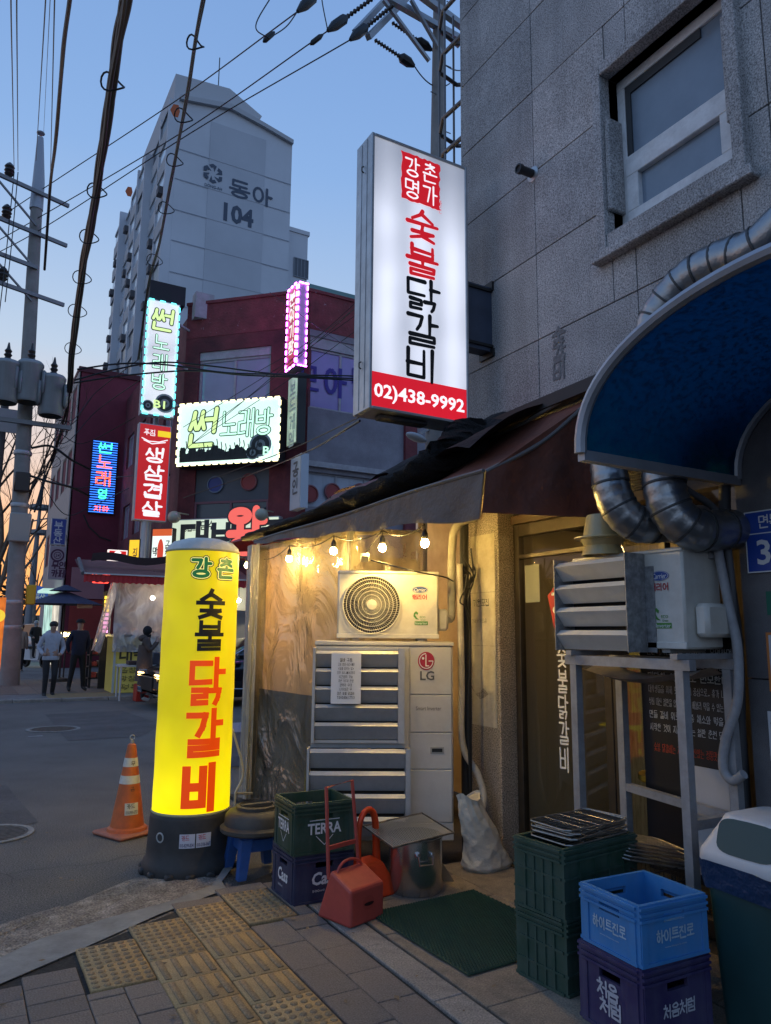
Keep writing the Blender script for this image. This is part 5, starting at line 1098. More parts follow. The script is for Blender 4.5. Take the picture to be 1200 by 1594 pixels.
# swing-top bin
bx_, by_ = 2.86, 1.93
bn = thing('swing_bin', 'waste bin with white rim and dark green swing lid, next to the crates', 'bin', (bx_, by_, 0))
def rr_(w, d, z, r=.05, n=4):
    o = []
    for sx, sy, a_ in ((1, 1, 0), (-1, 1, 90), (-1, -1, 180), (1, -1, 270)):
        for k in range(n + 1): a = rad(a_ + 90 * k / n); o.append((bx_ + sx * (w - r) + r * cos(a), by_ + sy * (d - r) + r * sin(a), z))
    return o
def loft(q, rings, cap0=True, cap1=True):
    n = len(rings[0]); b = len(q.v)
    for r in rings: q.add(r, [])
    for i in range(len(rings) - 1): q.add([], []); q.f += [(b + i * n + k, b + i * n + (k + 1) % n, b + (i + 1) * n + (k + 1) % n, b + (i + 1) * n + k) for k in range(n)]; q.mi += [q.m] * n
    if cap0: q.f.append(tuple(b + k for k in range(n))[::-1]); q.mi.append(q.m)
    if cap1: q.f.append(tuple(b + (len(rings) - 1) * n + k for k in range(n))); q.mi.append(q.m)
    return q
q = MB(); loft(q, [rr_(.155, .175, .0), rr_(.185, .205, .60), rr_(.185, .205, .62)]); q.build('body', mat('bin_green', (.010, .045, .045), .5, noise=(5, .15)), bn)
q = MB(); loft(q, [[(p[0] + .006 * sin(i * 2.3 + k), p[1] + .006 * cos(i * 1.7), p[2] + .008 * sin(i * 3.1)) for i, p in enumerate(rr_(.190 + .004 * k, .210 + .004 * k, z_))] for k, z_ in enumerate((.52, .56, .60, .625))], False, False); q.build('liner_bag', mat('bag_blue', (.015, .035, .085), .35, bump=(12, .02)), bn)
q = MB(); loft(q, [rr_(.198, .218, .615), rr_(.202, .222, .625), rr_(.198, .218, .66), rr_(.165, .165, .745), rr_(.150, .135, .80, .06), rr_(.14, .12, .806, .06)]); q.build('hood', mat('bin_white', (.62, .62, .62), .4, noise=(4, .06), dirt=((.4, .4, .4), 8, .3)), bn)
q = MB()
def flap(u, v):
    a = (u - .5) * 2; x_ = bx_ + .118 * a; t = v; zz = .670 + .120 * t ; yy = by_ - .220 + .085 * t - .006
    return (x_ * 1.0, yy - .004, zz)
sd = [(-.218 + .006, .672), (-.165 - .007, .742), (-.135 - .008, .796)]
pl = []
for k in range(24):
    a = 2 * pi * k / 24; uu = .125 * np.sign(cos(a)) * abs(cos(a)) ** .5; vv = .5 + .5 * np.sign(sin(a)) * abs(sin(a)) ** .5
    zz = .668 + .128 * vv; yy = by_ - np.interp(zz, [.66, .745, .80], [.218, .165, .135]) - .006; pl.append((bx_ + uu, yy, zz))
q.add(pl + [(p[0], p[1] + .02, p[2] - .004) for p in pl], [tuple(range(24))] + [(k, (k + 1) % 24, 24 + (k + 1) % 24, 24 + k) for k in range(24)]); q.build('swing_flap', mat('flap_green', (.012, .05, .055), .35), bn)
q = MB(); pl2 = [(bx_ - p[1] * 0 + (-np.interp(p[2], [.66, .745, .80], [.198, .165, .150]) - .004), by_ + (p[0] - bx_) * 1.02, p[2]) for p in pl]
q.add(pl2 + [(p[0] + .02, p[1], p[2] - .004) for p in pl2], [tuple(range(24))[::-1]] + [(k, 24 + k, 24 + (k + 1) % 24, (k + 1) % 24) for k in range(24)]); q.build('swing_flap', MATS['flap_green'], bn)

# ---------------------------------------------------------------- dustpans, pot, sack, mat
def dustpan(label, M, base, col, hand, big):
    t = thing('dustpan', label, 'dustpan', base, 'red dustpans'); mt = mat('dustpan' + str(col), col, .42, noise=(5, .1), dirt=(tuple(x * .5 for x in col), 6, .35))
    def B(mb, nm, par=t, mm=mt, sm=40): mb.xf(0, M); return mb.build(nm, mm, par, smooth=sm)
    if big:      # closed box pan standing on its mouth, tall loop handle
        q = MB(); w, d, h = .25, .20, .25
        ring = [(0, -.10, 0), (w, -.0, 0), (w, d, 0), (0, d, 0)]; top = [(0.02, .0, h * .78), (w - .02, .0, h * .78), (w - .02, d - .03, h), (.02, d - .03, h)]
        q.add([(0, 0, 0), (w, 0, 0), (w, d + .06, 0), (0, d + .06, 0), (0.0, .0, h * .72), (w, .0, h * .72), (w - .0, d - .04, h), (0.0, d - .04, h)], [(0, 3, 2, 1), (4, 5, 6, 7), (0, 1, 5, 4), (1, 2, 6, 5), (2, 3, 7, 6), (3, 0, 4, 7)]); bm_ = B(q, 'pan', t, mt, None)
        bv = bm_.modifiers.new('bevel', 'BEVEL'); bv.width = .014; bv.segments = 2
        q = MB(); mfd = frame2d((0, -.0012, 0), (1, 0, 0), (0, 0, 1)); disc2d(q, mfd, .13, .10, .042, .036, .001, 24); disc = B(q, 'grip_dish', bm_, mat('dish_red', tuple(x * .8 for x in col), .5), None)
        q = MB(); pts = [(.13 + .036 * cos(a), .098 + .012 * sin(a)) for a in np.linspace(-pi, 0, 10)] + [(.13 + .036 * cos(a), .098 + .006 * sin(a)) for a in np.linspace(0, pi, 8)[1:-1]]; poly2d(q, mfd, pts, .004); B(q, 'grip_slot', bm_, mat('slot_dark', (.03, .005, .004), .6), None)
        q = MB(); yy = d - .06; q.tube(curve([(.03, yy, h * .9), (.05, yy, .262), (.09, yy, .285), (.15, yy, .285), (.20, yy, .262), (.22, yy, h * .9)]), .008, 8); B(q, 'grip')
        q = MB(); y2 = d - .015; q.tube([(.012, y2, .20), (.028, y2 + .05, hand), (.225, y2 + .05, hand + .012), (.240, y2, .20)], .010, 8); q.bar((.018, y2 + .02, h + .10), (.235, y2 + .02, h + .10), .012, .022); B(q, 'handle')
    else:
        q = MB(); q.add([(0, 0, 0), (.30, .02, 0), (.30, .20, 0), (0, .20, 0), (.05, .10, .17), (.22, .10, .17), (.20, .19, .20), (.06, .19, .20)], [(0, 3, 2, 1), (4, 5, 6, 7), (0, 1, 5, 4), (1, 2, 6, 5), (2, 3, 7, 6), (3, 0, 4, 7)]); bm_ = B(q, 'pan', t, mt, None)
        bv = bm_.modifiers.new('bevel', 'BEVEL'); bv.width = .02; bv.segments = 3
        q = MB(); cv_ = curve([(.075, .16, .16), (.07, .155, .30), (.075, .15, .40), (.11, .15, .455), (.16, .15, .455), (.19, .15, .40), (.205, .155, .28), (.215, .16, .15)], 6); n_ = len(cv_); q.tube(cv_, [.016 + .010 * (i / n_) ** 2 for i in range(n_)], 10); B(q, 'handle')
    return t
dustpan('dusty red box dustpan with tall loop handle in front of the crates', Matrix.Translation((1.885, 3.66, .0)) @ Matrix.Rotation(rad(17), 4, 'Z'), (1.98, 3.75, 0), (.48, .075, .055), .66, True)
dustpan('shiny orange red dustpan with arched handle behind the dusty one', Matrix.Translation((2.12, 3.93, .0)) @ Matrix.Rotation(rad(12), 4, 'Z'), (2.25, 4.0, 0), (.62, .055, .008), .47, False)
pc = A(2.50, 4.02, 0); pot = thing('stock_pot', 'steel stock pot with a mesh tray on top, behind the dustpans', 'pot', tuple(pc)); M_pot = mat('pot_steel', (.50, .50, .50), .25, .95, noise=(7, .1), bump=(30, .001))
m = MB(); m.lathe([(1e-3, .002), (.155, .002), (.16, .012), (.16, .30), (.166, .305), (.166, .312), (.156, .312), (.154, .02), (1e-3, .02)], 40, tuple(pc)); m.build('body', M_pot, pot)
for s in (-1, 1):
    a = math.atan2(-pc[1], -pc[0]) + (.35 if s < 0 else pi + .35); o = pc + A(.16 * cos(a), .16 * sin(a), 0); tt = A(-sin(a), cos(a), 0); e = A(cos(a), sin(a), 0)
    m = MB(); m.tube([o + tt * .045 + A(0, 0, .235), o + tt * .045 + e * .02 + A(0, 0, .235), o + tt * .04 + e * .025 + A(0, 0, .185), o - tt * .04 + e * .025 + A(0, 0, .185), o - tt * .045 + e * .02 + A(0, 0, .235), o - tt * .045 + A(0, 0, .235)], .006, 8)
    for k in (-1, 1): m.box(*(o[0] + tt[0] * .045 * k - .014, o[0] + tt[0] * .045 * k + .014, o[1] + tt[1] * .045 * k - .014, o[1] + tt[1] * .045 * k + .014, .222, .248), .003)
    m.build('handle', M_pot, pot)
tray = thing('mesh_tray', 'silver wire mesh tray lying across the stock pot', 'tray', (2.47, 4.02, .33)); TT = Matrix.Translation((2.46, 4.02, .345)) @ Matrix.Rotation(rad(4), 4, 'Z') @ Matrix.Rotation(rad(-3), 4, 'Y') @ Matrix.Rotation(rad(9), 4, 'X')
q = MB(); q.tube([(-.23, -.16, 0), (.21, -.16, 0), (.21, .16, 0), (-.23, .16, 0)], .006, 6, closed=True); q.xf(0, TT); q.build('rim', M_wire, tray)
q = MB()
for i in range(1, 34): q.tube([(-.23 + .44 * i / 34, -.16, -.002), (-.23 + .44 * i / 34, .16, -.002)], .0019, 3, caps=False)
for i in range(1, 25): q.tube([(-.23, -.16 + .32 * i / 25, -.003), (.21, -.16 + .32 * i / 25, -.003)], .0019, 3, caps=False)
q.xf(0, TT); q.build('mesh', mat('mesh_wire', (.5, .48, .44), .35, .9), tray)
q = MB(); q.prism([(2.73, 4.06, .0), (2.79, 4.03, .0), (2.70, 4.05, .13), (2.68, 4.06, .13)], (.012, .05, 0)); tag(q.build('wood_wedge', mat('wedge_wood', (.30, .22, .13), .8, noise=(5, .2))), 'small wooden wedge leaning beside the stock pot', 'wood')
# sack
sc_ = A(3.11, 4.16, 0); rs_ = random.Random(4)
def _sack(u, v):
    a = 2 * pi * u; h = .46 * v; w = np.interp(v, [0, .05, .25, .55, .78, .92, 1], [.15, .170, .155, .13, .105, .088, .092])
    fold = 1 + .05 * sin(a * 3 + v * 6) - sum(k_ * abs(sin(a * f_ + v * g_ + p_)) ** .6 for k_, f_, g_, p_ in ((.09, 1.5, 3, .3), (.03 + .10 * v ** 2, 6, -2 + 3 * v, 1.1), (.08 * (1 - v), 1, 9, 2.0), (.05, 2.5, -11, .7), (.035, 4, 17, 1.2))) + .12 + .42 * max(0, cos(a + .35)) ** 6 * max(0, 1 - v * 4)
    return (sc_[0] + w * 1.0 * cos(a) * fold - .09 * v + .02 * sin(v * 5), sc_[1] + w * .72 * sin(a) * fold, h * (1 + .05 * sin(a * 2 + 1) * v))
m = MB(); m.grid(_sack, 72, 60, True); m.add([_sack(k / 72, 0) for k in range(72)], [tuple(range(72))]); m.add([_sack(k / 72, .97) for k in range(72)], [tuple(range(72))])
tag(m.build('woven_sack', mat('sack_white', (.58, .54, .45), .65, noise=(3, .08), bump=(16, .012)), smooth=70), 'crumpled off-white woven sack leaning at the granite pillar', 'sack')
# ribbed green mat
mt_ = thing('door_mat', 'dark green ribbed rubber mat on the paving before the door', 'mat', (2.45, 3.35, .004)); M_mat = mat('mat_green', (.010, .05, .030), .6, noise=(12, .2), dirt=((.02, .04, .03), 4, .4))
mx0, my0, mw, md = 2.10, 2.93, .72, .86
T = Matrix.Translation((mx0, my0, .006)) @ Matrix.Rotation(rad(2.5), 4, 'Z')
q = MB(); q.box(0, mw, 0, md, 0, .006); q.xf(0, T); q.build('base_sheet', M_mat, mt_, smooth=None)
q = MB(); nx, ny = 42, 50
for i in range(nx):
    for j in range(ny):
        x0, y0 = (i + .5 + (.5 if j % 2 else 0)) * mw / (nx + .5), (j + .5) * md / ny
        q.add([(x0 - .006, y0 - .005, .006), (x0 + .006, y0 - .005, .006), (x0 + .006, y0 + .005, .006), (x0 - .006, y0 + .005, .006), (x0 - .003, y0 - .003, .013), (x0 + .003, y0 - .003, .013), (x0 + .003, y0 + .003, .013), (x0 - .003, y0 + .003, .013)], [(4, 5, 6, 7), (0, 1, 5, 4), (1, 2, 6, 5), (2, 3, 7, 6), (3, 0, 4, 7)])
q.xf(0, T); o = q.build('nubs', M_mat, mt_, smooth=None); o['kind'] = 'stuff'
# folding chair leg/trolley handle behind the yellow sign
m = MB(); P = [onZ(375, 1255, .0), onY(366, 1150, 6.3), onY(372, 1160, 6.2)]
m.tube(curve([onY(362, 1135, 6.2), onY(378, 1200, 6.2), onY(366, 1235, 6.2)], 6), .010, 8); m.tube([onY(366, 1235, 6.2), onY(392, 1235, 6.4)], .010, 8); m.tube([onY(366, 1235, 6.2), (onY(366, 1235, 6.2)[0], 6.2, -.03)], .010, 8)
tag(m.build('tube_stand', mat('cream_tube', (.55, .5, .4), .4)), 'cream metal folding frame standing between the yellow sign and the tent', 'frame')
# tall grass in the tent corner
q = MB(); rs_ = random.Random(9)
for k in range(60):
    b0 = A(2.38 + rs_.uniform(-.04, .05), 5.15 + rs_.uniform(-.12, .2), 0); l = rs_.uniform(.2, .55); a = rs_.uniform(0, 6.3); d = A(cos(a), sin(a), 0) * rs_.uniform(.02, .14)
    w = A(-sin(a), cos(a), 0) * .005; q.add([b0 - w, b0 + w, b0 + d * .4 + w + A(0, 0, l * .6), b0 + d * .4 - w + A(0, 0, l * .6), b0 + d + A(0, 0, l)], [(0, 1, 2, 3), (3, 2, 4)])
tag(q.build('weeds', mat('weed', (.16, .15, .03), .7, noise=(8, .3))), 'dry yellow green weeds growing at the tent corner', 'weeds', kind='stuff')

# ================================================================ white projecting sign on the granite building
YS = 4.17
a_, b_ = onY(578, 210, YS), onY(729, 655, YS); tl, br = onY(580, 207, YS), onY(730, 655, YS)
sx0, sx1, sz0, sz1 = onY(577, 420, YS)[0], onY(729, 420, YS)[0], onY(650, 648, YS)[2], onY(650, 231, YS)[2]
SWd, SHt = sx1 - sx0, sz1 - sz0
ws = thing('projecting_sign', 'tall lit white projecting sign with red and black brush lettering', 'sign', ((sx0 + sx1) / 2, YS + .1, sz0))
M_case = mat('sign_case', (.48, .50, .52), .4, .6, noise=(6, .1), dirt=((.3, .3, .3), 8, .3))
fw = .022; D = .235
m = MB(); m.box(sx0, sx0 + fw, YS, YS + D, sz0, sz1, .004); m.box(sx1 - fw, sx1, YS, YS + D, sz0, sz1, .004); m.box(sx0 + fw + .0005, sx1 - fw - .0005, YS, YS + D, sz1 - fw, sz1, .004); m.box(sx0 + fw + .0005, sx1 - fw - .0005, YS, YS + D, sz0, sz0 + fw, .004); m.box(sx0 + .01, sx1 - .01, YS + D - .03, YS + D - .012, sz0 + .01, sz1 - .01); case = m.build('case', M_case, ws, smooth=None)
m = MB()
for yy in (YS + .075, YS + .155): m.box(sx0 - .004, sx0 - .0005, yy - .006, yy + .006, sz0 + .02, sz1 - .02)
m.build('case_rib', M_case, case)
m = MB()
for zz in (sz0 + .3, sz1 - .26):
    m.tube([(sx0 - .006, YS + .11, zz), (sx0 - .022, YS + .11, zz + .01), (sx0 - .022, YS + .11, zz + .04), (sx0 - .006, YS + .11, zz + .05)], .005, 6)
m.build('latch', mat('latch_black', (.03, .03, .03), .5), case)
def tubes(name, col, s, x_period, base=(.8, .8, .82)):
    """translucent face over fluorescent tubes: soft vertical brightening over each tube, dim towards the unlit top end"""
    mt = bpy.data.materials.new(name); mt.use_nodes = True; nt = mt.node_tree; N = nt.nodes; L = nt.links; b = N['Principled BSDF']
    b.inputs['Base Color'].default_value = (*base, 1); b.inputs['Roughness'].default_value = .25; b.inputs['Emission Color'].default_value = (*col, 1)
    tc = N.new('ShaderNodeTexCoord'); sp = N.new('ShaderNodeSeparateXYZ'); L.new(tc.outputs['Object'], sp.inputs[0])
    w = N.new('ShaderNodeMath'); w.operation = 'MULTIPLY'; w.inputs[1].default_value = 2 * pi / x_period; L.new(sp.outputs[0], w.inputs[0])
    c = N.new('ShaderNodeMath'); c.operation = 'COSINE'; L.new(w.outputs[0], c.inputs[0])
    r1 = N.new('ShaderNodeMapRange'); r1.inputs[1].default_value = -1; r1.inputs[2].default_value = 1; r1.inputs[3].default_value = .74; r1.inputs[4].default_value = 1.05; L.new(c.outputs[0], r1.inputs[0])
    nz = N.new('ShaderNodeTexNoise'); nz.inputs['Scale'].default_value = 2.2; nz.inputs['Detail'].default_value = 1; L.new(tc.outputs['Object'], nz.inputs['Vector'])
    r2 = N.new('ShaderNodeMapRange'); r2.inputs[1].default_value = .3; r2.inputs[2].default_value = .7; r2.inputs[3].default_value = .8; r2.inputs[4].default_value = 1.1; L.new(nz.outputs['Fac'], r2.inputs[0])
    k = N.new('ShaderNodeMath'); k.operation = 'MULTIPLY'; L.new(r1.outputs[0], k.inputs[0]); L.new(r2.outputs[0], k.inputs[1])
    # tubes reach only so far up the case
    r3 = N.new('ShaderNodeMapRange'); r3.interpolation_type = 'SMOOTHSTEP'; r3.inputs[1].default_value = SHt * .62; r3.inputs[2].default_value = SHt * .98; r3.inputs[3].default_value = 1.0; r3.inputs[4].default_value = .42; L.new(sp.outputs[2], r3.inputs[0])
    k2 = N.new('ShaderNodeMath'); k2.operation = 'MULTIPLY'; L.new(k.outputs[0], k2.inputs[0]); L.new(r3.outputs[0], k2.inputs[1])
    k3 = N.new('ShaderNodeMath'); k3.operation = 'MULTIPLY'; k3.inputs[1].default_value = s; L.new(k2.outputs[0], k3.inputs[0]); L.new(k3.outputs[0], b.inputs['Emission Strength']); return mt
m = MB(); m.box(sx0 + fw, sx1 - fw, YS + .010, YS + .016, sz0 + fw + .12 * SHt, sz1 - fw); face = m.build('face', tubes('white_face', (.84, .87, 1.0), .66, .27), ws, smooth=None)
m = MB(); m.box(sx0 + fw, sx1 - fw, YS + .010, YS + .016, sz0 + fw, sz0 + fw + .12 * SHt - .0005); band = m.build('phone_band', lit('red_face', (.55, .008, .02), .85, (.5, .02, .03), .12), ws, smooth=None)
mf = frame2d((sx0, YS + .0095, sz0), (1, 0, 0), (0, 0, 1)); W_, H_ = SWd, SHt
q = MB(); rs = random.Random(12); seal = []
sa, sb, sc2, sd2 = .30 * W_, .70 * W_, .79 * H_, .972 * H_
for k in range(60):
    t = k / 15; i = int(t); f = t - i; e = rs.uniform(-.008, .006)
    seal.append([(sa + (sb - sa) * f, sc2 + e), (sb + e, sc2 + (sd2 - sc2) * f), (sb - (sb - sa) * f, sd2 + e), (sa + e, sd2 - (sd2 - sc2) * f)][i])
poly2d(q, mf, seal, .0015); sl_ = q.build('seal', lit('seal_red', (.50, .006, .015), .75, (.45, .02, .02)), face, smooth=None)
q = MB()
for tx, x_, z_ in (('강', .335, .885), ('촌', .52, .885), ('명', .335, .80), ('가', .52, .80)): hangul(q, tx, mf, x_ * W_, z_ * H_, .15 * W_, .072 * H_, .10, lift=.003, jitter=.015, taper=.25)
q.build('lettering', lit('seal_white', (.9, .88, .92), .75, (.8, .8, .8)), sl_, smooth=None)
Mr, Mk = MATS['seal_red'], mat('ink_black2', (.012, .012, .014), .4)
for tx, zc, mt in (('숯', .708, Mr), ('불', .572, Mr), ('닭', .445, Mk), ('갈', .315, Mk), ('비', .188, Mk)):
    q = MB(); hangul(q, tx, mf, .355 * W_, (zc - .058) * H_, (.32 if tx != '닭' else .34) * W_, .116 * H_, .118, lift=.0015, jitter=.014, taper=.25); q.build('lettering', mt, face, smooth=None)
q = MB(); hangul(q, '가든', mf, .69 * W_, .83 * H_, .03 * W_, .025 * H_, .1, vertical=True, lift=.002); q.build('small_print', Mr, face, smooth=None)
q = MB(); typed(q, '02)438-9992', mf, .05 * W_, .030 * H_, .90 * W_, .062 * H_, .022, .0015); q.build('lettering', lit('phone_white', (.9, .9, .95), .8, (.8, .8, .8)), band, smooth=None)
# wall bracket
m = MB(); m.box(sx1 + .0005, XW, YS + .06, YS + .17, sz0 + .62, sz0 + 1.13); br_ = m.build('bracket', mat('bracket_blue', (.05, .065, .10), .5, noise=(5, .2)), ws)
m = MB(); m.bar((sx1, YS + .055, sz0 + .66), (XW, YS + .055, sz0 + .66), .02); m.bar((sx1, YS + .055, sz0 + 1.10), (XW, YS + .055, sz0 + 1.10), .02); m.box(XW - .02, XW, YS + .03, YS + .2, sz0 + .58, sz0 + .64); m.box(XW - .02, XW, YS + .03, YS + .2, sz0 + 1.1, sz0 + 1.17); o_ = m.build('bracket_arm', M_cord, br_); o_['kind'] = 'stuff'
m = MB(); m.box(sx0 + .12, sx0 + .5, YS + .06, YS + .15, sz0 - .035, sz0 - .001, .01); m.build('ballast', mat('ballast', (.05, .05, .055), .6), ws)

# ================================================================ buildings across the side street
def onP(px, py, p0, n):
    v = ray(px, py); n = np.array(n, float); t = np.dot(np.array(p0, float) - CP, n) / np.dot(v, n); return CP + v * t
class Face:
    """a vertical wall plane: px -> local (a, z); frame; boxes standing on it"""
    def __init__(s, p0, r):
        s.p0 = A(*p0); s.r = A(*r); s.n = A(s.r[1], -s.r[0], 0)      # outward normal (towards the viewer)
    def uv(s, px, py): P = onP(px, py, s.p0, s.n); return float(np.dot(P - s.p0, s.r)), float(P[2])
    def mf(s, out=0.0): return frame2d(s.p0 + s.n * out - A(0, 0, s.p0[2]), s.r, (0, 0, 1))
    def box(s, mb, a0, a1, z0, z1, d0, d1):
        P = [s.p0 + s.r * a + s.n * d for a, d in ((a0, d1), (a1, d1), (a1, d0), (a0, d0))]
        vs = [(p[0], p[1], z) for z in (z0, z1) for p in P]; return mb.add(vs, [(0, 3, 2, 1), (4, 5, 6, 7), (0, 1, 5, 4), (1, 2, 6, 5), (2, 3, 7, 6), (3, 0, 4, 7)])
    def pbox(s, mb, x0, y0, x1, y1, d0, d1):
        """box from a pixel rectangle (x0, y0 top left, x1, y1 bottom right) using its centre lines"""
        ya, xa = (y0 + y1) / 2, (x0 + x1) / 2; a0 = s.uv(x0, ya)[0]; a1 = s.uv(x1, ya)[0]; z1 = s.uv(xa, y0)[1]; z0 = s.uv(xa, y1)[1]; s.box(mb, a0, a1, z0, z1, d0, d1); return a0, a1, z0, z1
r2 = math.sqrt(.5)
FC = Face((5.6, 23.0, 0), (r2, -r2, 0)); FR = Face((8.6, 20.0, 0), (1, 0, 0)); FS = Face((5.6, 33.0, 0), (0, -1, 0))
ZR = 11.9
M_mar = mat('maroon_paint', (.22, .04, .048), .7, noise=(1.2, .25), dirt=((.07, .025, .03), .9, .6), bump=(9, .02))
M_marF = mat('maroon_flaked', (.21, .04, .046), .75, noise=(2, .3), bump=(14, .03))
# flaking paint: pale specks where the maroon coat has come off
def flake(mt, thr=.62, col=(.45, .38, .40), scale=5.5):
    nt = mt.node_tree; N = nt.nodes; L = nt.links; b = N['Principled BSDF']; src = b.inputs['Base Color'].links[0].from_socket
    tc = N.new('ShaderNodeTexCoord'); n = N.new('ShaderNodeTexNoise'); n.inputs['Scale'].default_value = scale; n.inputs['Detail'].default_value = 9; n.inputs['Roughness'].default_value = .78; L.new(tc.outputs['Object'], n.inputs['Vector'])
    r = N.new('ShaderNodeMapRange'); r.inputs[1].default_value = thr; r.inputs[2].default_value = thr + .03; L.new(n.outputs['Fac'], r.inputs[0])
    m_ = N.new('ShaderNodeMix'); m_.data_type = 'RGBA'; L.new(r.outputs[0], m_.inputs[0]); L.new(src, m_.inputs[6]); m_.inputs[7].default_value = (*col, 1); L.new(m_.outputs[2], b.inputs['Base Color']); return mt
flake(M_marF)
rb = thing('karaoke_building', 'maroon three-storey corner building with chamfered front and lit signs', 'building', (8.6, 22, 0))
def wallbox(mb, face, length, z0, z1, holes, d0=-.30, d1=0.0):
    """wall slab with rectangular openings (a0, a1, z0, z1), cut as strips"""
    zs = sorted({z0, z1} | {z for h in holes for z in h[2:]})
    for a, b in zip(zs[:-1], zs[1:]):
        zc = (a + b) / 2; xs = [0.0]
        for h in sorted(h for h in holes if h[2] < zc < h[3]): xs += [h[0], h[1]]
        xs.append(length)
        for i in range(0, len(xs), 2):
            if xs[i + 1] - xs[i] > .01: face.box(mb, xs[i], xs[i + 1], a, b, d0, d1)
    return mb
LC = 3.0 * math.sqrt(2)
hw1 = FC.uv(308, 600)[0], FC.uv(420, 600)[0], FC.uv(365, 668)[1], FC.uv(365, 543)[1]
hw2 = FC.uv(303, 760)[0], FC.uv(418, 760)[0], FC.uv(360, 808)[1], FC.uv(360, 728)[1]
m = MB(); wallbox(m, FC, LC, 0, FC.uv(365, 520)[1], [hw1, hw2]); w_c = m.build('wall', M_mar, rb)
m = MB(); FC.box(m, 0, LC, FC.uv(365, 520)[1] + .002, ZR, -.30, .012); FC.box(m, -.03, LC + .02, ZR, ZR + .10, -.34, .05); m.build('parapet', M_marF, rb)
hr1 = FR.uv(478, 590)[0], 5.6, FR.uv(520, 640)[1], FR.uv(520, 530)[1]
hr2 = .02, 5.0, FR.uv(520, 792)[1], FR.uv(520, 738)[1]
m = MB(); wallbox(m, FR, 8.0, 0, FR.uv(520, 520)[1], [hr1, hr2]); w_r = m.build('wall', mat('lilac_stucco', (.30, .285, .32), .85, noise=(1.5, .12), dirt=((.17, .15, .17), .8, .5), bump=(30, .01)), rb)
m = MB(); FR.box(m, 0, 8.0, FR.uv(520, 520)[1] + .002, ZR, -.30, .012); FR.box(m, -.02, 8.0, ZR, ZR + .10, -.34, .05); m.build('parapet', M_marF, rb)
m = MB(); wallbox(m, FS, 10, 0, ZR - .4, [(.8, 2.2, 5.2, 6.6), (3.0, 4.4, 5.2, 6.6), (5.2, 6.6, 5.2, 6.6), (7.4, 8.8, 5.2, 6.6), (.8, 2.2, 8.2, 9.6), (3.0, 4.4, 8.2, 9.6), (5.2, 6.6, 8.2, 9.6), (7.4, 8.8, 8.2, 9.6), (7.4, 8.6, 2.6, 3.9), (5.0, 6.4, 2.6, 3.9)]); m.build('wall', M_mar, rb)
m = MB(); m.box(5.95, 16.3, 24, 33, 0, ZR - .5); m.box(8.9, 16.5, 20.35, 24, 0, ZR - .5); m.build('core', mat('room_dark', (.05, .045, .05), .9), rb)
M_lil = mat('lilac_pane', (.30, .30, .42), .12, noise=(.7, .12), spec=.7); M_wf = mat('pale_frame', (.42, .41, .44), .6, noise=(6, .1), dirt=((.25, .23, .24), 5, .4))  # lilac reflection on the glass is put into the pane colour
def window(face, par, a0, a1, z0, z1, cols, mt, fr=M_wf, fw=.07, dep=-.12, rows=1):
    m = MB(); face.box(m, a0, a1, z1 - fw, z1, dep - .04, dep + .03); face.box(m, a0, a1, z0, z0 + fw, dep - .04, dep + .03)
    for i in range(cols + 1):
        a = a0 + (a1 - a0 - fw) * i / cols; face.box(m, a, a + fw, z0 + fw, z1 - fw, dep - .04, dep + .03)
    o = m.build('window', fr, par, smooth=None)
    for i in range(cols):
        p = MB(); face.box(p, a0 + (a1 - a0 - fw) * i / cols + fw, a0 + (a1 - a0 - fw) * (i + 1) / cols, z0 + fw, z1 - fw, dep - .02, dep - .005); p.build('pane', mt, o, smooth=None)
    return o
w1 = window(FC, rb, *hw1[:2], hw1[2], hw1[3] - .28, 2, M_lil)
m = MB(); FC.box(m, hw1[0], hw1[1], hw1[3] - .27, hw1[3], -.2, -.05); m.build('window_header', M_wf, rb)
window(FR, rb, hr1[0], hr1[1], hr1[2], hr1[3] - .35, 5, mat('violet_pane', (.28, .22, .52), .15, noise=(.7, .12), spec=.7))  # violet in the pane colour stands for the pink LED sign's purple spill
m = MB(); FR.box(m, hr1[0], hr1[1], hr1[3] - .34, hr1[3], -.2, -.04); m.build('window_header', M_wf, rb)
q = MB(); fm = FR.mf(-.09); a0, z0 = FR.uv(474, 612); hangul(q, '모', fm, a0 - .15, z0 + .12, .62, .80, .16, lift=.0, square=True); a0, z0 = FR.uv(507, 612); hangul(q, '아', fm, a0, z0, .72, .86, .16, lift=.0, square=True); a0, z0 = FR.uv(551, 612); hangul(q, '빌', fm, a0, z0, .72, .86, .16, lift=.0, square=True)
q.build('window_lettering', mat('violet_letters', (.05, .03, .28), .6), rb, smooth=None)
m = MB(); FR.box(m, FR.uv(628, 700)[0], FR.uv(646, 700)[0], 0, FR.uv(520, 520)[1], .001, .14); m.build('pilaster', M_mar, rb)
m = MB(); FR.box(m, 0.02, 5.2, FR.uv(560, 736)[1], FR.uv(560, 728)[1], .002, .12); m.build('ledge', M_wf, rb)
window(FR, rb, hr2[0], hr2[1], hr2[2], hr2[3], 5, mat('pale_panel', (.42, .45, .52), .55, noise=(2, .12), streak=((.2, .22, .26), 6, .5)), M_wf, .05)
dark_pan = mat('slate_panel', (.075, .085, .105), .5, noise=(1.5, .15))
m = MB(); FC.box(m, hw2[0], hw2[1], FC.uv(360, 780)[1], hw2[3], -.16, -.05); m.build('panel', dark_pan, rb)
window(FC, rb, hw2[0], hw2[1], hw2[2], FC.uv(360, 779)[1], 2, mat('slate_pane', (.04, .05, .06), .15, spec=.7), mat('pink_frame', (.22, .09, .11), .6), .07, -.06)
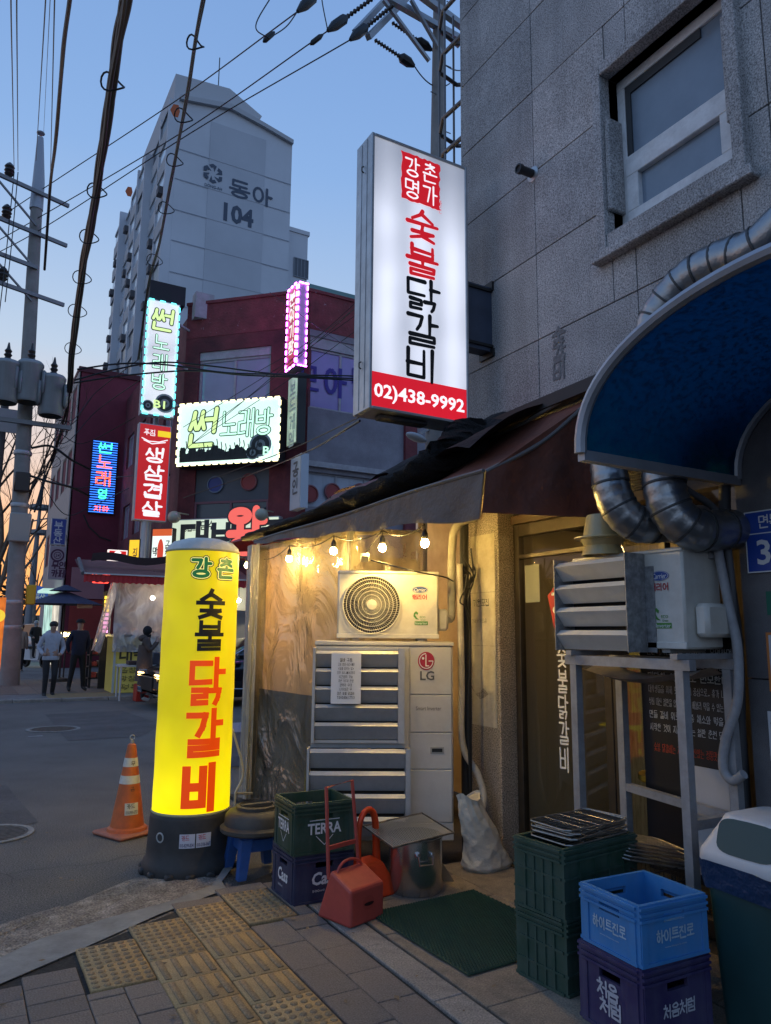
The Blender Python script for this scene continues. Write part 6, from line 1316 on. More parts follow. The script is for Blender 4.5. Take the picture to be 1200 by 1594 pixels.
def disc(face, px, py, r, col, rim, d=-.04):
    a, z = face.uv(px, py); q = MB(); P = face.p0 + face.r * a + face.n * d; st = q.mark(); q.lathe([(r, 0), (r, .05), (r * .86, .06), (r * .86, .03), (.001, .03)], 28); ang = math.atan2(face.n[1], face.n[0]); q.m = 0
    q.xf(st, Matrix.Translation((P[0], P[1], z)) @ Matrix.Rotation(ang, 4, 'Z') @ Matrix.Rotation(pi / 2, 4, 'Y')); q.mi = [0] * 56 + [1] * 56
    if len(q.mi) != len(q.f): q.mi = [0] * len(q.f)
    q.build('round_ornament', [rim, col], rb)
Mrd = mat('disc_red', (.30, .035, .035), .5); Mbd = mat('disc_blue', (.04, .06, .26), .5)
disc(FC, 335, 754, .27, Mbd, mat('disc_rim', (.16, .22, .32), .5)); disc(FC, 387, 750, .27, Mrd, mat('disc_rim_r', (.25, .08, .09), .5))
for px, py in ((484, 768), (519, 765), (562, 765), (605, 765)): disc(FR, px, py, .27, Mrd, MATS['disc_rim_r'], -.09)
for k, (a0, a1, z0, z1) in enumerate([(.8, 2.2, 5.2, 6.6), (3.0, 4.4, 5.2, 6.6), (5.2, 6.6, 5.2, 6.6), (7.4, 8.8, 5.2, 6.6), (.8, 2.2, 8.2, 9.6), (3.0, 4.4, 8.2, 9.6), (5.2, 6.6, 8.2, 9.6), (7.4, 8.8, 8.2, 9.6), (7.4, 8.6, 2.6, 3.9), (5.0, 6.4, 2.6, 3.9)]): window(FS, rb, a0, a1, z0, z1, 2, mat('pink_pane', (.34, .24, .32), .15, spec=.7), M_wf, .06)
# roof clutter
m = MB(); P = onY(318, 465, 22.6); m.box(P[0] - .3, P[0] + .3, 22.5, 22.9, ZR - .5, P[2] + .15); m.build('roof_unit', M_wf, rb)
# ground floor shop: recessed counter wall, doorway
m = MB(); FC.box(m, .1, LC, .02, 2.7, .002, .05); m.build('shop_shutter', mat('shutter_grey', (.30, .33, .34), .6, noise=(.8, .1), stretch=(1, 1, 14)), rb)
m = MB(); FR.box(m, .4, 4.2, .05, 2.6, .002, .03); m.build('shop_glazing', lit('shop_glow', (.95, .78, .55), 1.1, (.4, .38, .35), .7, 2.5), rb)
m = MB()
for k in range(6): FR.box(m, .38 + k * .76, .46 + k * .76, .0, 2.65, .032, .09)
m.build('mullion', mat('mullion_dark', (.03, .03, .03), .5), rb)

# ---------------------------------------------------------------- lit signs
def dashes(par, mf, W, H, col_m, dash, gap, t=.05, lift=.03, corner=0.0, odd=None):
    """LED tube dashes running round the edge of a sign"""
    q = MB(); step = dash + gap
    def run(L_, f):
        n = max(2, int(L_ / step)); s = L_ / n
        for i in range(n): f(i * s + gap / 2, i * s + gap / 2 + dash)
    def bx(a0, a1, b0, b1):
        v = [mf(a0, b0, .0), mf(a1, b0, 0), mf(a1, b1, 0), mf(a0, b1, 0), mf(a0, b0, lift), mf(a1, b0, lift), mf(a1, b1, lift), mf(a0, b1, lift)]
        q.add(v, [(4, 5, 6, 7), (0, 1, 5, 4), (1, 2, 6, 5), (2, 3, 7, 6), (3, 0, 4, 7)])
    run(W, lambda u, v: bx(u, v, 0, t)); run(W, lambda u, v: bx(u, v, H - t, H)); run(H - 2 * t, lambda u, v: bx(0, t, t + u, t + v)); run(H - 2 * t, lambda u, v: bx(W - t, W, t + u, t + v))
    o = q.build('led_border', col_m, par, smooth=None); o['kind'] = 'stuff'; return o
def box_sign(name, label, o, r, W, H, D, face_m, case_m, group=None, back=True):
    """box sign: o = lower left front corner, r = along the face; returns thing and face frame"""
    o = A(*o); r = A(*r); n = A(r[1], -r[0], 0); c = o + r * W / 2
    t = thing(name, label, 'sign', (c[0], c[1], o[2]), group)
    def bx(mb, a0, a1, z0, z1, d0, d1):
        P = [o + r * a + n * d for a, d in ((a0, d1), (a1, d1), (a1, d0), (a0, d0))]; vs = [(p[0], p[1], o[2] + z) for z in (z0, z1) for p in P]; mb.add(vs, [(0, 3, 2, 1), (4, 5, 6, 7), (0, 1, 5, 4), (1, 2, 6, 5), (2, 3, 7, 6), (3, 0, 4, 7)])
    m = MB(); bx(m, 0, W, 0, H, -D, -.004); cs = m.build('case', case_m, t, smooth=None)
    m = MB(); bx(m, .03, W - .03, .03, H - .03, -.0035, .0); f = m.build('face', face_m, t, smooth=None)
    return t, f, frame2d(o, r, (0, 0, 1)), cs
def from_px(face, x0, y0, x1, y1, out):
    """lower left corner, width and height of the pixel rectangle on the plane standing 'out' before the face"""
    g = Face(face.p0 + face.n * out, face.r); ya, xa = (y0 + y1) / 2, (x0 + x1) / 2
    a0, a1, z1, z0 = g.uv(x0, ya)[0], g.uv(x1, ya)[0], g.uv(xa, y0)[1], g.uv(xa, y1)[1]; p = g.p0 + g.r * a0; return (p[0], p[1], z0), a1 - a0, z1 - z0
M_bk = mat('sign_case_dark', (.02, .02, .022), .5); M_gl = mat('sign_case_light', (.45, .47, .5), .5, noise=(4, .1))
g_dark = mat('ink_teal', (.01, .06, .04), .5); g_mint = lit('mint_fill', (.55, 1.0, .72), .95); g_lime = lit('lime_fill', (.70, .95, .35), .8)
def outlined(par, mf, txt, x, y, w, h, fill, sw=.16, ow=.27, **k):
    q = MB(); hangul(q, txt, mf, x, y, w, h, ow, lift=.012, **k); q.build('lettering_outline', g_dark, par, smooth=None)
    q = MB(); hangul(q, txt, mf, x, y, w, h, sw, lift=.022, **k); q.build('lettering', fill, par, smooth=None)
def speaker2d(par, mf, x, y, r):
    for rr_, mt, lf in ((r, mat('spk_rim', (.35, .42, .40), .5), .012), (r * .82, mat('spk_dark', (.02, .03, .03), .5), .016), (r * .45, mat('spk_cone', (.25, .3, .29), .5), .020), (r * .2, mat('spk_dark', (.02, .03, .03), .5), .024)):
        q = MB(); disc2d(q, mf, x, y, rr_, lift=lf, n=20); q.build('speaker_print', mt, par, smooth=None)
# karaoke sign across the chamfer
o, W_, H_ = from_px(FC, 276, 632, 436, 722, .55)
H_ = FC.uv(436, 614)[1] - FC.uv(436, 712)[1]
t, f, mf, cs = box_sign('wall_sign', 'lit green white karaoke sign with crowd picture on the chamfered maroon front', o, FC.r, W_, H_, .42, lit('mint_face', (.72, 1.0, .86), .88, None, .18, .8), M_bk)
dashes(t, mf, W_, H_, lit('led_yellow', (1.0, .85, .45), 2.6), .15, .09, .055)
outlined(f, mf, '썬', .10 * W_, .30 * H_, .28 * W_, .58 * H_, g_lime, .13, .21, slant=.12); outlined(f, mf, '노래방', .43 * W_, .42 * H_, .155 * W_, .40 * H_, g_mint, .12, .22, slant=.05, gap=.08)
q = MB(); rs = random.Random(2); 
poly2d(q, mf, [(.12, .12), (2.75, .12), (2.75, .34), (.12, .34)], .008)
for k in range(34):
    x_ = .18 + 2.45 * k / 33; h_ = rs.uniform(.40, .62); disc2d(q, mf, x_, h_ - .08, .055, .065, .010 + k * 2e-4, 10); rect2d(q, mf, x_ - .07, x_ + .07, .30, h_ - .11, .010 + k * 2e-4 + 1e-4)
    if k % 2: strokes_to(q, [[(x_ + .05, h_ - .2), (x_ + .10, h_ + .02), (x_ + .07, h_ + .16)]], .03, mf, .020 + k * 4e-4)
q.build('crowd_print', mat('crowd_black', (.015, .02, .018), .5), f, smooth=None)
speaker2d(f, mf, 2.35 * W_ / 3.4 + .2, .30, .22); speaker2d(f, mf, W_ - .62, .52, .36)
q = MB(); typed(q, 'B1', mf, W_ - .52, .20, .34, .26, .02, .03); q.build('lettering', g_mint, f, smooth=None)
# vertical karaoke sign with cyan LEDs
FV = Face((3.0, 22.4, 0), (1, 0, 0))
o, W_, H_ = from_px(FV, 224, 468, 276, 648, 0)
t, f, mf, cs = box_sign('projecting_sign', 'tall karaoke sign with cyan light border projecting from the maroon building', o, (1, 0, 0), W_, H_, .30, lit('grey_face', (.86, .90, .95), .62, None, .3, .7), M_gl)
dashes(t, mf, W_, H_, lit('led_cyan', (.12, .95, 1.0), 2.4), .15, .10, .055)
outlined(f, mf, '썬', .14, H_ - .95, .66, .68, g_lime, .13, .22, slant=.08); outlined(f, mf, '노래방', .26, H_ - 1.12, .46, .48, g_mint, .10, .19, vertical=True, gap=.30)
speaker2d(f, mf, .20, .28, .17); speaker2d(f, mf, W_ - .30, .42, .30)
q = MB(); typed(q, 'B1', mf, .36, .24, .34, .24, .02, .03); q.build('lettering', g_lime, f, smooth=None)
m = MB(); m.box(o[0] + .05, o[0] + W_ + .15, 22.41, 22.85, o[2] + H_ + .001, o[2] + H_ + .62); m.build('top_housing', mat('housing_black', (.016, .017, .022), .7), t)
for k in range(3): m = MB(); m.bar((o[0] + W_, 22.55, o[2] + .5 + k * 1.3), (5.65, 22.9, o[2] + .5 + k * 1.3), .06); m.build('wall_arm', M_gl, t)
# red pork belly sign
FV2 = Face((3.0, 22.2, 0), (1, 0, 0)); o, W_, H_ = from_px(FV2, 212, 660, 263, 811, 0)
t, f, mf, cs = box_sign('projecting_sign', 'tall red sign with white Korean brush lettering below the cyan bordered sign', o, (1, 0, 0), W_, H_, .28, lit('redsign_face', (.50, .012, .012), .62, (.5, .03, .03), .1, 1), M_gl)
q = MB(); hangul(q, '생삼겹살', mf, .22, H_ - .74, .56, .42, .15, vertical=True, gap=.28, lift=.01, jitter=.03, taper=.25); q.build('lettering', lit('redsign_white', (.95, .95, .95), .7, (.8, .8, .8)), f, smooth=None)
q = MB(); hangul(q, '푸짐', mf, .15, H_ - .36, .16, .18, .12, lift=.01); strokes_to(q, [[(.10, H_ - .46), (.3, H_ - .54), (.6, H_ - .53), (.84, H_ - .44)], [(.16, H_ - .52), (.4, H_ - .61), (.78, H_ - .52)]], .03, mf, .012); q.build('lettering', MATS['redsign_white'], f, smooth=None)
q = MB(); st = q.mark(); rect2d(q, mf, .55, .93, H_ - .36, H_ - .18, .014); q.build('yellow_flash', lit('flash_yellow', (.9, .65, .02), .7), f, smooth=None)
m = MB(); m.tube([(o[0] + .35, 22.35, 0), (o[0] + .35, 22.35, o[2])], .10, 12); m.tube([(o[0] + .62, 22.95, 0), (o[0] + .62, 22.95, o[2] + H_ + 4)], .06, 10); m.build('post', mat('post_ribbed', (.36, .38, .42), .4, .5), t)
# LED-edged sign, dark sign and white sign projecting at the corner
def corner_sign(label, x0, y0, x1, y1, xs, ydeep, face_m, side_m, letters=None, led=None, lm=None):
    P1 = onY((x0 + x1) / 2 + (x1 - x0) * .25, y1, 19.2); zt = onY((x0 + x1) / 2, y0, 19.2)[2]; zb_ = P1[2]
    xl = onY(xs, (y0 + y1) / 2, 19.2)[0]; wd = onY(x1, (y0 + y1) / 2, 19.2)[0] - xl
    t = thing('projecting_sign', label, 'sign', (xl + wd / 2, 19.5, zb_)); m = MB(); m.box(xl, xl + wd, 19.2, 19.97, zb_, zt); m.build('case', side_m, t, smooth=None)
    mf = frame2d((xl - .003, 19.97, zb_), (0, -1, 0), (0, 0, 1)); Hh = zt - zb_
    q = MB(); rect2d(q, mf, .04, .73, .04, Hh - .04, .002); f = q.build('face', face_m, t, smooth=None)
    if letters: q = MB(); hangul(q, letters, mf, .2, Hh - .2, .4, .42, .16, vertical=True, gap=.2, lift=.01); q.build('lettering', lm, f, smooth=None)
    if led:
        dashes(t, mf, .77, Hh, led, .13, .09, .05)
        dashes(t, frame2d((xl, 19.198, zb_), (1, 0, 0), (0, 0, 1)), wd, Hh, led, .13, .09, .035)
    m = MB(); m.bar((xl + wd / 2, 19.97, zb_ + Hh * .3), (xl + wd / 2, 20.02, zb_ + Hh * .3), .08); m.build('wall_arm', M_gl, t)
M_pinkled = lit('led_pink', (.80, .12, .95), 14.0)
corner_sign('narrow sign edged with pink lights at the corner of the maroon building', 445, 437, 478, 570, 462, 0, lit('pink_face', (.55, .06, .10), .55, None, .4, 2), mat('case_lilac', (.35, .36, .46), .5), '분위기짱', M_pinkled, lit('pinkface_white', (.9, .9, .8), .8))
corner_sign('narrow black sign with green lit face under the pink edged one', 448, 578, 476, 690, 463, 0, lit('greenish_face', (.45, .62, .48), .38, None, .5, 1.2), M_bk, '보드게임', None, mat('dim_white', (.5, .55, .5), .6))
corner_sign('small white box sign on the corner above the awning', 446, 704, 480, 790, 468, 0, mat('white_unlit', (.55, .60, .66), .5), mat('white_case', (.52, .56, .62), .5), '공인', None, mat('ink_grey', (.15, .15, .16), .6))
# shop sign board with red syllable
o, W_, H_ = from_px(FC, 266, 806, 434, 868, .25)
t, f, mf, cs = box_sign('shop_sign', 'long lit cream shop sign with a big red syllable above the stall', o, FC.r, W_, H_, .24, lit('cream_face', (.80, .92, .70), .62, None, .15, .8), M_gl)
q = MB(); hangul(q, '대박', mf, .35, .10, .95, .95, .17, lift=.01, square=True, gap=.1); hangul(q, '국밥', mf, 3.05, .10, .95, .95, .17, lift=.01, square=True, gap=.1); hangul(q, '통합의', mf, .38, H_ - .38, .16, .20, .14, lift=.01); hangul(q, '담수', mf, 1.0, H_ - .34, .22, .26, .14, lift=.01); q.build('lettering', mat('cream_ink', (.06, .06, .06), .5), f, smooth=None)
q = MB(); hangul(q, '왕', mf, 1.95, .12, 1.15, 1.30, .30, lift=.02); q.build('lettering_outline', MATS['cream_ink'], f, smooth=None)
q = MB(); hangul(q, '왕', mf, 1.95, .12, 1.15, 1.30, .21, lift=.035); q.build('lettering', lit('king_red', (.85, .13, .10), .8), f, smooth=None)
for px, py in ((271, 805), (407, 801)):
    P = onP(px, py, FC.p0 + FC.n * .9, FC.n); q = MB(); q.ball(P, .19, 12, (1, 1, .95)); q.tube([P + A(0, 0, .15), P + A(0, 0, .2) - A(*(FC.n * .8))], .02, 6); tag(q.build('globe_lamp', mat('globe_lamp', (.42, .42, .33), .3)), 'round frosted globe lamp, unlit, over the cream shop sign', 'lamp', 'globe lamps over the shop sign')
# smaller lit signs on the street side of the shop
FG = Face((4.3, 22.6, 0), (r2 * 1.05, -r2 * .95, 0)); FG.r /= np.linalg.norm(FG.r); FG.n = A(FG.r[1], -FG.r[0], 0)
o, W_, H_ = from_px(FG, 235, 822, 268, 884, 0.0)
t, f, mf, cs = box_sign('shop_sign', 'lit white sign with red vertical plaque left of the cream shop sign', o, FG.r, W_, H_, .2, lit('white_shop_face', (.82, .95, .85), .8), M_bk)
q = MB(); rect2d(q, mf, .03, W_ - .03, H_ * .8, H_ - .03, .006); q.build('top_band', lit('orange_band', (.75, .12, .02), .6), f, smooth=None)
q = MB(); disc2d(q, mf, W_ * .45, H_ * .4, .10, .38, .008, 20); q.build('red_plaque', lit('plaque_red', (.7, .06, .02), .6), f, smooth=None)
q = MB(); hangul(q, '곱창', mf, W_ * .68, H_ * .68, .15, .25, .18, vertical=True, lift=.01); hangul(q, '막', mf, W_ * .1, H_ * .3, .15, .25, .18, lift=.01); q.build('lettering', MATS['cream_ink'], f, smooth=None)
o, W_, H_ = from_px(FG, 199, 839, 217, 888, 0.15)
t, f, mf, cs = box_sign('shop_sign', 'small lit yellow sign between the white sign and the red sign', o, FG.r, W_, H_, .2, lit('yellow_shop_face', (.95, .55, .02), .85), M_bk)
q = MB(); hangul(q, '짚', mf, W_ * .42, H_ * .38, W_ * .42, .3, .16, lift=.01); q.build('lettering', MATS['cream_ink'], f, smooth=None)
o, W_, H_ = from_px(FG, 173, 872, 195, 896, 0.25)
t, f, mf, cs = box_sign('shop_sign', 'lit red and yellow sign strip under the small red box sign', o, FG.r, W_, H_, .2, lit('redyellow_face', (.75, .05, .02), .7, None, .5, 4), M_bk)
q = MB(); hangul(q, '하나', mf, .05, .1, W_ * .4, H_ * .7, .2, lift=.01); q.build('lettering', lit('yellow_ink', (1, .7, .1), .9), f, smooth=None)
FB = Face((3.0, 21.6, 0), (1, 0, 0)); o, W_, H_ = from_px(FB, 168, 856, 198, 874, 0)
t, f, mf, cs = box_sign('shop_sign', 'small lit red box sign with white border and hat emblem', o, (1, 0, 0), W_, H_, .15, lit('redbox_face', (.6, .015, .015), .7), lit('redbox_edge', (.95, .85, .8), .8))
q = MB(); hangul(q, '매운닭맛', mf, .06, .05, .10, .12, .16, lift=.01); disc2d(q, mf, W_ * .5, H_ * .74, .09, .05, .01, 16); q.build('lettering', lit('redbox_white', (1, .95, .9), .95), f, smooth=None)
m = MB(); m.bar((o[0] + W_, 21.65, o[2] + .1), (5.3, 23.2, o[2] + .1), .05); m.build('wall_arm', M_bk, t)

# ---------------------------------------------------------------- second maroon building with neon
F2 = Face((3.58, 33.0, 0), (1, 0, 0)); F2S = Face((3.58, 42.0, 0), (0, -1, 0))
b2 = thing('maroon_building', 'dark maroon windowless gable with beige street side behind the karaoke building', 'building', (6, 40, 0)); z2 = F2.uv(125, 578)[1]
m = MB(); m.box(3.62, 12, 33.0, 42, 0, z2); m.build('wall', mat('maroon_plain', (.20, .03, .052), .8, noise=(.8, .15), dirt=((.09, .018, .03), .5, .4)), b2)
m = MB(); m.box(3.56, 12.04, 32.94, 42.1, z2, z2 + .22); m.build('roof_edge', mat('maroon_edge', (.10, .02, .03), .8), b2)
holes = [(a, a + 1.5, z, z + 1.6) for z in (4.6, 7.6, 10.4) for a in (.7, 3.0, 5.3, 7.2)]
m = MB(); wallbox(m, F2S, 9, 0, z2, holes, -.1, .0); m.build('street_wall', mat('beige_tile', (.42, .36, .33), .7, noise=(8, .12)), b2)  # beige wall colour, lightened for the sunset light falling on it
for h in holes: window(F2S, b2, *h, 1, mat('dusk_pane', (.05, .05, .07), .1, spec=.7), mat('brown_frame', (.08, .06, .06), .6), .08, -.05)
q = MB(); F2.pbox(q, 110, 884, 162, 932, .002, .06); q.build('pink_panel', mat('pink_plaster', (.52, .27, .30), .8, noise=(.8, .1)), b2)
q = MB(); F2.pbox(q, 106, 934, 185, 1016, .002, .05); q.build('red_panel', mat('red_plaster', (.36, .05, .04), .7, noise=(1, .15)), b2)
q = MB(); P0 = F2.uv(130, 800); fm = F2.mf(.03); strokes_to(q, [[F2.uv(130, 802), F2.uv(138, 820), F2.uv(155, 836), F2.uv(172, 842)]], .06, fm, 0); q.build('loose_cable', M_cord, b2, smooth=None)
o, W_, H_ = from_px(F2, 140, 686, 181, 800, .12)
t, f, mf, cs = box_sign('neon_sign', 'blue neon sign with green and red Korean letters on the maroon gable', o, (1, 0, 0), W_, H_, .1, mat('neon_back', (.01, .015, .08), .5), M_bk)
q = MB(); n = 30
for k in range(n): z_ = .06 + (H_ - .12) * k / (n - 1); P = [mf(.03, z_, .03), mf(W_ - .03, z_, .03)]; q.tube(P, .018, 4)
q.build('blue_tubes', lit('neon_blue', (.04, .22, 1.0), 1.5), t)
Mng, Mnr = lit('neon_green', (.05, 1.0, .3), 2.6), lit('neon_red', (1.0, .10, .06), 2.6)
for tx, fz, hh, mt, ww in (('썬', .83, .135, Mng, .55), ('노', .61, .18, Mnr, .55), ('래', .385, .18, Mnr, .6), ('영', .20, .13, Mng, .35)):
    q = MB(); hangul(q, tx, mf, (1 - ww) / 2 * W_, fz * H_, ww * W_, hh * H_, .12, lift=.10); q.build('neon_letters', mt, t, smooth=None)
q = MB(); hangul(q, '지하', mf, .22 * W_, .03 * H_, .27 * W_, .07 * H_, .14, lift=.10); q.build('neon_letters', Mnr, t, smooth=None)
# estate agent and cafe signs projecting over the street
FV3 = Face((2.5, 31.5, 0), (1, 0, 0))
o, W_, H_ = from_px(FV3, 79, 807, 103, 848, 0)
t, f, mf, cs = box_sign('projecting_sign', 'blue estate agent sign above the pink cafe sign', o, (1, 0, 0), W_, H_, .25, mat('agent_blue', (.06, .09, .38), .5), M_gl)
q = MB(); hangul(q, '부동산', mf, .12, H_ - .12, W_ - .26, .27, .16, vertical=True, lift=.01, gap=.15); q.build('lettering', mat('agent_white', (.7, .7, .75), .6), f, smooth=None)
m = MB(); m.bar((o[0] + W_, 31.6, o[2] + .4), (3.58, 33.1, o[2] + .4), .07); m.build('wall_arm', M_gl, t)
o, W_, H_ = from_px(FV3, 76, 850, 101, 902, 0)
t, f, mf, cs = box_sign('projecting_sign', 'pink unmanned cafe sign with round emblem below the blue sign', o, (1, 0, 0), W_, H_, .25, mat('cafe_pink', (.50, .40, .44), .6), M_gl)
q = MB(); hangul(q, '무인', mf, .10, .42, .24, .27, .2, lift=.01, slant=.1); hangul(q, '카페', mf, .10, .10, .24, .27, .2, lift=.01, slant=.1); disc2d(q, mf, W_ / 2, H_ * .72, .25, lift=.008, inner=.75); disc2d(q, mf, W_ / 2, H_ * .72, .14, lift=.008, inner=.8); q.build('lettering', mat('cafe_ink', (.10, .03, .08), .6), f, smooth=None)
q = MB(); typed(q, '24', mf, W_ / 2 - .08, H_ * .72 - .06, .16, .12, .02, .01); q.build('lettering', MATS['cafe_ink'], f, smooth=None)
m = MB(); m.bar((o[0] + W_, 31.6, o[2] + .8), (3.58, 33.1, o[2] + .8), .07); m.build('wall_arm', M_gl, t)
# small round agent sign, lit shop front and canopy further along
P = onY(58, 927, 36); q = MB(); st = q.mark(); q.lathe([(.42, 0), (.42, .1), (.001, .1)], 24); q.xf(st, Matrix.Translation(Vector(P)) @ Matrix.Rotation(pi / 2, 4, 'X')); t = thing('round_sign', 'round blue estate agent sign hanging by the lit shop front', 'sign', tuple(P)); q.build('disc', mat('round_blue', (.05, .10, .40), .5, emit=((.05, .12, .5), .15)), t)
q = MB(); mf = frame2d((P[0], P[1] - .105, P[2]), (1, 0, 0), (0, 0, 1)); hangul(q, '부동산', mf, -.33, -.2, .2, .26, .16, lift=.01); q.build('lettering', MATS['agent_white'], t, smooth=None)
m = MB(); m.bar((P[0], 36, P[2]), (3.58, 36.4, P[2]), .05); m.build('wall_arm', M_bk, t)
for k, (y0, y1, zt) in enumerate(((33.6, 35.4, 2.6), (36.0, 39, 2.7))):
    q = MB(); q.box(3.50, 3.575, y0, y1, .1, zt); q.build('shop_front', lit('shopfront_%d' % k, (.9, .82, .66) if k == 0 else (.6, .95, .80), .5, None, .5, 1.5), b2)
q = MB(); q.box(2.9, 3.57, 33.4, 36, 3.1, 3.2); q.build('shop_canopy', lit('canopy_light', (.65, 1.0, .85), .55), b2)

# ---------------------------------------------------------------- apartment tower
YT = 60.0; FT = Face((12.85, YT, 0), (1, 0, 0)); TX0, TX1 = 12.85, 23.5; ZT = 47.6
tw = thing('apartment_tower', 'pale blue grey apartment tower with block number 104 on its gable', 'building', (18, 75, 0))
M_tw = mat('tower_paint', (.58, .60, .64), .8, noise=(.25, .06), streak=((.48, .50, .53), .5, .3)); M_tw2 = mat('tower_band', (.49, .51, .55), .8, noise=(.3, .06))
top = [(TX0, ZT), (TX0 + 4.6, ZT + .9), (TX1 - 2.9, ZT + .2), (TX1, ZT - .6)]
m = MB(); m.prism([(TX0, YT, 0), (TX1, YT, 0), (TX1, YT, ZT - .6)] + [(x, YT, z) for x, z in top[::-1][1:]], (0, 27, 0)); m.build('gable_wall', M_tw, tw)
m = MB(); FT.box(m, 2.9, TX1 - TX0 - 2.6, .0, ZT - 1.2, .01, .05); m.build('gable_band', M_tw2, tw)
m = MB()
for k in range(1, 16): FT.box(m, .02, TX1 - TX0 - .02, k * 2.85 - .03, k * 2.85 + .03, .051, .07)
m.build('joint_lines', mat('joint_line', (.38, .40, .44), .8), tw)
m = MB(); rp = [(TX0 - .4, ZT + 2.6), (TX0 + 4.6, ZT + 3.6), (TX1 - 2.9, ZT + 1.9), (TX1, ZT - .2)]
m.prism([(TX0, YT - .35, ZT - .3)] + [(TX0, YT - .35, ZT + .1), (TX0 + 4.6, YT - .35, ZT + 1.0), (TX1 - 2.9, YT - .35, ZT + .3), (TX1, YT - .35, ZT - .4), (TX1, YT - .35, ZT - .8), (TX1 - 2.9, YT - .35, ZT - .1), (TX0 + 4.6, YT - .35, ZT + .5)], (0, .34, 0)); m.build('cornice', mat('cornice', (.44, .45, .47), .8), tw)
m = MB(); m.prism([(TX0 - .3, YT + .5, ZT), (TX1 - 4, YT + .5, ZT), (TX1 - 2.9, YT + .5, ZT + 1.5), (TX0 + 4.6, YT + .5, ZT + 3.1), (TX0 - .3, YT + .5, ZT + 2.6)], (0, 14, 0)); m.build('roof_house', mat('roof_house', (.50, .51, .53), .8), tw)
m = MB(); P = onY(342, 90, YT + 4); m.tube([(P[0], YT + 4, ZT + 2), P], .05, 6); m.build('antenna', M_bk, tw)
q = MB(); fm = FT.mf(.075); a0, z0 = FT.uv(355, 302); hangul(q, '동아', fm, a0 + .1, z0 - .05, 1.85, 1.6, .14, lift=0, gap=.15); a0, z0 = FT.uv(347, 342); typed(q, '104', fm, a0, z0 - .1, 2.75, 1.8, .035, 0); a0, z0 = FT.uv(318, 290); typed(q, 'DONG-AH', fm, a0, z0, 1.55, .30, .01, 0)
q.build('lettering', mat('tower_ink', (.07, .09, .13), .7), tw, smooth=None)
q = MB(); a0, z0 = FT.uv(331, 271)
for k in range(6):
    a = 2 * pi * k / 6; pts = [(a0 + r_ * cos(a + s_), z0 + r_ * sin(a + s_)) for r_, s_ in ((.25, 0), (.85, .15), (.95, .55), (.85, .98), (.55, .85), (.62, .5))]; poly2d(q, fm, pts, k * 2e-4)
q.build('emblem', MATS['tower_ink'], tw, smooth=None)
# balcony front along the long side: bays step out, every floor has slab, parapet and glazing
FL = Face((TX0, YT + 27, 0), (0, -1, 0)); M_bal = mat('balcony_paint', (.46, .47, .48), .8, noise=(.5, .1)); M_bp = mat('balcony_pane', (.50, .56, .62), .15, noise=(.3, .3), spec=.7); M_bd = mat('balcony_dark', (.07, .08, .10), .3)  # balcony panes lightened: reflected sky is put into their base colour
rs = random.Random(6); nb = 6
gl_me = None
for b_ in range(nb):
    a1 = 26.6 - b_ * 4.45; a0 = a1 - 4.2; outd = (.55, .3, .7)[b_ % 3]; zt = ZT - (0 if b_ < 2 else .0)
    m = MB(); FL.box(m, a1 + .02, a1 + .38, 0, ZT + (.6 if b_ % 2 else -.3), .0, outd + .25); m.build('fin_wall', M_tw, tw)
    for fl in range(16):
        z0 = 2.0 + fl * 2.85
        q = MB(); FL.box(q, a0, a1, z0, z0 + 1.05, .02, outd); FL.box(q, a0 + .0, a1, z0 + 2.55, z0 + 2.84, .02, outd); o_ = q.build('balcony', M_bal, tw, smooth=None)
        q = MB(); FL.box(q, a0 + .1, a1 - .1, z0 + 1.06, z0 + 2.54, .03, outd - .12); q.build('pane', M_bp if rs.random() < .65 else M_bd, o_, smooth=None)
        if rs.random() < .45:
            u = a0 + rs.uniform(.4, 3.0); q = MB(); FL.box(q, u, u + .85, z0 + .15, z0 + .8, outd + .01, outd + .42); q.build('aircon_box', mat('aircon_dark', (.10, .10, .11), .7), o_, smooth=None)
an = thing('stair_annex', 'narrow pale block with grid window joined to the apartment tower', 'building', (24.5, 62, 0)); Fa = Face((23.55, 60.6, 0), (1, 0, 0)); m = MB(); m.box(23.55, 25.6, 60.6, 70, 0, 38.5); m.box(23.45, 25.75, 60.5, 70, 38.5, 38.9); m.build('wall', M_tw, an)
a0, z0 = Fa.uv(456, 430); window(Fa, an, a0, a0 + 1.5, z0, z0 + 1.9, 4, M_bd, mat('grid_frame', (.2, .22, .25), .6), .08, .08); window(Fa, an, a0, a0 + 1.5, z0 - 4, z0 - 2.1, 4, M_bd, MATS['grid_frame'], .08, .08)
fa = thing('distant_apartment', 'distant pale green apartment roof behind the maroon parapet', 'building', (45, 95, 0)); m = MB(); P = onY(482, 452, 95); m.box(P[0] - 2, P[0] + 40, 95, 108, 0, P[2]); m.build('wall', mat('pale_apartment', (.34, .40, .44), .8, noise=(.3, .1)), fa)
m = MB(); m.box(P[0] - 2.4, P[0] + 40, 94.5, 108, P[2], P[2] + .8); m.build('roof_edge', mat('green_roof', (.16, .28, .28), .8), fa)
Ff = Face((P[0] - 2, 95, 0), (1, 0, 0))
for k in range(7): window(Ff, fa, 1 + 4 * k, 3 + 4 * k, P[2] - 3.4, P[2] - 1.2, 2, M_bd, M_wf, .12, .06)

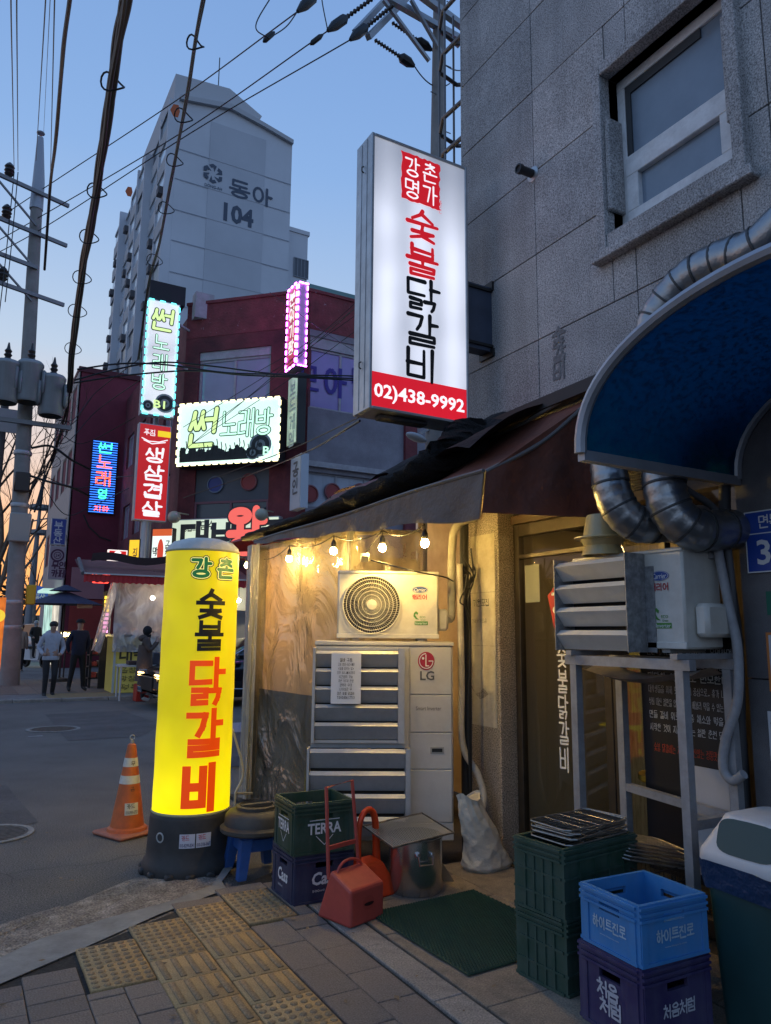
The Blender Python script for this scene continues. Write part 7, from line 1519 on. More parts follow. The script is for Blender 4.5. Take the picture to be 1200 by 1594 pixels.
# ================================================================ poles and wires
M_polc = mat('pole_concrete', (.30, .285, .27), .85, noise=(2, .12), dirt=((.17, .16, .15), 1.2, .5), bump=(40, .004)); M_arm = mat('arm_steel', (.22, .22, .23), .5, .6); M_porc = mat('porcelain', (.035, .025, .022), .35)
pl_ = thing('utility_pole', 'concrete utility pole with crossarms and three transformers by the far pavement', 'utility pole', (1.37, 23.05, 0))
P0, P1, P2 = A(1.37, 23.05, -.05), A(.96, 23.05, 14.2), A(.90, 23.05, 16.4)
def pz(z): t = (z - P0[2]) / (P1[2] - P0[2]); return P0 + (P1 - P0) * t
m = MB(); m.tube([P0, pz(3), pz(7), pz(11), P1], [.245, .225, .20, .18, .16], 16); m.build('shaft', M_polc, pl_)
m = MB(); m.tube([P1 - A(0, 0, .3), P1 + A(0, 0, .6), P2 - A(0, 0, .15)], [.19, .17, .09], 12); m.ball(P2, .12, 8, (1, 1, .5)); m.build('top_sleeve', mat('sleeve', (.34, .36, .40), .5, .4), pl_)
ad = A(.94, .35, 0); ad /= np.linalg.norm(ad)
for k, (z, l0, l1) in enumerate(((14.35, -2.6, .95), (13.05, -2.6, .95), (12.0, -2.4, .1), (11.15, -2.2, .95))):
    c = pz(z) + A(0, -.22, 0); m = MB(); m.bar(c + ad * l0, c + ad * l1, .09, .11); a_ = m.build('crossarm', M_arm, pl_)
    if k < 3: m = MB(); m.bar(c + ad * -1.35, pz(z - 1.05) + A(0, -.2, 0), .05); m.build('brace', M_arm, a_)
    for j, u in enumerate((-1.75, -.85)):
        if k == 2: continue
        b = c + ad * u + A(0, 0, .05); m = MB(); m.lathe([(.05, 0), (.10, .06), (.13, .10), (.10, .14), (.14, .20), (.11, .26), (.14, .32), (.09, .40), (.03, .46)], 12, tuple(b)); m.build('insulator', M_porc, a_)
for k, (px, z, r) in enumerate(((8, 7.75, .36), (45, 7.85, .34), (82, 7.55, .34))):
    c = onY(px, 600, 22.5); c[2] = z
    m = MB(); m.lathe([(r * .9, -.05), (r, .02), (r, 1.0), (r * 1.04, 1.02), (r * 1.04, 1.08), (r * .9, 1.14), (1e-3, 1.2)], 24, tuple(c)); m.box(c[0] - r * 1.2, c[0] - r * .85, c[1] - .3, c[1] + .1, c[2] + .2, c[2] + .9, .06); m.box(c[0] + r * .85, c[0] + r * 1.2, c[1] - .3, c[1] + .1, c[2] + .2, c[2] + .9, .06)
    o_ = m.build('transformer', mat('transformer_grey', (.28, .30, .31), .5, .3, noise=(2, .1), streak=((.16, .15, .14), 3, .5)), pl_)
    m = MB(); m.lathe([(.06, 1.15), (.11, 1.22), (.07, 1.27), (.11, 1.34), (.07, 1.39), (.10, 1.46), (.05, 1.53), (.02, 1.7)], 12, tuple(c)); m.build('bushing', M_porc, o_)
m = MB(); c = pz(7.3); m.bar(c + A(-1.2, -.28, 0), c + A(1.2, -.28, 0), .12, .12); m.build('crossarm', M_arm, pl_)
for z, h, w, mt in ((3.9, .8, .27, mat('box_grey', (.33, .32, .30), .7)), (5.3, .55, .2, M_porc)):
    c = pz(z); m = MB(); m.box(c[0] - w, c[0] + w, c[1] - .42, c[1] - .2, z, z + h, .03); m.build('junction_box', mt, pl_)
for z in (1.52, 2.2, 4.9, 6.4): c = pz(z); m = MB(); m.lathe([(.232, 0), (.242, .02), (.242, .10), (.228, .12)], 16, tuple(c)); m.build('steel_band', mat('band_steel', (.40, .40, .41), .5, .5), pl_)
m = MB(); c = pz(2.35); m.box(c[0] + .27, c[0] + .52, c[1] - .15, c[1] + .02, 2.2, 2.75, .03); tag(m.build('yellow_box', mat('yellow_box', (.62, .40, .02), .5)), 'small yellow box strapped to the utility pole', 'box')
for z in (5.8, 6.6):
    c = pz(z); pts = [c + A(.2, -.2, 0), c + A(.7, -.3, .3 * sin(z)), c + A(1.3, -.1, -.2), c + A(1.9, .5, -.3)]
    m = MB(); m.tube(curve(pts, 6), .035, 6); m.build('cable_stub', M_cord, pl_)
# right pole behind the white sign
p2 = thing('utility_pole', 'grey utility pole with braced crossarms rising behind the white sign', 'utility pole', (8.05, 12.05, 0)); c0 = A(7.55, 12.05, 0); 
top_ = onY(685, -60, 12.05); bot_ = onY(681, 240, 12.05); d_ = (top_ - bot_) / (top_[2] - bot_[2]); q0 = bot_ + d_ * (0 - bot_[2] - .05); q1 = bot_ + d_ * (17.0 - bot_[2])
m = MB(); m.tube([q0, q1], [.19, .135], 16); m.build('shaft', M_polc, p2)
def p2z(z): return bot_ + d_ * (z - bot_[2])
m = MB()
for k in range(12): z = 6.5 + k * .8; c = p2z(z); s = 1 if k % 2 else -1; m.tube([c + A(s * .12, -.1, 0), c + A(s * .26, -.1, 0)], .012, 5)
m.build('step_bolts', M_arm, p2)
M_armL = mat('arm_light', (.36, .37, .38), .45, .5)
def arm2(p, q, w=.11): m = MB(); m.bar(p, q, w, w); return m.build('crossarm', M_armL, p2)
arm2(onY(553, 50, 11.9), onY(600, 0, 12.6)); arm2(onY(573, 58, 11.7), onY(650, -20, 12.8)); arm2(onY(600, -5, 12.0), onY(718, 62, 12.0), .13); arm2(onY(645, -15, 11.6), onY(725, 45, 11.6), .13); arm2(onY(690, 48, 12.3), onY(716, 70, 12.3), .12)
for a, b in (((597, 0), (668, 95)), ((640, 0), (690, 88))): m = MB(); m.bar(onY(*a, 11.85), onY(*b, 11.95), .07); m.build('brace', M_armL, p2)
def deadend(px0, py0, px1, py1, Y, wire_from=None):
    """string of disc insulators ending in a dark cover"""
    a, b = onY(px0, py0, Y), onY(px1, py1, Y); d = b - a; L_ = np.linalg.norm(d); d /= L_
    m = MB(); n = 9; pts, rs_ = [], []
    for i in range(n * 2 + 1): pts.append(a + d * L_ * .62 * i / (n * 2)); rs_.append(.05 if i % 2 else .018)
    m.tube(pts, rs_, 8); o = m.build('insulator_string', M_porc, p2)
    m = MB(); m.tube([a + d * L_ * .60, a + d * L_ * .68, a + d * L_ * .86, b], [.03, .10, .10, .035], 8); m.build('cover', mat('cover_black', (.012, .012, .013), .5), o); return b
E_ = [deadend(612, 8, 545, 62, 11.8), deadend(585, -6, 510, 48, 11.8), deadend(535, -45, 463, 18, 11.8)]
E2 = [deadend(583, 62, 645, 103, 11.7), deadend(610, 35, 672, 78, 12.3)]
m = MB(); lh = onY(648, 681, 12); m.bar(onY(683, 660, 12.0), lh + A(.1, 0, .1), .05); 
st = m.mark(); m.ball((0, 0, 0), 1, 10); m.xf(st, Matrix.Translation(Vector(lh)) @ Matrix.Rotation(rad(12), 4, 'Y') @ Matrix.Diagonal((.24, .11, .08, 1))); m.build('street_lamp_head', mat('lamp_grey', (.42, .43, .45), .4), p2)

GW = 'overhead wires'
def wire(label, pts, r=.012, name='overhead_wire', grp=GW, n=5):
    m = MB(); m.tube(curve(pts, 8) if len(pts) > 2 else sag(pts[0], pts[1], .25, 14), r, n); return tag(m.build(name, M_cord), label, 'wire', grp)
L3 = 'thin power line slanting from the right pole to the left pole'
wire(L3, [E_[0], onY(300, 205, 17), onY(72, 352, 22.6), onY(-40, 412, 25)], .014); wire(L3, [E_[1], onY(280, 208, 17), onY(70, 333, 22.6), onY(-40, 395, 25)], .014); wire(L3, [E_[2], onY(272, 158, 17), onY(80, 285, 22.6), onY(-40, 365, 25)], .014)
wire('short wire from the right pole dead-end passing behind the pole', [E2[0], onY(700, 130, 12.5)], .014); wire('short wire from the upper dead-end passing behind the pole', [E2[1], onY(730, 105, 13)], .014)
for a, b, c in (((463, 18), (445, 42), (418, 60)), ((510, 48), (500, -10), (503, -60)), ((418, 60), (398, 40), (425, -10))): wire('looping jumper lead beside the dead-end insulators', [onY(*a, 11.8), onY(*b, 11.8), onY(*c, 11.8)], .012, grp='jumper leads')
m = MB()
for e, px, py in ((E_[2], 418, 58), (E_[1], 492, 62)): p = onY(px, py, 11.9); d = e - p; d /= np.linalg.norm(d); m = MB(); m.tube([p - d * .16, p - d * .10, p + d * .10, p + d * .18], [.018, .05, .05, .018], 8); tag(m.build('line_sleeve', MATS['cover_black']), 'black sleeve clamped on a power line near the right pole', 'clamp', 'line sleeves')
LV = 'thin wire running overhead along the street to the left pole'
for (a, b) in (((17, 0), (22, 268)), ((26, 0), (28, 266)), ((71, 0), (56, 250)), ((78, 0), (68, 205)), ((85, 0), (78, 290))): wire(LV, [onY(a[0] + 2, a[1] - 50, 7.5), onY(*a, 8.5), onY((a[0] + b[0]) / 2, (a[1] + b[1]) / 2, 13), onY(*b, 22.6)], .009 if a[0] != 78 else .005, grp='wires along the street')
for (a, b) in (((22, 268), (-5, 520)), ((28, 268), (8, 470))): wire('thin lead dropping from the crossarm insulators down the left', [onY(*a, 22.6), onY((a[0] + b[0]) / 2, (a[1] + b[1]) / 2 + 10, 22.4), onY(*b, 22)], .014, grp='insulator leads')
def bundle(label, path, n, spread, r, seed, loops=()):
    t = thing('cable_bundle', label, 'cables', tuple(path[len(path) // 2])); rs = random.Random(seed); cv = curve(path, 8)
    for k in range(n):
        off = A(rs.uniform(-1, 1), 0, rs.uniform(-1, 1)) * spread; ph = rs.uniform(0, 6); m = MB(); N_ = len(cv)
        m.tube([p + off * (1 + .5 * sin(i * .5 + ph)) * (.5 + .5 * i / N_) for i, p in enumerate(cv)], [r * (.55 + .45 * i / N_) * 1.0 for i in range(N_)], 6); m.build('cable', mat('cable_black', (.014, .012, .011), .6), t)
    for u, rr in loops:
        p = cv[int(u * (len(cv) - 1))]; m = MB(); m.tube([p + A(rr * cos(a), .05 * sin(a * 2), rr * .75 * sin(a) - rr * .2) for a in np.linspace(0, 2 * pi, 18)[:-1]], .011, 5, closed=True); m.build('coil_loop', MATS['cable_black'], t)
bundle('thick black bundle of telecom cables hanging overhead toward the left pole', [onY(206, -60, 5.4), onY(197, 0, 6), onY(178, 110, 7.5), onY(160, 240, 9.8), onY(143, 345, 12.5), onY(128, 430, 15.5), onY(115, 530, 19.5), onY(108, 610, 22.4)], 12, .05, .034, 3, ((.32, .12), (.5, .14), (.62, .16), (.72, .18), (.8, .2), (.88, .2)))
bundle('slim black cable bundle descending toward the cyan bordered sign', [onY(324, -60, 6), onY(316, 0, 6.8), onY(300, 90, 8.5), onY(284, 190, 11), onY(268, 270, 13.5), onY(250, 370, 17), onY(232, 440, 20), onY(215, 560, 22.2)], 4, .022, .022, 4, ((.25, .10), (.42, .14), (.55, .15), (.66, .17), (.8, .2)))
bundle('single thick black cable running overhead along the street', [onY(112, -60, 6.5), onY(108, 0, 7.3), onY(98, 75, 9), onY(93, 140, 11), onY(85, 230, 14), onY(77, 300, 18.5), onY(69, 420, 22)], 2, .008, .034, 5)
bundle('tangled cables leading from the street bundle to the maroon gable', [onY(108, 610, 22.4), onY(100, 655, 24), onY(85, 700, 26), onY(70, 740, 26.5), onY(58, 790, 25)], 4, .10, .03, 6, ((.3, .25), (.6, .3)))
for k, (Y, pts) in enumerate(((18.5, ((115, 592), (180, 575), (250, 564), (330, 570), (430, 582), (540, 585), (615, 588))), (18.5, ((115, 596), (200, 584), (300, 577), (380, 584), (480, 588), (615, 596))), (18.3, ((120, 575), (190, 566), (260, 568), (350, 580), (430, 583), (520, 588), (600, 590))))): wire('black service cable strung across the maroon building front', [onY(px, py, Y) for px, py in pts], .022, grp='cables across the maroon front', n=6)
for (a, b) in (((282, 705), (640, 392)), ((330, 660), (545, 487)), ((285, 665), (640, 430)), ((300, 690), (600, 480)), ((420, 455), (610, 580)), ((390, 585), (560, 475))): wire('thin slack wire crossing before the maroon building', [onY(*a, 19), onY((a[0] + b[0]) / 2, (a[1] + b[1]) / 2 + 6, 17), onY(*b, 14)], .008, grp='slack wires before the maroon building')
for pts in (((285, 775), (400, 735), (480, 702), (560, 655)), ((330, 745), (450, 700), (558, 650))): wire('slack wire sagging below the karaoke sign to the white sign', [onY(px, py, y_) for (px, py), y_ in zip(pts, (18, 14, 9, 4.5))], .010, grp='wires to the white sign')
for pts in (((60, 640), (110, 655), (150, 610), (215, 560)), ((62, 660), (100, 690), (150, 640), (220, 590)), ((55, 735), (120, 760), (170, 745), (215, 740)), ((60, 745), (100, 800), (140, 790), (200, 760)), ((58, 690), (90, 675), (130, 690), (210, 650))): wire('thin wire sagging from the left pole to the street signs', [onY(px, py, y_) for (px, py), y_ in zip(pts, (22.9, 24, 25, 22.7))], .013, grp='wires from the left pole')
for (px, py, s) in ((201, 298, .17), (273, 172, .24)):
    t = onY(px, py, 17); q = MB(); st = q.mark(); q.prism([(a * s * (1 if k % 2 else .9), 0, b * s) for k, (a, b) in enumerate(((-.4, -.6), (.1, -.7), (.5, -.1), (.5, .6), (.0, .7), (-.5, .1)))], (0, .02, 0)); q.xf(st, Matrix.Translation(Vector(t)) @ Matrix.Rotation(rad(-18), 4, 'Y'))
    o = tag(q.build('marker_tag', mat('tag_orange', (.55, .12, .03), .6)), 'orange marker tag hanging on the power line', 'marker', 'orange line markers')
# caged ladder on the side of the granite building
ld = thing('cage_ladder', 'steel caged ladder on the side wall of the granite building', 'ladder', (3.7, 5.0, 5.6)); M_rail = mat('ladder_steel', (.20, .19, .19), .5, .6)
for z in (5.75, 6.10, 6.75, 7.2):
    c = onY(706, 150, 5.1); m = MB(); m.tube([(3.52, 4.62, z), (3.44, 4.75, z), (3.42, 5.05, z), (3.52, 5.25, z), (3.75, 5.3, z), (3.9, 5.2, z), (3.95, 4.62, z)], .02, 8); m.build('cage_hoop', M_rail, ld)
for x, y in ((3.42, 5.02), (3.50, 5.23), (3.72, 5.31), (3.46, 4.78)): m = MB(); m.tube([(x, y, 5.2), (x, y, 7.5)], .011, 6); m.build('cage_bar', M_rail, ld)
for x in (3.55, 3.9): m = MB(); m.tube([(x, 4.72, 4.6), (x, 4.72, 7.8)], .018, 6); m.build('stile', M_rail, ld)
for k in range(11): m = MB(); m.tube([(3.55, 4.72, 4.7 + .28 * k), (3.9, 4.72, 4.7 + .28 * k)], .010, 6); m.build('rung', M_rail, ld)
# far-left sign board, banner, mast, bare tree, wood
t = thing('street_sign', 'blank backed grey sign board on a dark post left of the utility pole', 'sign', tuple(onZ(2, 1062))); P = onY(8, 654, 24.5)
m = MB(); m.box(P[0] - 1.0, P[0] + .5, 24.5, 24.56, P[2] - .36, P[2] + .36); m.build('board', mat('board_grey', (.36, .35, .35), .6, noise=(1, .1)), t); b_ = onY(-6, 1000, 24.6); m = MB(); m.tube([(P[0] - .05, 24.62, 0), (P[0] - .05, 24.62, P[2] + .5)], .11, 10); m.build('post', mat('post_dark', (.06, .06, .065), .6), t)
t = thing('standing_banner', 'orange and yellow food banner standing left of the utility pole', 'banner', (1.0, 21.5, -.04)); P = onY(2, 1020, 21.5); z1 = onY(5, 930, 21.5)[2]
m = MB(); m.box(P[0] - .7, P[0], 21.5, 21.53, .45, z1, .01); o_ = m.build('panel', lit('banner_orange', (.85, .20, .02), .55, (.6, .15, .03), .4, 5), t); m = MB(); m.tube([(P[0] - .35, 21.55, -.04), (P[0] - .35, 21.55, .5)], .03, 8); m.box(P[0] - .6, P[0] - .1, 21.35, 21.7, -.045, .03); m.build('stand', M_bk, t)
q = MB(); mf = frame2d((P[0] - .7, 21.497, .45), (1, 0, 0), (0, 0, 1)); disc2d(q, mf, .55, (z1 - .45) * .75, .16, lift=.003); hangul(q, '치킨', mf, .25, .2, .2, .2, .18, lift=.004); q.build('emblem', lit('banner_yellow', (.95, .65, .05), .7), o_, smooth=None)
t = thing('telecom_mast', 'thin dark telecom mast with two platforms against the sunset', 'mast', tuple(onY(60, 940, 75))); P = onY(63, 783, 75); m = MB(); m.tube([(P[0] - .2, 75, -.1), (P[0] - .1, 75, 7), P], [.42, .28, .12], 10); m.build('shaft', M_arm, t)
for py in (793, 832): c = onY(62, py, 75); m = MB(); m.lathe([(.9, 0), (.95, .05), (.95, .35), (.9, .38)], 12, tuple(c)); m.box(c[0] - .9, c[0] + .9, 74.7, 75.3, c[2], c[2] + .08); m.build('platform', M_arm, t)
m = MB(); m.bar(onY(46, 812, 75), onY(80, 806, 75), .12); m.build('arm', M_arm, t)
def bare_tree(label, base, h, seed, r0, depth=6, lean=(0, 0)):
    t = thing('bare_tree', label, 'tree', tuple(base), 'bare street trees'); rs = random.Random(seed); tr, tw = MB(), MB()
    def grow(p, d, l, r, k):
        pts = [p]; dd = d.copy()
        for i in range(3): dd = dd + A(rs.uniform(-1, 1), rs.uniform(-1, 1), rs.uniform(-.2, .6)) * .16; dd /= np.linalg.norm(dd); pts.append(pts[-1] + dd * l / 3)
        (tr if k >= depth - 1 else tw).tube(pts, [r, r * .9, r * .8, r * .7], 8 if k >= depth - 2 else 4, caps=False)
        if k == 0: return
        for i in range(rs.choice((2, 3, 3)) if k < depth else 4):
            a = rs.uniform(0, 6.28); s = rs.uniform(.45, .95); nd = dd + A(cos(a) * s, sin(a) * s, rs.uniform(-.1, .5)); nd /= np.linalg.norm(nd); grow(pts[-1] if rs.random() < .7 else pts[2], nd, l * rs.uniform(.60, .80), r * .47, k - 1)
    grow(A(*base), A(lean[0], lean[1], 1.0), h * .5, r0, depth)
    mt = mat('bark_pale', (.20, .16, .12), .85, noise=(6, .35), bump=(20, .02)); tr.build('trunk', mt, t); tw.build('crown', mat('twig', (.07, .05, .04), .85), t)
bare_tree('bare pale-barked tree standing behind the utility pole', (.95, 26.5, 0), 7.2, 17, .17, 5, (.02, 0)); bare_tree('bare twiggy tree between the utility pole and the beige street side', (2.9, 46, 0), 9.0, 11, .16, 6)
bare_tree('small bare tree at the end of the street by the mast', (5.8, 70, 0), 8, 21, .18, 5)
q = MB(); rs = random.Random(31)
for k in range(46):
    cx_, cy_, h_ = rs.uniform(-14, 9), rs.uniform(95, 125), rs.uniform(3.5, 7.5)
    for j in range(120):
        a, b = rs.uniform(0, 6.28), rs.random(); rr_ = (1 - b * .6) * h_ * .42 * rs.random() ** .4; p = A(cx_ + rr_ * cos(a), cy_ + rr_ * sin(a), h_ * (.1 + b)); s = rs.uniform(.25, .7)
        q.add([p + A(rs.uniform(-s, s), rs.uniform(-s, s), rs.uniform(-s, s)) for _ in range(3)], [(0, 1, 2)])
tag(q.build('distant_wood', mat('wood_dark', (.028, .028, .022), .9), smooth=None), 'dark mass of distant trees closing the street', 'trees', kind='stuff')

# ================================================================ vehicles
def vehicle(name, label, cat, M, base, prof, paint, L_, Wd, wheels, glass_rng, lamps, grille=None, chrome=True):
    """prof: (x, z_low, z_belt, z_top, half_width_top) stations from nose (x = 0) to tail"""
    t = thing(name, label, cat, base); rings = []; hw = Wd / 2
    for x, zl, zb, zt, wt in prof:
        nose = min(1, (x + .25) / .5, (L_ + .25 - x) / .5); w = hw * (.80 + .20 * max(0, min(1, nose)))
        pts = [(-w * .90, zl), (-w * 1.0, zl + .12), (-w * 1.01, (zl + zb) / 2), (-w * .97, zb), (-w * .93, zb + .015), (-w * wt, zt - .03), (-w * wt * .9, zt), (0, zt + .02)]
        rings.append([(x, y, z) for y, z in pts] + [(x, -y, z) for y, z in pts[-2::-1]])
    n = len(rings[0]); body, glass = MB(), MB()
    for i in range(len(rings) - 1):
        for k in range(n - 1):
            q = [rings[i][k], rings[i][k + 1], rings[i + 1][k + 1], rings[i + 1][k]]; x = (rings[i][k][0] + rings[i + 1][k][0]) / 2
            side = k in (4, n - 6); topf = k in (5, 6, 7, 8)
            g = glass_rng[0] < x < glass_rng[1] and side or (topf and any(a < x < b for a, b in glass_rng[2]))
            (glass if g else body).add(q, [(0, 1, 2, 3)])
    body.add(rings[0], [tuple(range(n))]); body.add(rings[-1], [tuple(range(n))[::-1]]); body.add([r[0] for r in rings] + [r[-1] for r in rings], [(i, i + 1, len(rings) + i + 1, len(rings) + i) for i in range(len(rings) - 1)])
    def B(mb, nm, mt, par=t, sm=35): mb.xf(0, M); return mb.build(nm, mt, par, smooth=sm)
    bm = bmesh.new()
    o = B(body, 'body', paint); me = o.data; bm.from_mesh(me); bmesh.ops.remove_doubles(bm, verts=bm.verts, dist=.0005); bm.to_mesh(me); bm.free()
    B(glass, 'window_glass', mat('car_glass', (.015, .018, .022), .06, spec=.8))
    ty, rm = mat('tyre', (.015, .015, .015), .8), mat('rim', (.35, .35, .36), .3, .8)
    for x in wheels:
        for s in (-1, 1):
            q = MB(); st = q.mark(); q.lathe([(.20, -.09), (.30, -.10), (.325, -.07), (.325, .07), (.30, .10), (.20, .09)], 24); q.xf(st, Matrix.Translation((x, s * (hw - .08), .325)) @ Matrix.Rotation(pi / 2, 4, 'X')); w_ = B(q, 'wheel', ty)
            q = MB(); st = q.mark(); q.lathe([(.20, -.09), (.20, .09)], 20)
            for k in range(5): a = 2 * pi * k / 5; q.bar((.03 * cos(a), .03 * sin(a), -s * .06), (.2 * cos(a), .2 * sin(a), -s * .075), .06, .03)
            q.lathe([(.05, -s * .09), (.001, -s * .092)], 12); q.xf(st, Matrix.Translation((x, s * (hw - .08), .325)) @ Matrix.Rotation(pi / 2, 4, 'X')); B(q, 'rim', rm, w_)
    for nm, x0, x1, y0, y1, z0, z1, mt in lamps:
        for s in (-1, 1): q = MB(); q.box(x0, x1, *(sorted((s * y0, s * y1))), z0, z1, .01); B(q, nm, mt)
    if grille: q = MB(); q.box(*grille, .01); B(q, 'grille', mat('grille_dark', (.03, .03, .03), .3, .6))
    if chrome:
        for s in (-1, 1):
            q = MB(); q.tube([(.9, s * (hw + .012), .40), (L_ * .5, s * (hw + .015), .36), (L_ - .9, s * (hw + .012), .40)], .016, 6); B(q, 'chrome_strip', mat('chrome', (.6, .6, .62), .15, .95))
            q = MB(); q.tube([(1.35, s * hw * .95, .97), (1.75, s * hw * .88, 1.18), (2.2, s * hw * .80, 1.38), (3.0, s * hw * .77, 1.42), (3.7, s * hw * .80, 1.30), (4.05, s * hw * .92, 1.02)], .014, 6); B(q, 'window_trim', MATS['chrome'])
            q = MB(); q.box(1.55, 1.75, *sorted((s * (hw + .02), s * (hw + .16))), .98, 1.10, .03); B(q, 'mirror', paint)
            q = MB(); q.box(2.35, 2.55, *sorted((s * hw, s * (hw + .03))), .82, .86, .008); B(q, 'door_handle', MATS['chrome'])
    return t
M_black = mat('car_black', (.006, .006, .010), .12, spec=.7, coat=.6); M_silver = mat('car_silver', (.36, .38, .40), .3, .5)
sed = [(0, .30, .52, .62, .85), (.08, .22, .60, .72, .86), (.4, .20, .72, .84, .86), (.9, .20, .82, .93, .86), (1.30, .20, .90, .98, .86), (1.75, .20, .93, 1.22, .80), (2.15, .20, .95, 1.40, .76), (2.7, .20, .96, 1.46, .75), (3.2, .20, .97, 1.43, .75), (3.75, .20, .98, 1.27, .78), (4.1, .20, .98, 1.06, .84), (4.55, .24, .90, 1.0, .84), (4.7, .34, .7, .88, .84)]
cm = Matrix.Translation((3.52, 16.2, -.045)) @ Matrix.Rotation(rad(2), 4, 'Z')
M_drl = lit('headlight_amber', (1.0, .62, .25), 5.0)
vehicle('black_car', 'black sedan with lit amber headlamps coming out behind the yellow sign', 'car', cm, (5.5, 16.2, -.045), sed, M_black, 4.7, 1.86, (.92, 3.75), (1.32, 4.0, ((1.32, 2.1), (3.2, 4.05))), [('headlight', .02, .30, .52, .84, .60, .74, mat('lamp_lens', (.25, .25, .27), .1, spec=.8)), ('running_light', .0, .25, .50, .86, .655, .685, M_drl), ('running_light', .0, .25, .50, .86, .605, .63, M_drl), ('fog_trim', .0, .2, .5, .8, .26, .30, mat('trim_chrome', (.5, .5, .5), .2, .9))], (-.02, .05, -.45, .45, .34, .62))
van = [(0, .35, .75, .85, .9), (.1, .28, .95, 1.05, .9), (.5, .25, 1.05, 1.2, .9), (1.1, .25, 1.12, 1.75, .86), (1.5, .25, 1.15, 1.92, .85), (3.0, .25, 1.15, 1.96, .85), (4.6, .25, 1.15, 1.93, .86), (4.95, .30, 1.1, 1.85, .86)]
P = onY(48, 985, 55); vehicle('parked_van', 'silver van parked at the far end of the street', 'van', Matrix.Translation((P[0] - .3, 55, -.04)) @ Matrix.Rotation(rad(-70), 4, 'Z'), (P[0], 55, -.04), van, M_silver, 5.0, 1.85, (.95, 3.9), (.9, 4.6, ((.9, 1.5),)), [('headlight', -.01, .2, .5, .85, .72, .92, mat('lamp_lens', (.25, .25, .27), .1, spec=.8))], None, False)
P = onY(30, 985, 68); vehicle('parked_car', 'white car parked beyond the silver van', 'car', Matrix.Translation((P[0] - 2, 70, -.04)) @ Matrix.Rotation(rad(-8), 4, 'Z'), (P[0], 70, -.04), sed, mat('car_white', (.5, .52, .55), .3), 4.7, 1.86, (.92, 3.75), (1.32, 4.0, ((1.32, 2.1), (3.2, 4.05))), [('headlight', .02, .30, .52, .84, .60, .74, MATS['lamp_lens'])], None, False)

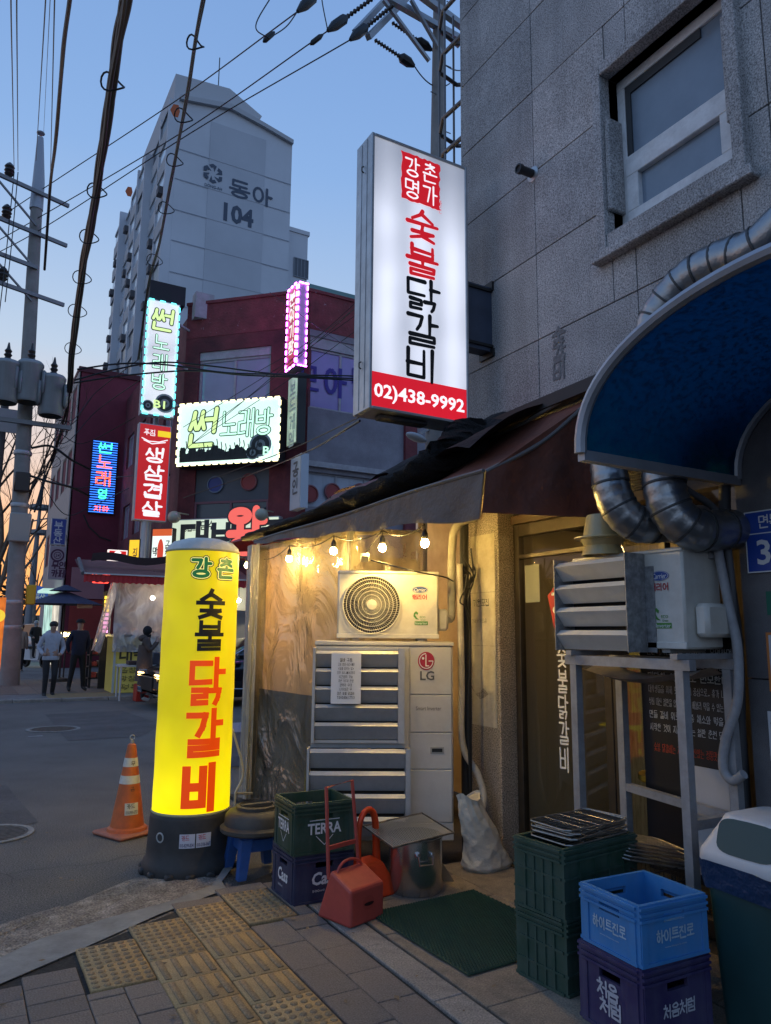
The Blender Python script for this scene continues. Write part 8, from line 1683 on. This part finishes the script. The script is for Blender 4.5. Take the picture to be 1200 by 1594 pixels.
# ================================================================ people
def person(label, pos, rz, h, pose, cols, extras=None):
    """one skinned body; pose overrides joints (metres at 1.72 tall, facing -Y); cols: skin, top, legs, shoes"""
    J = dict(pel=(0, 0, .94), spi=(0, .01, 1.12), che=(0, 0, 1.32), nec=(0, 0, 1.47), hb=(0, -.012, 1.54), hd=(0, -.02, 1.62), ht=(0, -.01, 1.70),
             sl=(-.17, 0, 1.40), el=(-.23, .03, 1.13), wl=(-.22, -.06, .90), hl=(-.21, -.09, .82), sr=(.17, 0, 1.40), er=(.23, .03, 1.13), wr=(.22, -.06, .90), hr=(.21, -.09, .82),
             pl=(-.09, 0, .88), kl=(-.10, -.02, .50), al=(-.105, .02, .09), tl=(-.115, -.15, .035), pr=(.09, 0, .88), kr=(.10, -.02, .50), ar=(.105, .02, .09), tr=(.115, -.15, .035)); J.update(pose)
    Rr = dict(pel=(.165, .115), spi=(.155, .105), che=(.17, .115), nec=(.055, .055), hb=(.065, .075), hd=(.078, .095), ht=(.055, .065), sl=(.075, .07), el=(.052, .052), wl=(.038, .038), hl=(.03, .045), sr=(.075, .07), er=(.052, .052), wr=(.038, .038), hr=(.03, .045),
              pl=(.095, .10), kl=(.066, .068), al=(.05, .052), tl=(.042, .03), pr=(.095, .10), kr=(.066, .068), ar=(.05, .052), tr=(.042, .03))
    if extras and 'bulk' in extras:
        for k in ('spi', 'che', 'pel', 'sl', 'sr', 'el', 'er', 'wl', 'wr'): Rr[k] = tuple(x * extras['bulk'] for x in Rr[k])
    Ed = [('pel', 'spi', 1), ('spi', 'che', 1), ('che', 'nec', 1), ('nec', 'hb', 0), ('hb', 'hd', 0), ('hd', 'ht', 0), ('che', 'sl', 1), ('sl', 'el', 1), ('el', 'wl', 1), ('wl', 'hl', 0), ('che', 'sr', 1), ('sr', 'er', 1), ('er', 'wr', 1), ('wr', 'hr', 0), ('pel', 'pl', 2), ('pl', 'kl', 2), ('kl', 'al', 2), ('al', 'tl', 3), ('pel', 'pr', 2), ('pr', 'kr', 2), ('kr', 'ar', 2), ('ar', 'tr', 3)]
    ks = list(J); ix = {k: i for i, k in enumerate(ks)}; s = h / 1.72
    me = bpy.data.meshes.new('sk'); me.from_pydata([tuple(np.array(J[k]) * s) for k in ks], [(ix[a], ix[b]) for a, b, _ in Ed], []); ob = bpy.data.objects.new('sk', me); COL.objects.link(ob)
    ob.modifiers.new('skin', 'SKIN'); sv = me.skin_vertices[0].data
    for k in ks: sv[ix[k]].radius = tuple(np.array(Rr[k]) * s)
    for v in sv: v.use_root = False
    sv[ix['pel']].use_root = True
    sb = ob.modifiers.new('sub', 'SUBSURF'); sb.levels = 2; sb.render_levels = 2
    dg = bpy.context.evaluated_depsgraph_get(); out = bpy.data.meshes.new_from_object(ob.evaluated_get(dg)); bpy.data.objects.remove(ob); bpy.data.meshes.remove(me)
    out.name = 'body'; out.materials.clear()
    for c in cols: out.materials.append(c)
    seg = [(np.array(J[a]) * s, np.array(J[b]) * s, g) for a, b, g in Ed]; zw = .93 * s
    for p in out.polygons:
        c = np.array(p.center); best = min(seg, key=lambda q: np.linalg.norm(c - (q[0] + (q[1] - q[0]) * np.clip(np.dot(c - q[0], q[1] - q[0]) / np.dot(q[1] - q[0], q[1] - q[0]), 0, 1)))); g = best[2]
        hem = extras.get('hem', .88) * s if extras else .88 * s
        if g == 2 and c[2] > hem: g = 1
        if g == 1 and c[2] < hem and abs(c[0]) < .2: g = 2
        p.material_index = g; p.use_smooth = True
    t = thing('person', label, 'person', pos); o = bpy.data.objects.new('body', out); COL.objects.link(o); o.parent = t; t.rotation_euler = (0, 0, rz)
    def part(mb, nm, mt): o2 = bpy.data.objects.new(nm, mb.mesh(nm, mt, (0, 0, 0), 60)); COL.objects.link(o2); o2.parent = t
    hd = np.array(J['hd']) * s
    if extras:
        if 'hair' in extras: q = MB(); q.ball(hd + A(0, .018, .045) * s, .102 * s, 12, (.95, 1.02, .80)); part(q, 'hair', extras['hair'])
        if 'cap' in extras:
            q = MB(); q.lathe([(.104 * s, .0), (.102 * s, .04 * s), (.075 * s, .085 * s), (.001, .10 * s)], 18, tuple(hd + A(0, .01, .03) * s)); q.prism([tuple(hd + A(x, y, .035) * s) for x, y in ((-.075, -.07), (.075, -.07), (.06, -.16), (0, -.18), (-.06, -.16))], (0, 0, .012)); part(q, 'cap', extras['cap'])
        if 'hood_up' in extras: q = MB(); q.ball(hd + A(0, .032, .022) * s, .108 * s, 14, (.92, .98, 1.08)); q.lathe([(.075 * s, -.14 * s), (.085 * s, -.06 * s)], 14, tuple(hd + A(0, .02, 0) * s)); part(q, 'hood', extras['hood_up'])
        if 'hood' in extras: q = MB(); q.ball(np.array(J['nec']) * s + A(0, .06, -.01), .14 * s, 12, (1.1, .85, .62)); part(q, 'hood', extras['hood'])
        if 'coat' in extras:
            q = MB(); z0, z1 = extras['coat'][1] * s, 1.30 * s
            q.grid(lambda u, v: ((.20 + .06 * (1 - v)) * s * cos(2 * pi * u), (.155 + .05 * (1 - v)) * s * sin(2 * pi * u) + .01, z0 + (z1 - z0) * v), 20, 8, True); part(q, 'coat_skirt', extras['coat'][0])
        if 'hem_band' in extras: q = MB(); q.lathe([(.178 * s, .86 * s), (.186 * s, .88 * s), (.186 * s, .93 * s), (.176 * s, .95 * s)], 20); [q.v.__setitem__(i, (v[0], v[1] * .74, v[2])) for i, v in enumerate(q.v)]; part(q, 'hem_band', extras['hem_band'])
        q = MB(); q.ball(hd + A(0, -.098, -.012) * s, .014 * s, 6, (.8, 1.2, 1.4)); part(q, 'nose', cols[0])
        q = MB()
        for sx in (-1, 1): q.ball(hd + A(sx * .03, -.088, .015) * s, .008 * s, 6)
        part(q, 'eyes', mat('eye_dark', (.02, .015, .012), .4))
    return t
SK = mat('skin_tone', (.42, .25, .18), .6); dk = lambda n, c: mat(n, c, .85, noise=(12, .12))
Mh = mat('hair_black', (.012, .010, .010), .6)
G0 = .026
pk = dict(el=(-.27, .04, 1.13), wl=(-.19, -.12, .99), hl=(-.12, -.14, .98), er=(.27, .04, 1.13), wr=(.19, -.12, .99), hr=(.12, -.14, .98))
person('person in grey zip hoodie and dark trousers walking with hands in pockets', (1.95, 19.2, -.045), rad(4), 1.74, dict(pk, kl=(-.09, -.06, .50), al=(-.09, -.02, .09), tl=(-.10, -.18, .04), kr=(.09, -.10, .51), ar=(.10, .10, .11), tr=(.11, -.05, .045), hd=(.01, -.025, 1.62)), (SK, dk('hoodie_grey', (.40, .41, .46)), dk('trouser_black', (.022, .020, .022)), dk('shoe_black', (.025, .025, .025))), dict(hair=Mh, hood=MATS['hoodie_grey'], hem_band=MATS['hoodie_grey'], hem=.90, bulk=1.08))
person('person in dark navy jacket and black cap standing with legs apart', (2.66, 20.1, G0), rad(12), 1.74, dict(el=(-.26, .06, 1.14), wl=(-.20, .10, .95), hl=(-.12, .12, .93), er=(.26, .06, 1.14), wr=(.20, .10, .95), hr=(.12, .12, .93), al=(-.17, .02, .09), tl=(-.20, -.14, .035), kl=(-.13, -.02, .5), ar=(.17, .02, .09), tr=(.21, -.13, .035), kr=(.13, -.02, .5)), (SK, dk('jacket_navy', (.018, .022, .045)), dk('trouser_dark', (.016, .015, .016)), MATS['shoe_black']), dict(cap=dk('cap_black', (.014, .013, .016)), bulk=1.12))
person('person in brown hooded coat and black beanie eating at the stall', (3.72, 17.45, -.045), rad(75), 1.64, dict(er=(.22, -.12, 1.18), wr=(.10, -.26, 1.42), hr=(.05, -.24, 1.50), el=(-.22, -.10, 1.16), wl=(-.12, -.26, 1.36), hl=(-.06, -.25, 1.46), hb=(0, -.02, 1.54), hd=(0, -.045, 1.61)), (SK, dk('coat_brown', (.085, .06, .05)), dk('trouser_b', (.018, .016, .018)), mat('shoe_white', (.5, .48, .46), .7)), dict(hood_up=dk('beanie', (.010, .009, .011)), hood=MATS['coat_brown'], coat=(MATS['coat_brown'], .48), bulk=1.15))
person('person in beige coat half hidden behind the utility pole', (2.02, 30.2, G0), rad(160), 1.66, dict(), (SK, dk('coat_beige', (.34, .25, .19)), MATS['trouser_b'], MATS['shoe_white']), dict(hair=mat('hair_brown', (.10, .05, .03), .6), bulk=1.2, hem=.84))
person('person in dark jacket and pale helmet astride a scooter up the street', (2.78, 33.6, .25), rad(25), 1.62, dict(kl=(-.16, -.22, .62), al=(-.16, -.20, .22), tl=(-.17, -.36, .18), kr=(.16, -.22, .62), ar=(.16, -.20, .22), tr=(.17, -.36, .18), wl=(-.26, -.30, 1.02), hl=(-.28, -.38, 1.02), wr=(.26, -.30, 1.02), hr=(.28, -.38, 1.02)), (SK, dk('rider_dark', (.03, .032, .03)), MATS['trouser_b'], MATS['shoe_black']), dict(hood_up=mat('helmet_grey', (.35, .36, .36), .3), bulk=1.15))
person('person with dark hair in black jacket passing behind the black car', (7.02, 18.7, G0), rad(70), 1.70, dict(), (SK, dk('jacket_black', (.015, .014, .017)), MATS['trouser_b'], MATS['shoe_black']), dict(hair=Mh, bulk=1.15))
sco = thing('scooter', 'white scooter carrying the helmeted rider', 'scooter', (2.7, 33.4, G0))
T = Matrix.Translation((2.78, 33.55, G0)) @ Matrix.Rotation(rad(25), 4, 'Z')
def SB(mb, nm, mt, par=sco): mb.xf(0, T); return mb.build(nm, mt, par)
for y in (-.75, .55): q = MB(); st = q.mark(); q.lathe([(.14, -.05), (.23, -.06), (.25, 0), (.23, .06), (.14, .05), (.02, .03), (.001, .03)], 18); q.xf(st, Matrix.Translation((0, y, .25)) @ Matrix.Rotation(pi / 2, 4, 'Y')); SB(q, 'wheel', MATS['tyre'])
q = MB(); q.prism([(-.16, -.55, .3), (-.16, -.62, .55), (-.16, -.50, .95), (-.16, -.42, .95), (-.16, -.40, .38), (-.16, .0, .34), (-.16, .1, .72), (-.16, .75, .78), (-.16, .8, .6), (-.16, .5, .3)], (.32, 0, 0)); SB(q, 'body', mat('scooter_white', (.55, .55, .55), .35))
q = MB(); q.tube([(-.32, -.40, 1.03), (0, -.48, 1.0), (.32, -.40, 1.03)], .02, 6); SB(q, 'handlebar', M_cord); q = MB(); q.box(-.16, .16, .05, .7, .76, .84, .04); SB(q, 'seat', M_cord); q = MB(); q.ball((0, -.62, .78), .09, 8); SB(q, 'headlight', MATS['lamp_lens'])

# ================================================================ street stall and its surroundings
st_ = thing('food_stall', 'yellow food stall counter with black Korean lettering by the kerb', 'stall', (3.9, 19.6, G0))
FSt = Face((3.36, 19.2, 0), (1, 0, 0)); M_yel = mat('stall_yellow', (.52, .44, .10), .6, noise=(2, .08), emit=((.6, .5, .1), .05))  # faint glow put into the counter yellow, which holds no lamp
m = MB(); m.box(3.36, 5.5, 19.2, 20.3, .03, 1.36); m.build('counter', M_yel, st_)
m = MB(); m.box(3.30, 5.56, 19.14, 20.36, 1.361, 1.42); m.build('counter_top', mat('stall_steel', (.45, .45, .45), .3, .8), st_)
m = MB(); FSt.box(m, .0, 2.14, .68, .72, .001, .02); FSt.box(m, -.02, .03, .03, 1.36, .001, .025); m.build('trim', mat('trim_white', (.5, .5, .45), .5), st_)
q = MB(); fm = FSt.mf(.022); hangul(q, '대박왕곱창', fm, .12, .82, .30, .34, .16, lift=.002, square=True); q.build('lettering', mat('stall_ink', (.05, .045, .02), .6), st_, smooth=None)
q = MB()
for r_, tx in enumerate(('곱창볶음', '막창순대', '떡볶이')): typed(q, tx, fm, .15, .50 - r_ * .2, .8, .13, .01, .002)
q.build('lettering', mat('menu_ink', (.16, .14, .04), .6), st_, smooth=None)
m = MB(); m.grid(wall_fn((3.28, 19.12), (5.6, 19.05), 1.0, 2.72, .05, 1.0), 30, 20); m.build('vinyl_front', sheet_plastic('stall_vinyl', (.62, .60, .62), .35, 3, .06, .4), st_, smooth=80)
m = MB(); m.grid(lambda u, v: (3.0 + .36 * v + .05 * sin(u * 9), 20.4 - 1.3 * u, 1.0 + 1.72 * v + .03 * sin(u * 14)), 16, 14); m.build('vinyl_side', MATS['stall_vinyl'], st_, smooth=80)
for x, y in ((3.38, 19.22), (5.45, 19.22), (3.38, 20.28)): m = MB(); m.tube([(x, y, 1.42), (x, y, 2.75)], .025, 8); m.build('post', M_steel, st_)
m = MB(); m.box(5.0, 8.0, 20.35, 20.6, 2.1, 2.75); m.build('header_board', mat('header_green', (.32, .36, .34), .6), st_)
q = MB()
for k in range(7): q.ball((3.6 + .28 * k, 19.6, 1.50), .10, 8, (1.2, 1, .7))
tag(q.build('food_trays', mat('food_brown', (.35, .12, .06), .5, noise=(9, .4))), 'food heaped in trays on the stall counter', 'food', kind='stuff')
aw2 = thing('shop_awning', 'red valance awning of the street stall with white stripe', 'awning', (5.6, 19, 2.7)); Pa, Pb = onY(129, 918, 18.8), onY(402, 906, 18.8); zv = 2.62
m = MB(); m.grid(lambda u, v: (Pa[0] + (Pb[0] - Pa[0]) * u, 18.8 + 1.9 * v, zv + .23 + .48 * v - .06 * sin(pi * v)), 20, 6); m.grid(lambda u, v: (Pa[0] + (Pb[0] - Pa[0]) * u, 18.8 + 1.9 * v, zv + .22 + .48 * v - .06 * sin(pi * v)), 20, 6); m.build('roof_cloth', mat('awning_plum', (.17, .075, .075), .8, noise=(2, .2)), aw2)
m = MB(); m.grid(lambda u, v: (Pa[0] + (Pb[0] - Pa[0]) * u, 18.79 - .012 * sin(u * 260), zv + .03 * abs(sin(u * 90)) * (1 - v) + .20 * v), 220, 2); m.build('valance', mat('valance_red', (.55, .03, .035), .7), aw2)
m = MB(); m.box(Pa[0], Pb[0], 18.74, 18.80, zv + .205, zv + .235); m.build('white_stripe', mat('stripe_white', (.6, .6, .6), .5), aw2)
m = MB(); m.tube([(Pa[0] - .02, 18.8, zv + .22), (Pa[0] + .1, 20.7, zv + .72)], .05, 8); m.grid(lambda u, v: (Pa[0] + .3 + 4.5 * u, 20.0 - .2 * v, zv + .62 + .18 * v + .05 * sin(u * 17)), 20, 3); m.build('rolled_cover', mat('cover_grey', (.12, .11, .12), .7), aw2)
for x in (Pa[0] + .4, Pb[0] - .4): m = MB(); m.tube([(x, 18.82, zv + .2), (x, 19.9, zv + .25), (x, 20.7, zv + .68)], .025, 6); m.build('arm', M_steel, aw2)
for k, x in enumerate((4.3, 6.6)):
    lt_ = thing('stall_fill_bulb', ('added fill bulb over the stall counter under the red awning', 'added fill bulb by the shop door under the red awning')[k], 'lamp', (x, 19.75, 2.35)); q = MB(); q.ball((x, 19.75, 2.35), .05, 10); q.build('bulb', lit('stall_glow', (1.0, .80, .52), 300.0), lt_); q = MB(); q.tube([(x, 19.75, 2.4), (x, 19.75, 3.05)], .008, 6); q.build('cord', M_cord, lt_)  # unseen bulbs added under the awning to brighten the dim stall
# second red parasol edge seen behind the awning bulbs
rp_ = thing('red_parasol', 'red parasol with folded rim between the yellow sign and the tent', 'parasol', (4.1, 9.2, 0)); c = onY(396, 838, 9.0); q = MB()
for k in range(8):
    a, b = 2 * pi * k / 8, 2 * pi * (k + 1) / 8; q.add([(c[0] + .55, 9.0, c[2] + .28), (c[0] + .55 + 1.0 * cos(a), 9.0 + 1.0 * sin(a), c[2] - .12), (c[0] + .55 + .72 * cos((a + b) / 2) * 1.25, 9.0 + .9 * sin((a + b) / 2), c[2] - .08), (c[0] + .55 + 1.0 * cos(b), 9.0 + 1.0 * sin(b), c[2] - .12)], [(0, 1, 2), (0, 2, 3)])
q.build('canopy', mat('parasol_red', (.40, .03, .03), .7), rp_); q = MB(); q.tube([(c[0] + .55, 9.0, -.04), (c[0] + .55, 9.0, c[2] + .3)], .025, 8); q.build('pole', M_steel, rp_); q = MB()
for k in range(8): a = 2 * pi * k / 8; q.tube([(c[0] + .55, 9.0, c[2] + .0), (c[0] + .55 + .6 * cos(a), 9 + .6 * sin(a), c[2] + .02)], .008, 4)
q.build('ribs', M_steel, rp_)
tb = thing('folding_table', 'white framed folding table in front of the yellow stall', 'table', (3.7, 17.95, -.045)); 
m = MB(); m.box(3.25, 4.35, 17.8, 18.3, .70, .74); m.build('top', mat('table_white', (.55, .54, .52), .5), tb)
for x, y in ((3.29, 17.84), (3.72, 17.84), (4.3, 17.84), (3.29, 18.26), (4.3, 18.26)): m = MB(); m.tube([(x, y, -.045 if y < 18.15 else .024), (x, y, .70)], .022, 8); m.build('leg', MATS['table_white'], tb)
q = MB(); q.box(3.45, 3.95, 17.85, 18.2, .741, .83, .01); tag(q.build('food_box', mat('box_dark', (.05, .03, .03), .6)), 'dark flat box on the white folding table', 'box')
q = MB(); q.box(3.98, 4.16, 17.9, 18.1, .741, 1.02, .02); tag(q.build('metal_canister', mat('canister', (.08, .08, .10), .4)), 'dark metal canister on the white folding table', 'canister')
q = MB(); q.box(3.58, 3.86, 17.5, 17.85, -.045, .33, .01); tag(q.build('red_crate', mat('red_plastic', (.42, .03, .02), .5)), 'red plastic crate under the folding table', 'crate')
# LED column and warning lamp by the stall
q = MB(); P = onY(163, 985, 20.8); z1 = onY(163, 926, 20.8)[2]
ls = thing('led_column', 'narrow column of yellow and pink lights beside the stall vinyl', 'sign', tuple(P)); n = 9
for k in range(n): q = MB(); z = P[2] + (z1 - P[2]) * k / n; q.box(P[0] - .06, P[0] + .06, 20.75, 20.80, z, z + (z1 - P[2]) / n * .7); q.build('light_cell', lit('led_cell_y', (1, .6, .05), 2.0) if k > n * .55 else lit('led_cell_p', (1.0, .35, .65), 2.2), ls)
q = MB(); q.box(P[0] - .09, P[0] + .09, 20.805, 20.86, .03, z1 + .1); q.build('housing', M_bk, ls)
P = onY(158, 898, 20.9); q = MB(); q.box(P[0] - .22, P[0] + .22, 20.9, 21.1, P[2] - .16, P[2] + .16, .04); tag(q.build('red_lamp', lit('lamp_red', (1.0, .06, .04), 2.2)), 'glowing red lamp box above the red awning end', 'lamp')
# navy parasol
pr = thing('navy_parasol', 'navy two-tier parasol over the display rack by the maroon building', 'parasol', tuple(onY(105, 1060, 24.2))); c = onY(101, 940, 24.2); c[2] -= .02; q = MB()
for r_, z_, zt in ((1.15, .0, .36), (.48, .40, .58)):
    for k in range(8):
        a, b = 2 * pi * k / 8 + .2, 2 * pi * (k + 1) / 8 + .2; q.add([(c[0] + .12 * r_ * cos(a), c[1] + .12 * r_ * sin(a), c[2] + zt), (c[0] + r_ * cos(a), c[1] + r_ * sin(a), c[2] + z_), (c[0] + r_ * cos(b), c[1] + r_ * sin(b), c[2] + z_), (c[0] + .12 * r_ * cos(b), c[1] + .12 * r_ * sin(b), c[2] + zt)], [(0, 1, 2, 3)])
q.build('canopy', mat('parasol_navy', (.045, .055, .11), .8), pr, smooth=None); q = MB(); q.tube([(c[0], c[1], G0), (c[0], c[1], c[2] + .55)], .03, 8); q.build('pole', M_bk, pr); q = MB(); q.lathe([(.28, 0), (.28, .08), (.05, .12)], 16, (c[0], c[1], G0)); q.build('base', M_bk, pr)
rk = thing('display_rack', 'dark display rack of red goods beside the standing person', 'rack', (3.45, 21.4, G0))
for x in (3.12, 3.85):
    for y in (21.2, 21.7): q = MB(); q.box(x - .03, x + .03, y - .03, y + .03, G0, 1.30); q.build('post', M_bk, rk)
for z in (.25, .55, .85, 1.1):
    q = MB(); q.box(3.09, 3.88, 21.17, 21.73, z, z + .03); q.build('shelf', M_bk, rk)
    for k in range(4): q = MB(); q.box(3.16 + .17 * k, 3.29 + .17 * k, 21.25, 21.6, z + .031, z + .031 + rnd.uniform(.08, .18), .01); tag(q.build('goods_box', mat('goods_%d' % (k % 3), ((.30, .05, .05), (.35, .25, .2), (.12, .06, .05))[k % 3], .6)), 'small box of goods on the dark display rack', 'box', 'goods on the display rack')
P = onY(104, 988, 24.5)
wl = thing('work_lamp', 'bright yellow work lamp at the parasol base', 'lamp', tuple(P)); q = MB(); q.box(P[0] - .16, P[0] - .01, 24.45, 24.55, P[2] - .06, P[2] + .07, .02); q.box(P[0] + .02, P[0] + .18, 24.45, 24.55, P[2] - .05, P[2] + .05, .02); q.build('lens', lit('work_glow', (1.0, .78, .30), 14.0), wl)
q = MB(); q.tube([(P[0], 24.6, G0), (P[0], 24.6, P[2])], .025, 6); q.box(P[0] - .18, P[0] + .2, 24.56, 24.6, P[2] - .08, P[2] + .1); q.build('stand', M_bk, wl)
for k in range(2):
    P = onY(126 + 12 * k, 942, 24.0); q = MB(); q.box(P[0] - .11, P[0] + .11, 24.0, 24.02, P[2] - .09, P[2] + .09, .01); tag(q.build('price_card', mat('card_cream', (.55, .42, .38), .7)), 'small cream price card hung under the navy parasol', 'card', 'price cards under the parasol')
# low concrete block and puddle board at the tent
P = onY(373, 1138, 9.0); q = MB(); q.box(P[0] - .3, P[0] + .8, 8.7, 9.6, -.04, P[2] + .03); tag(q.build('blue_tarp', mat('tarp_blue', (.16, .20, .32), .6, bump=(12, .03))), 'pale blue tarp folded on the road beyond the yellow sign', 'tarp')
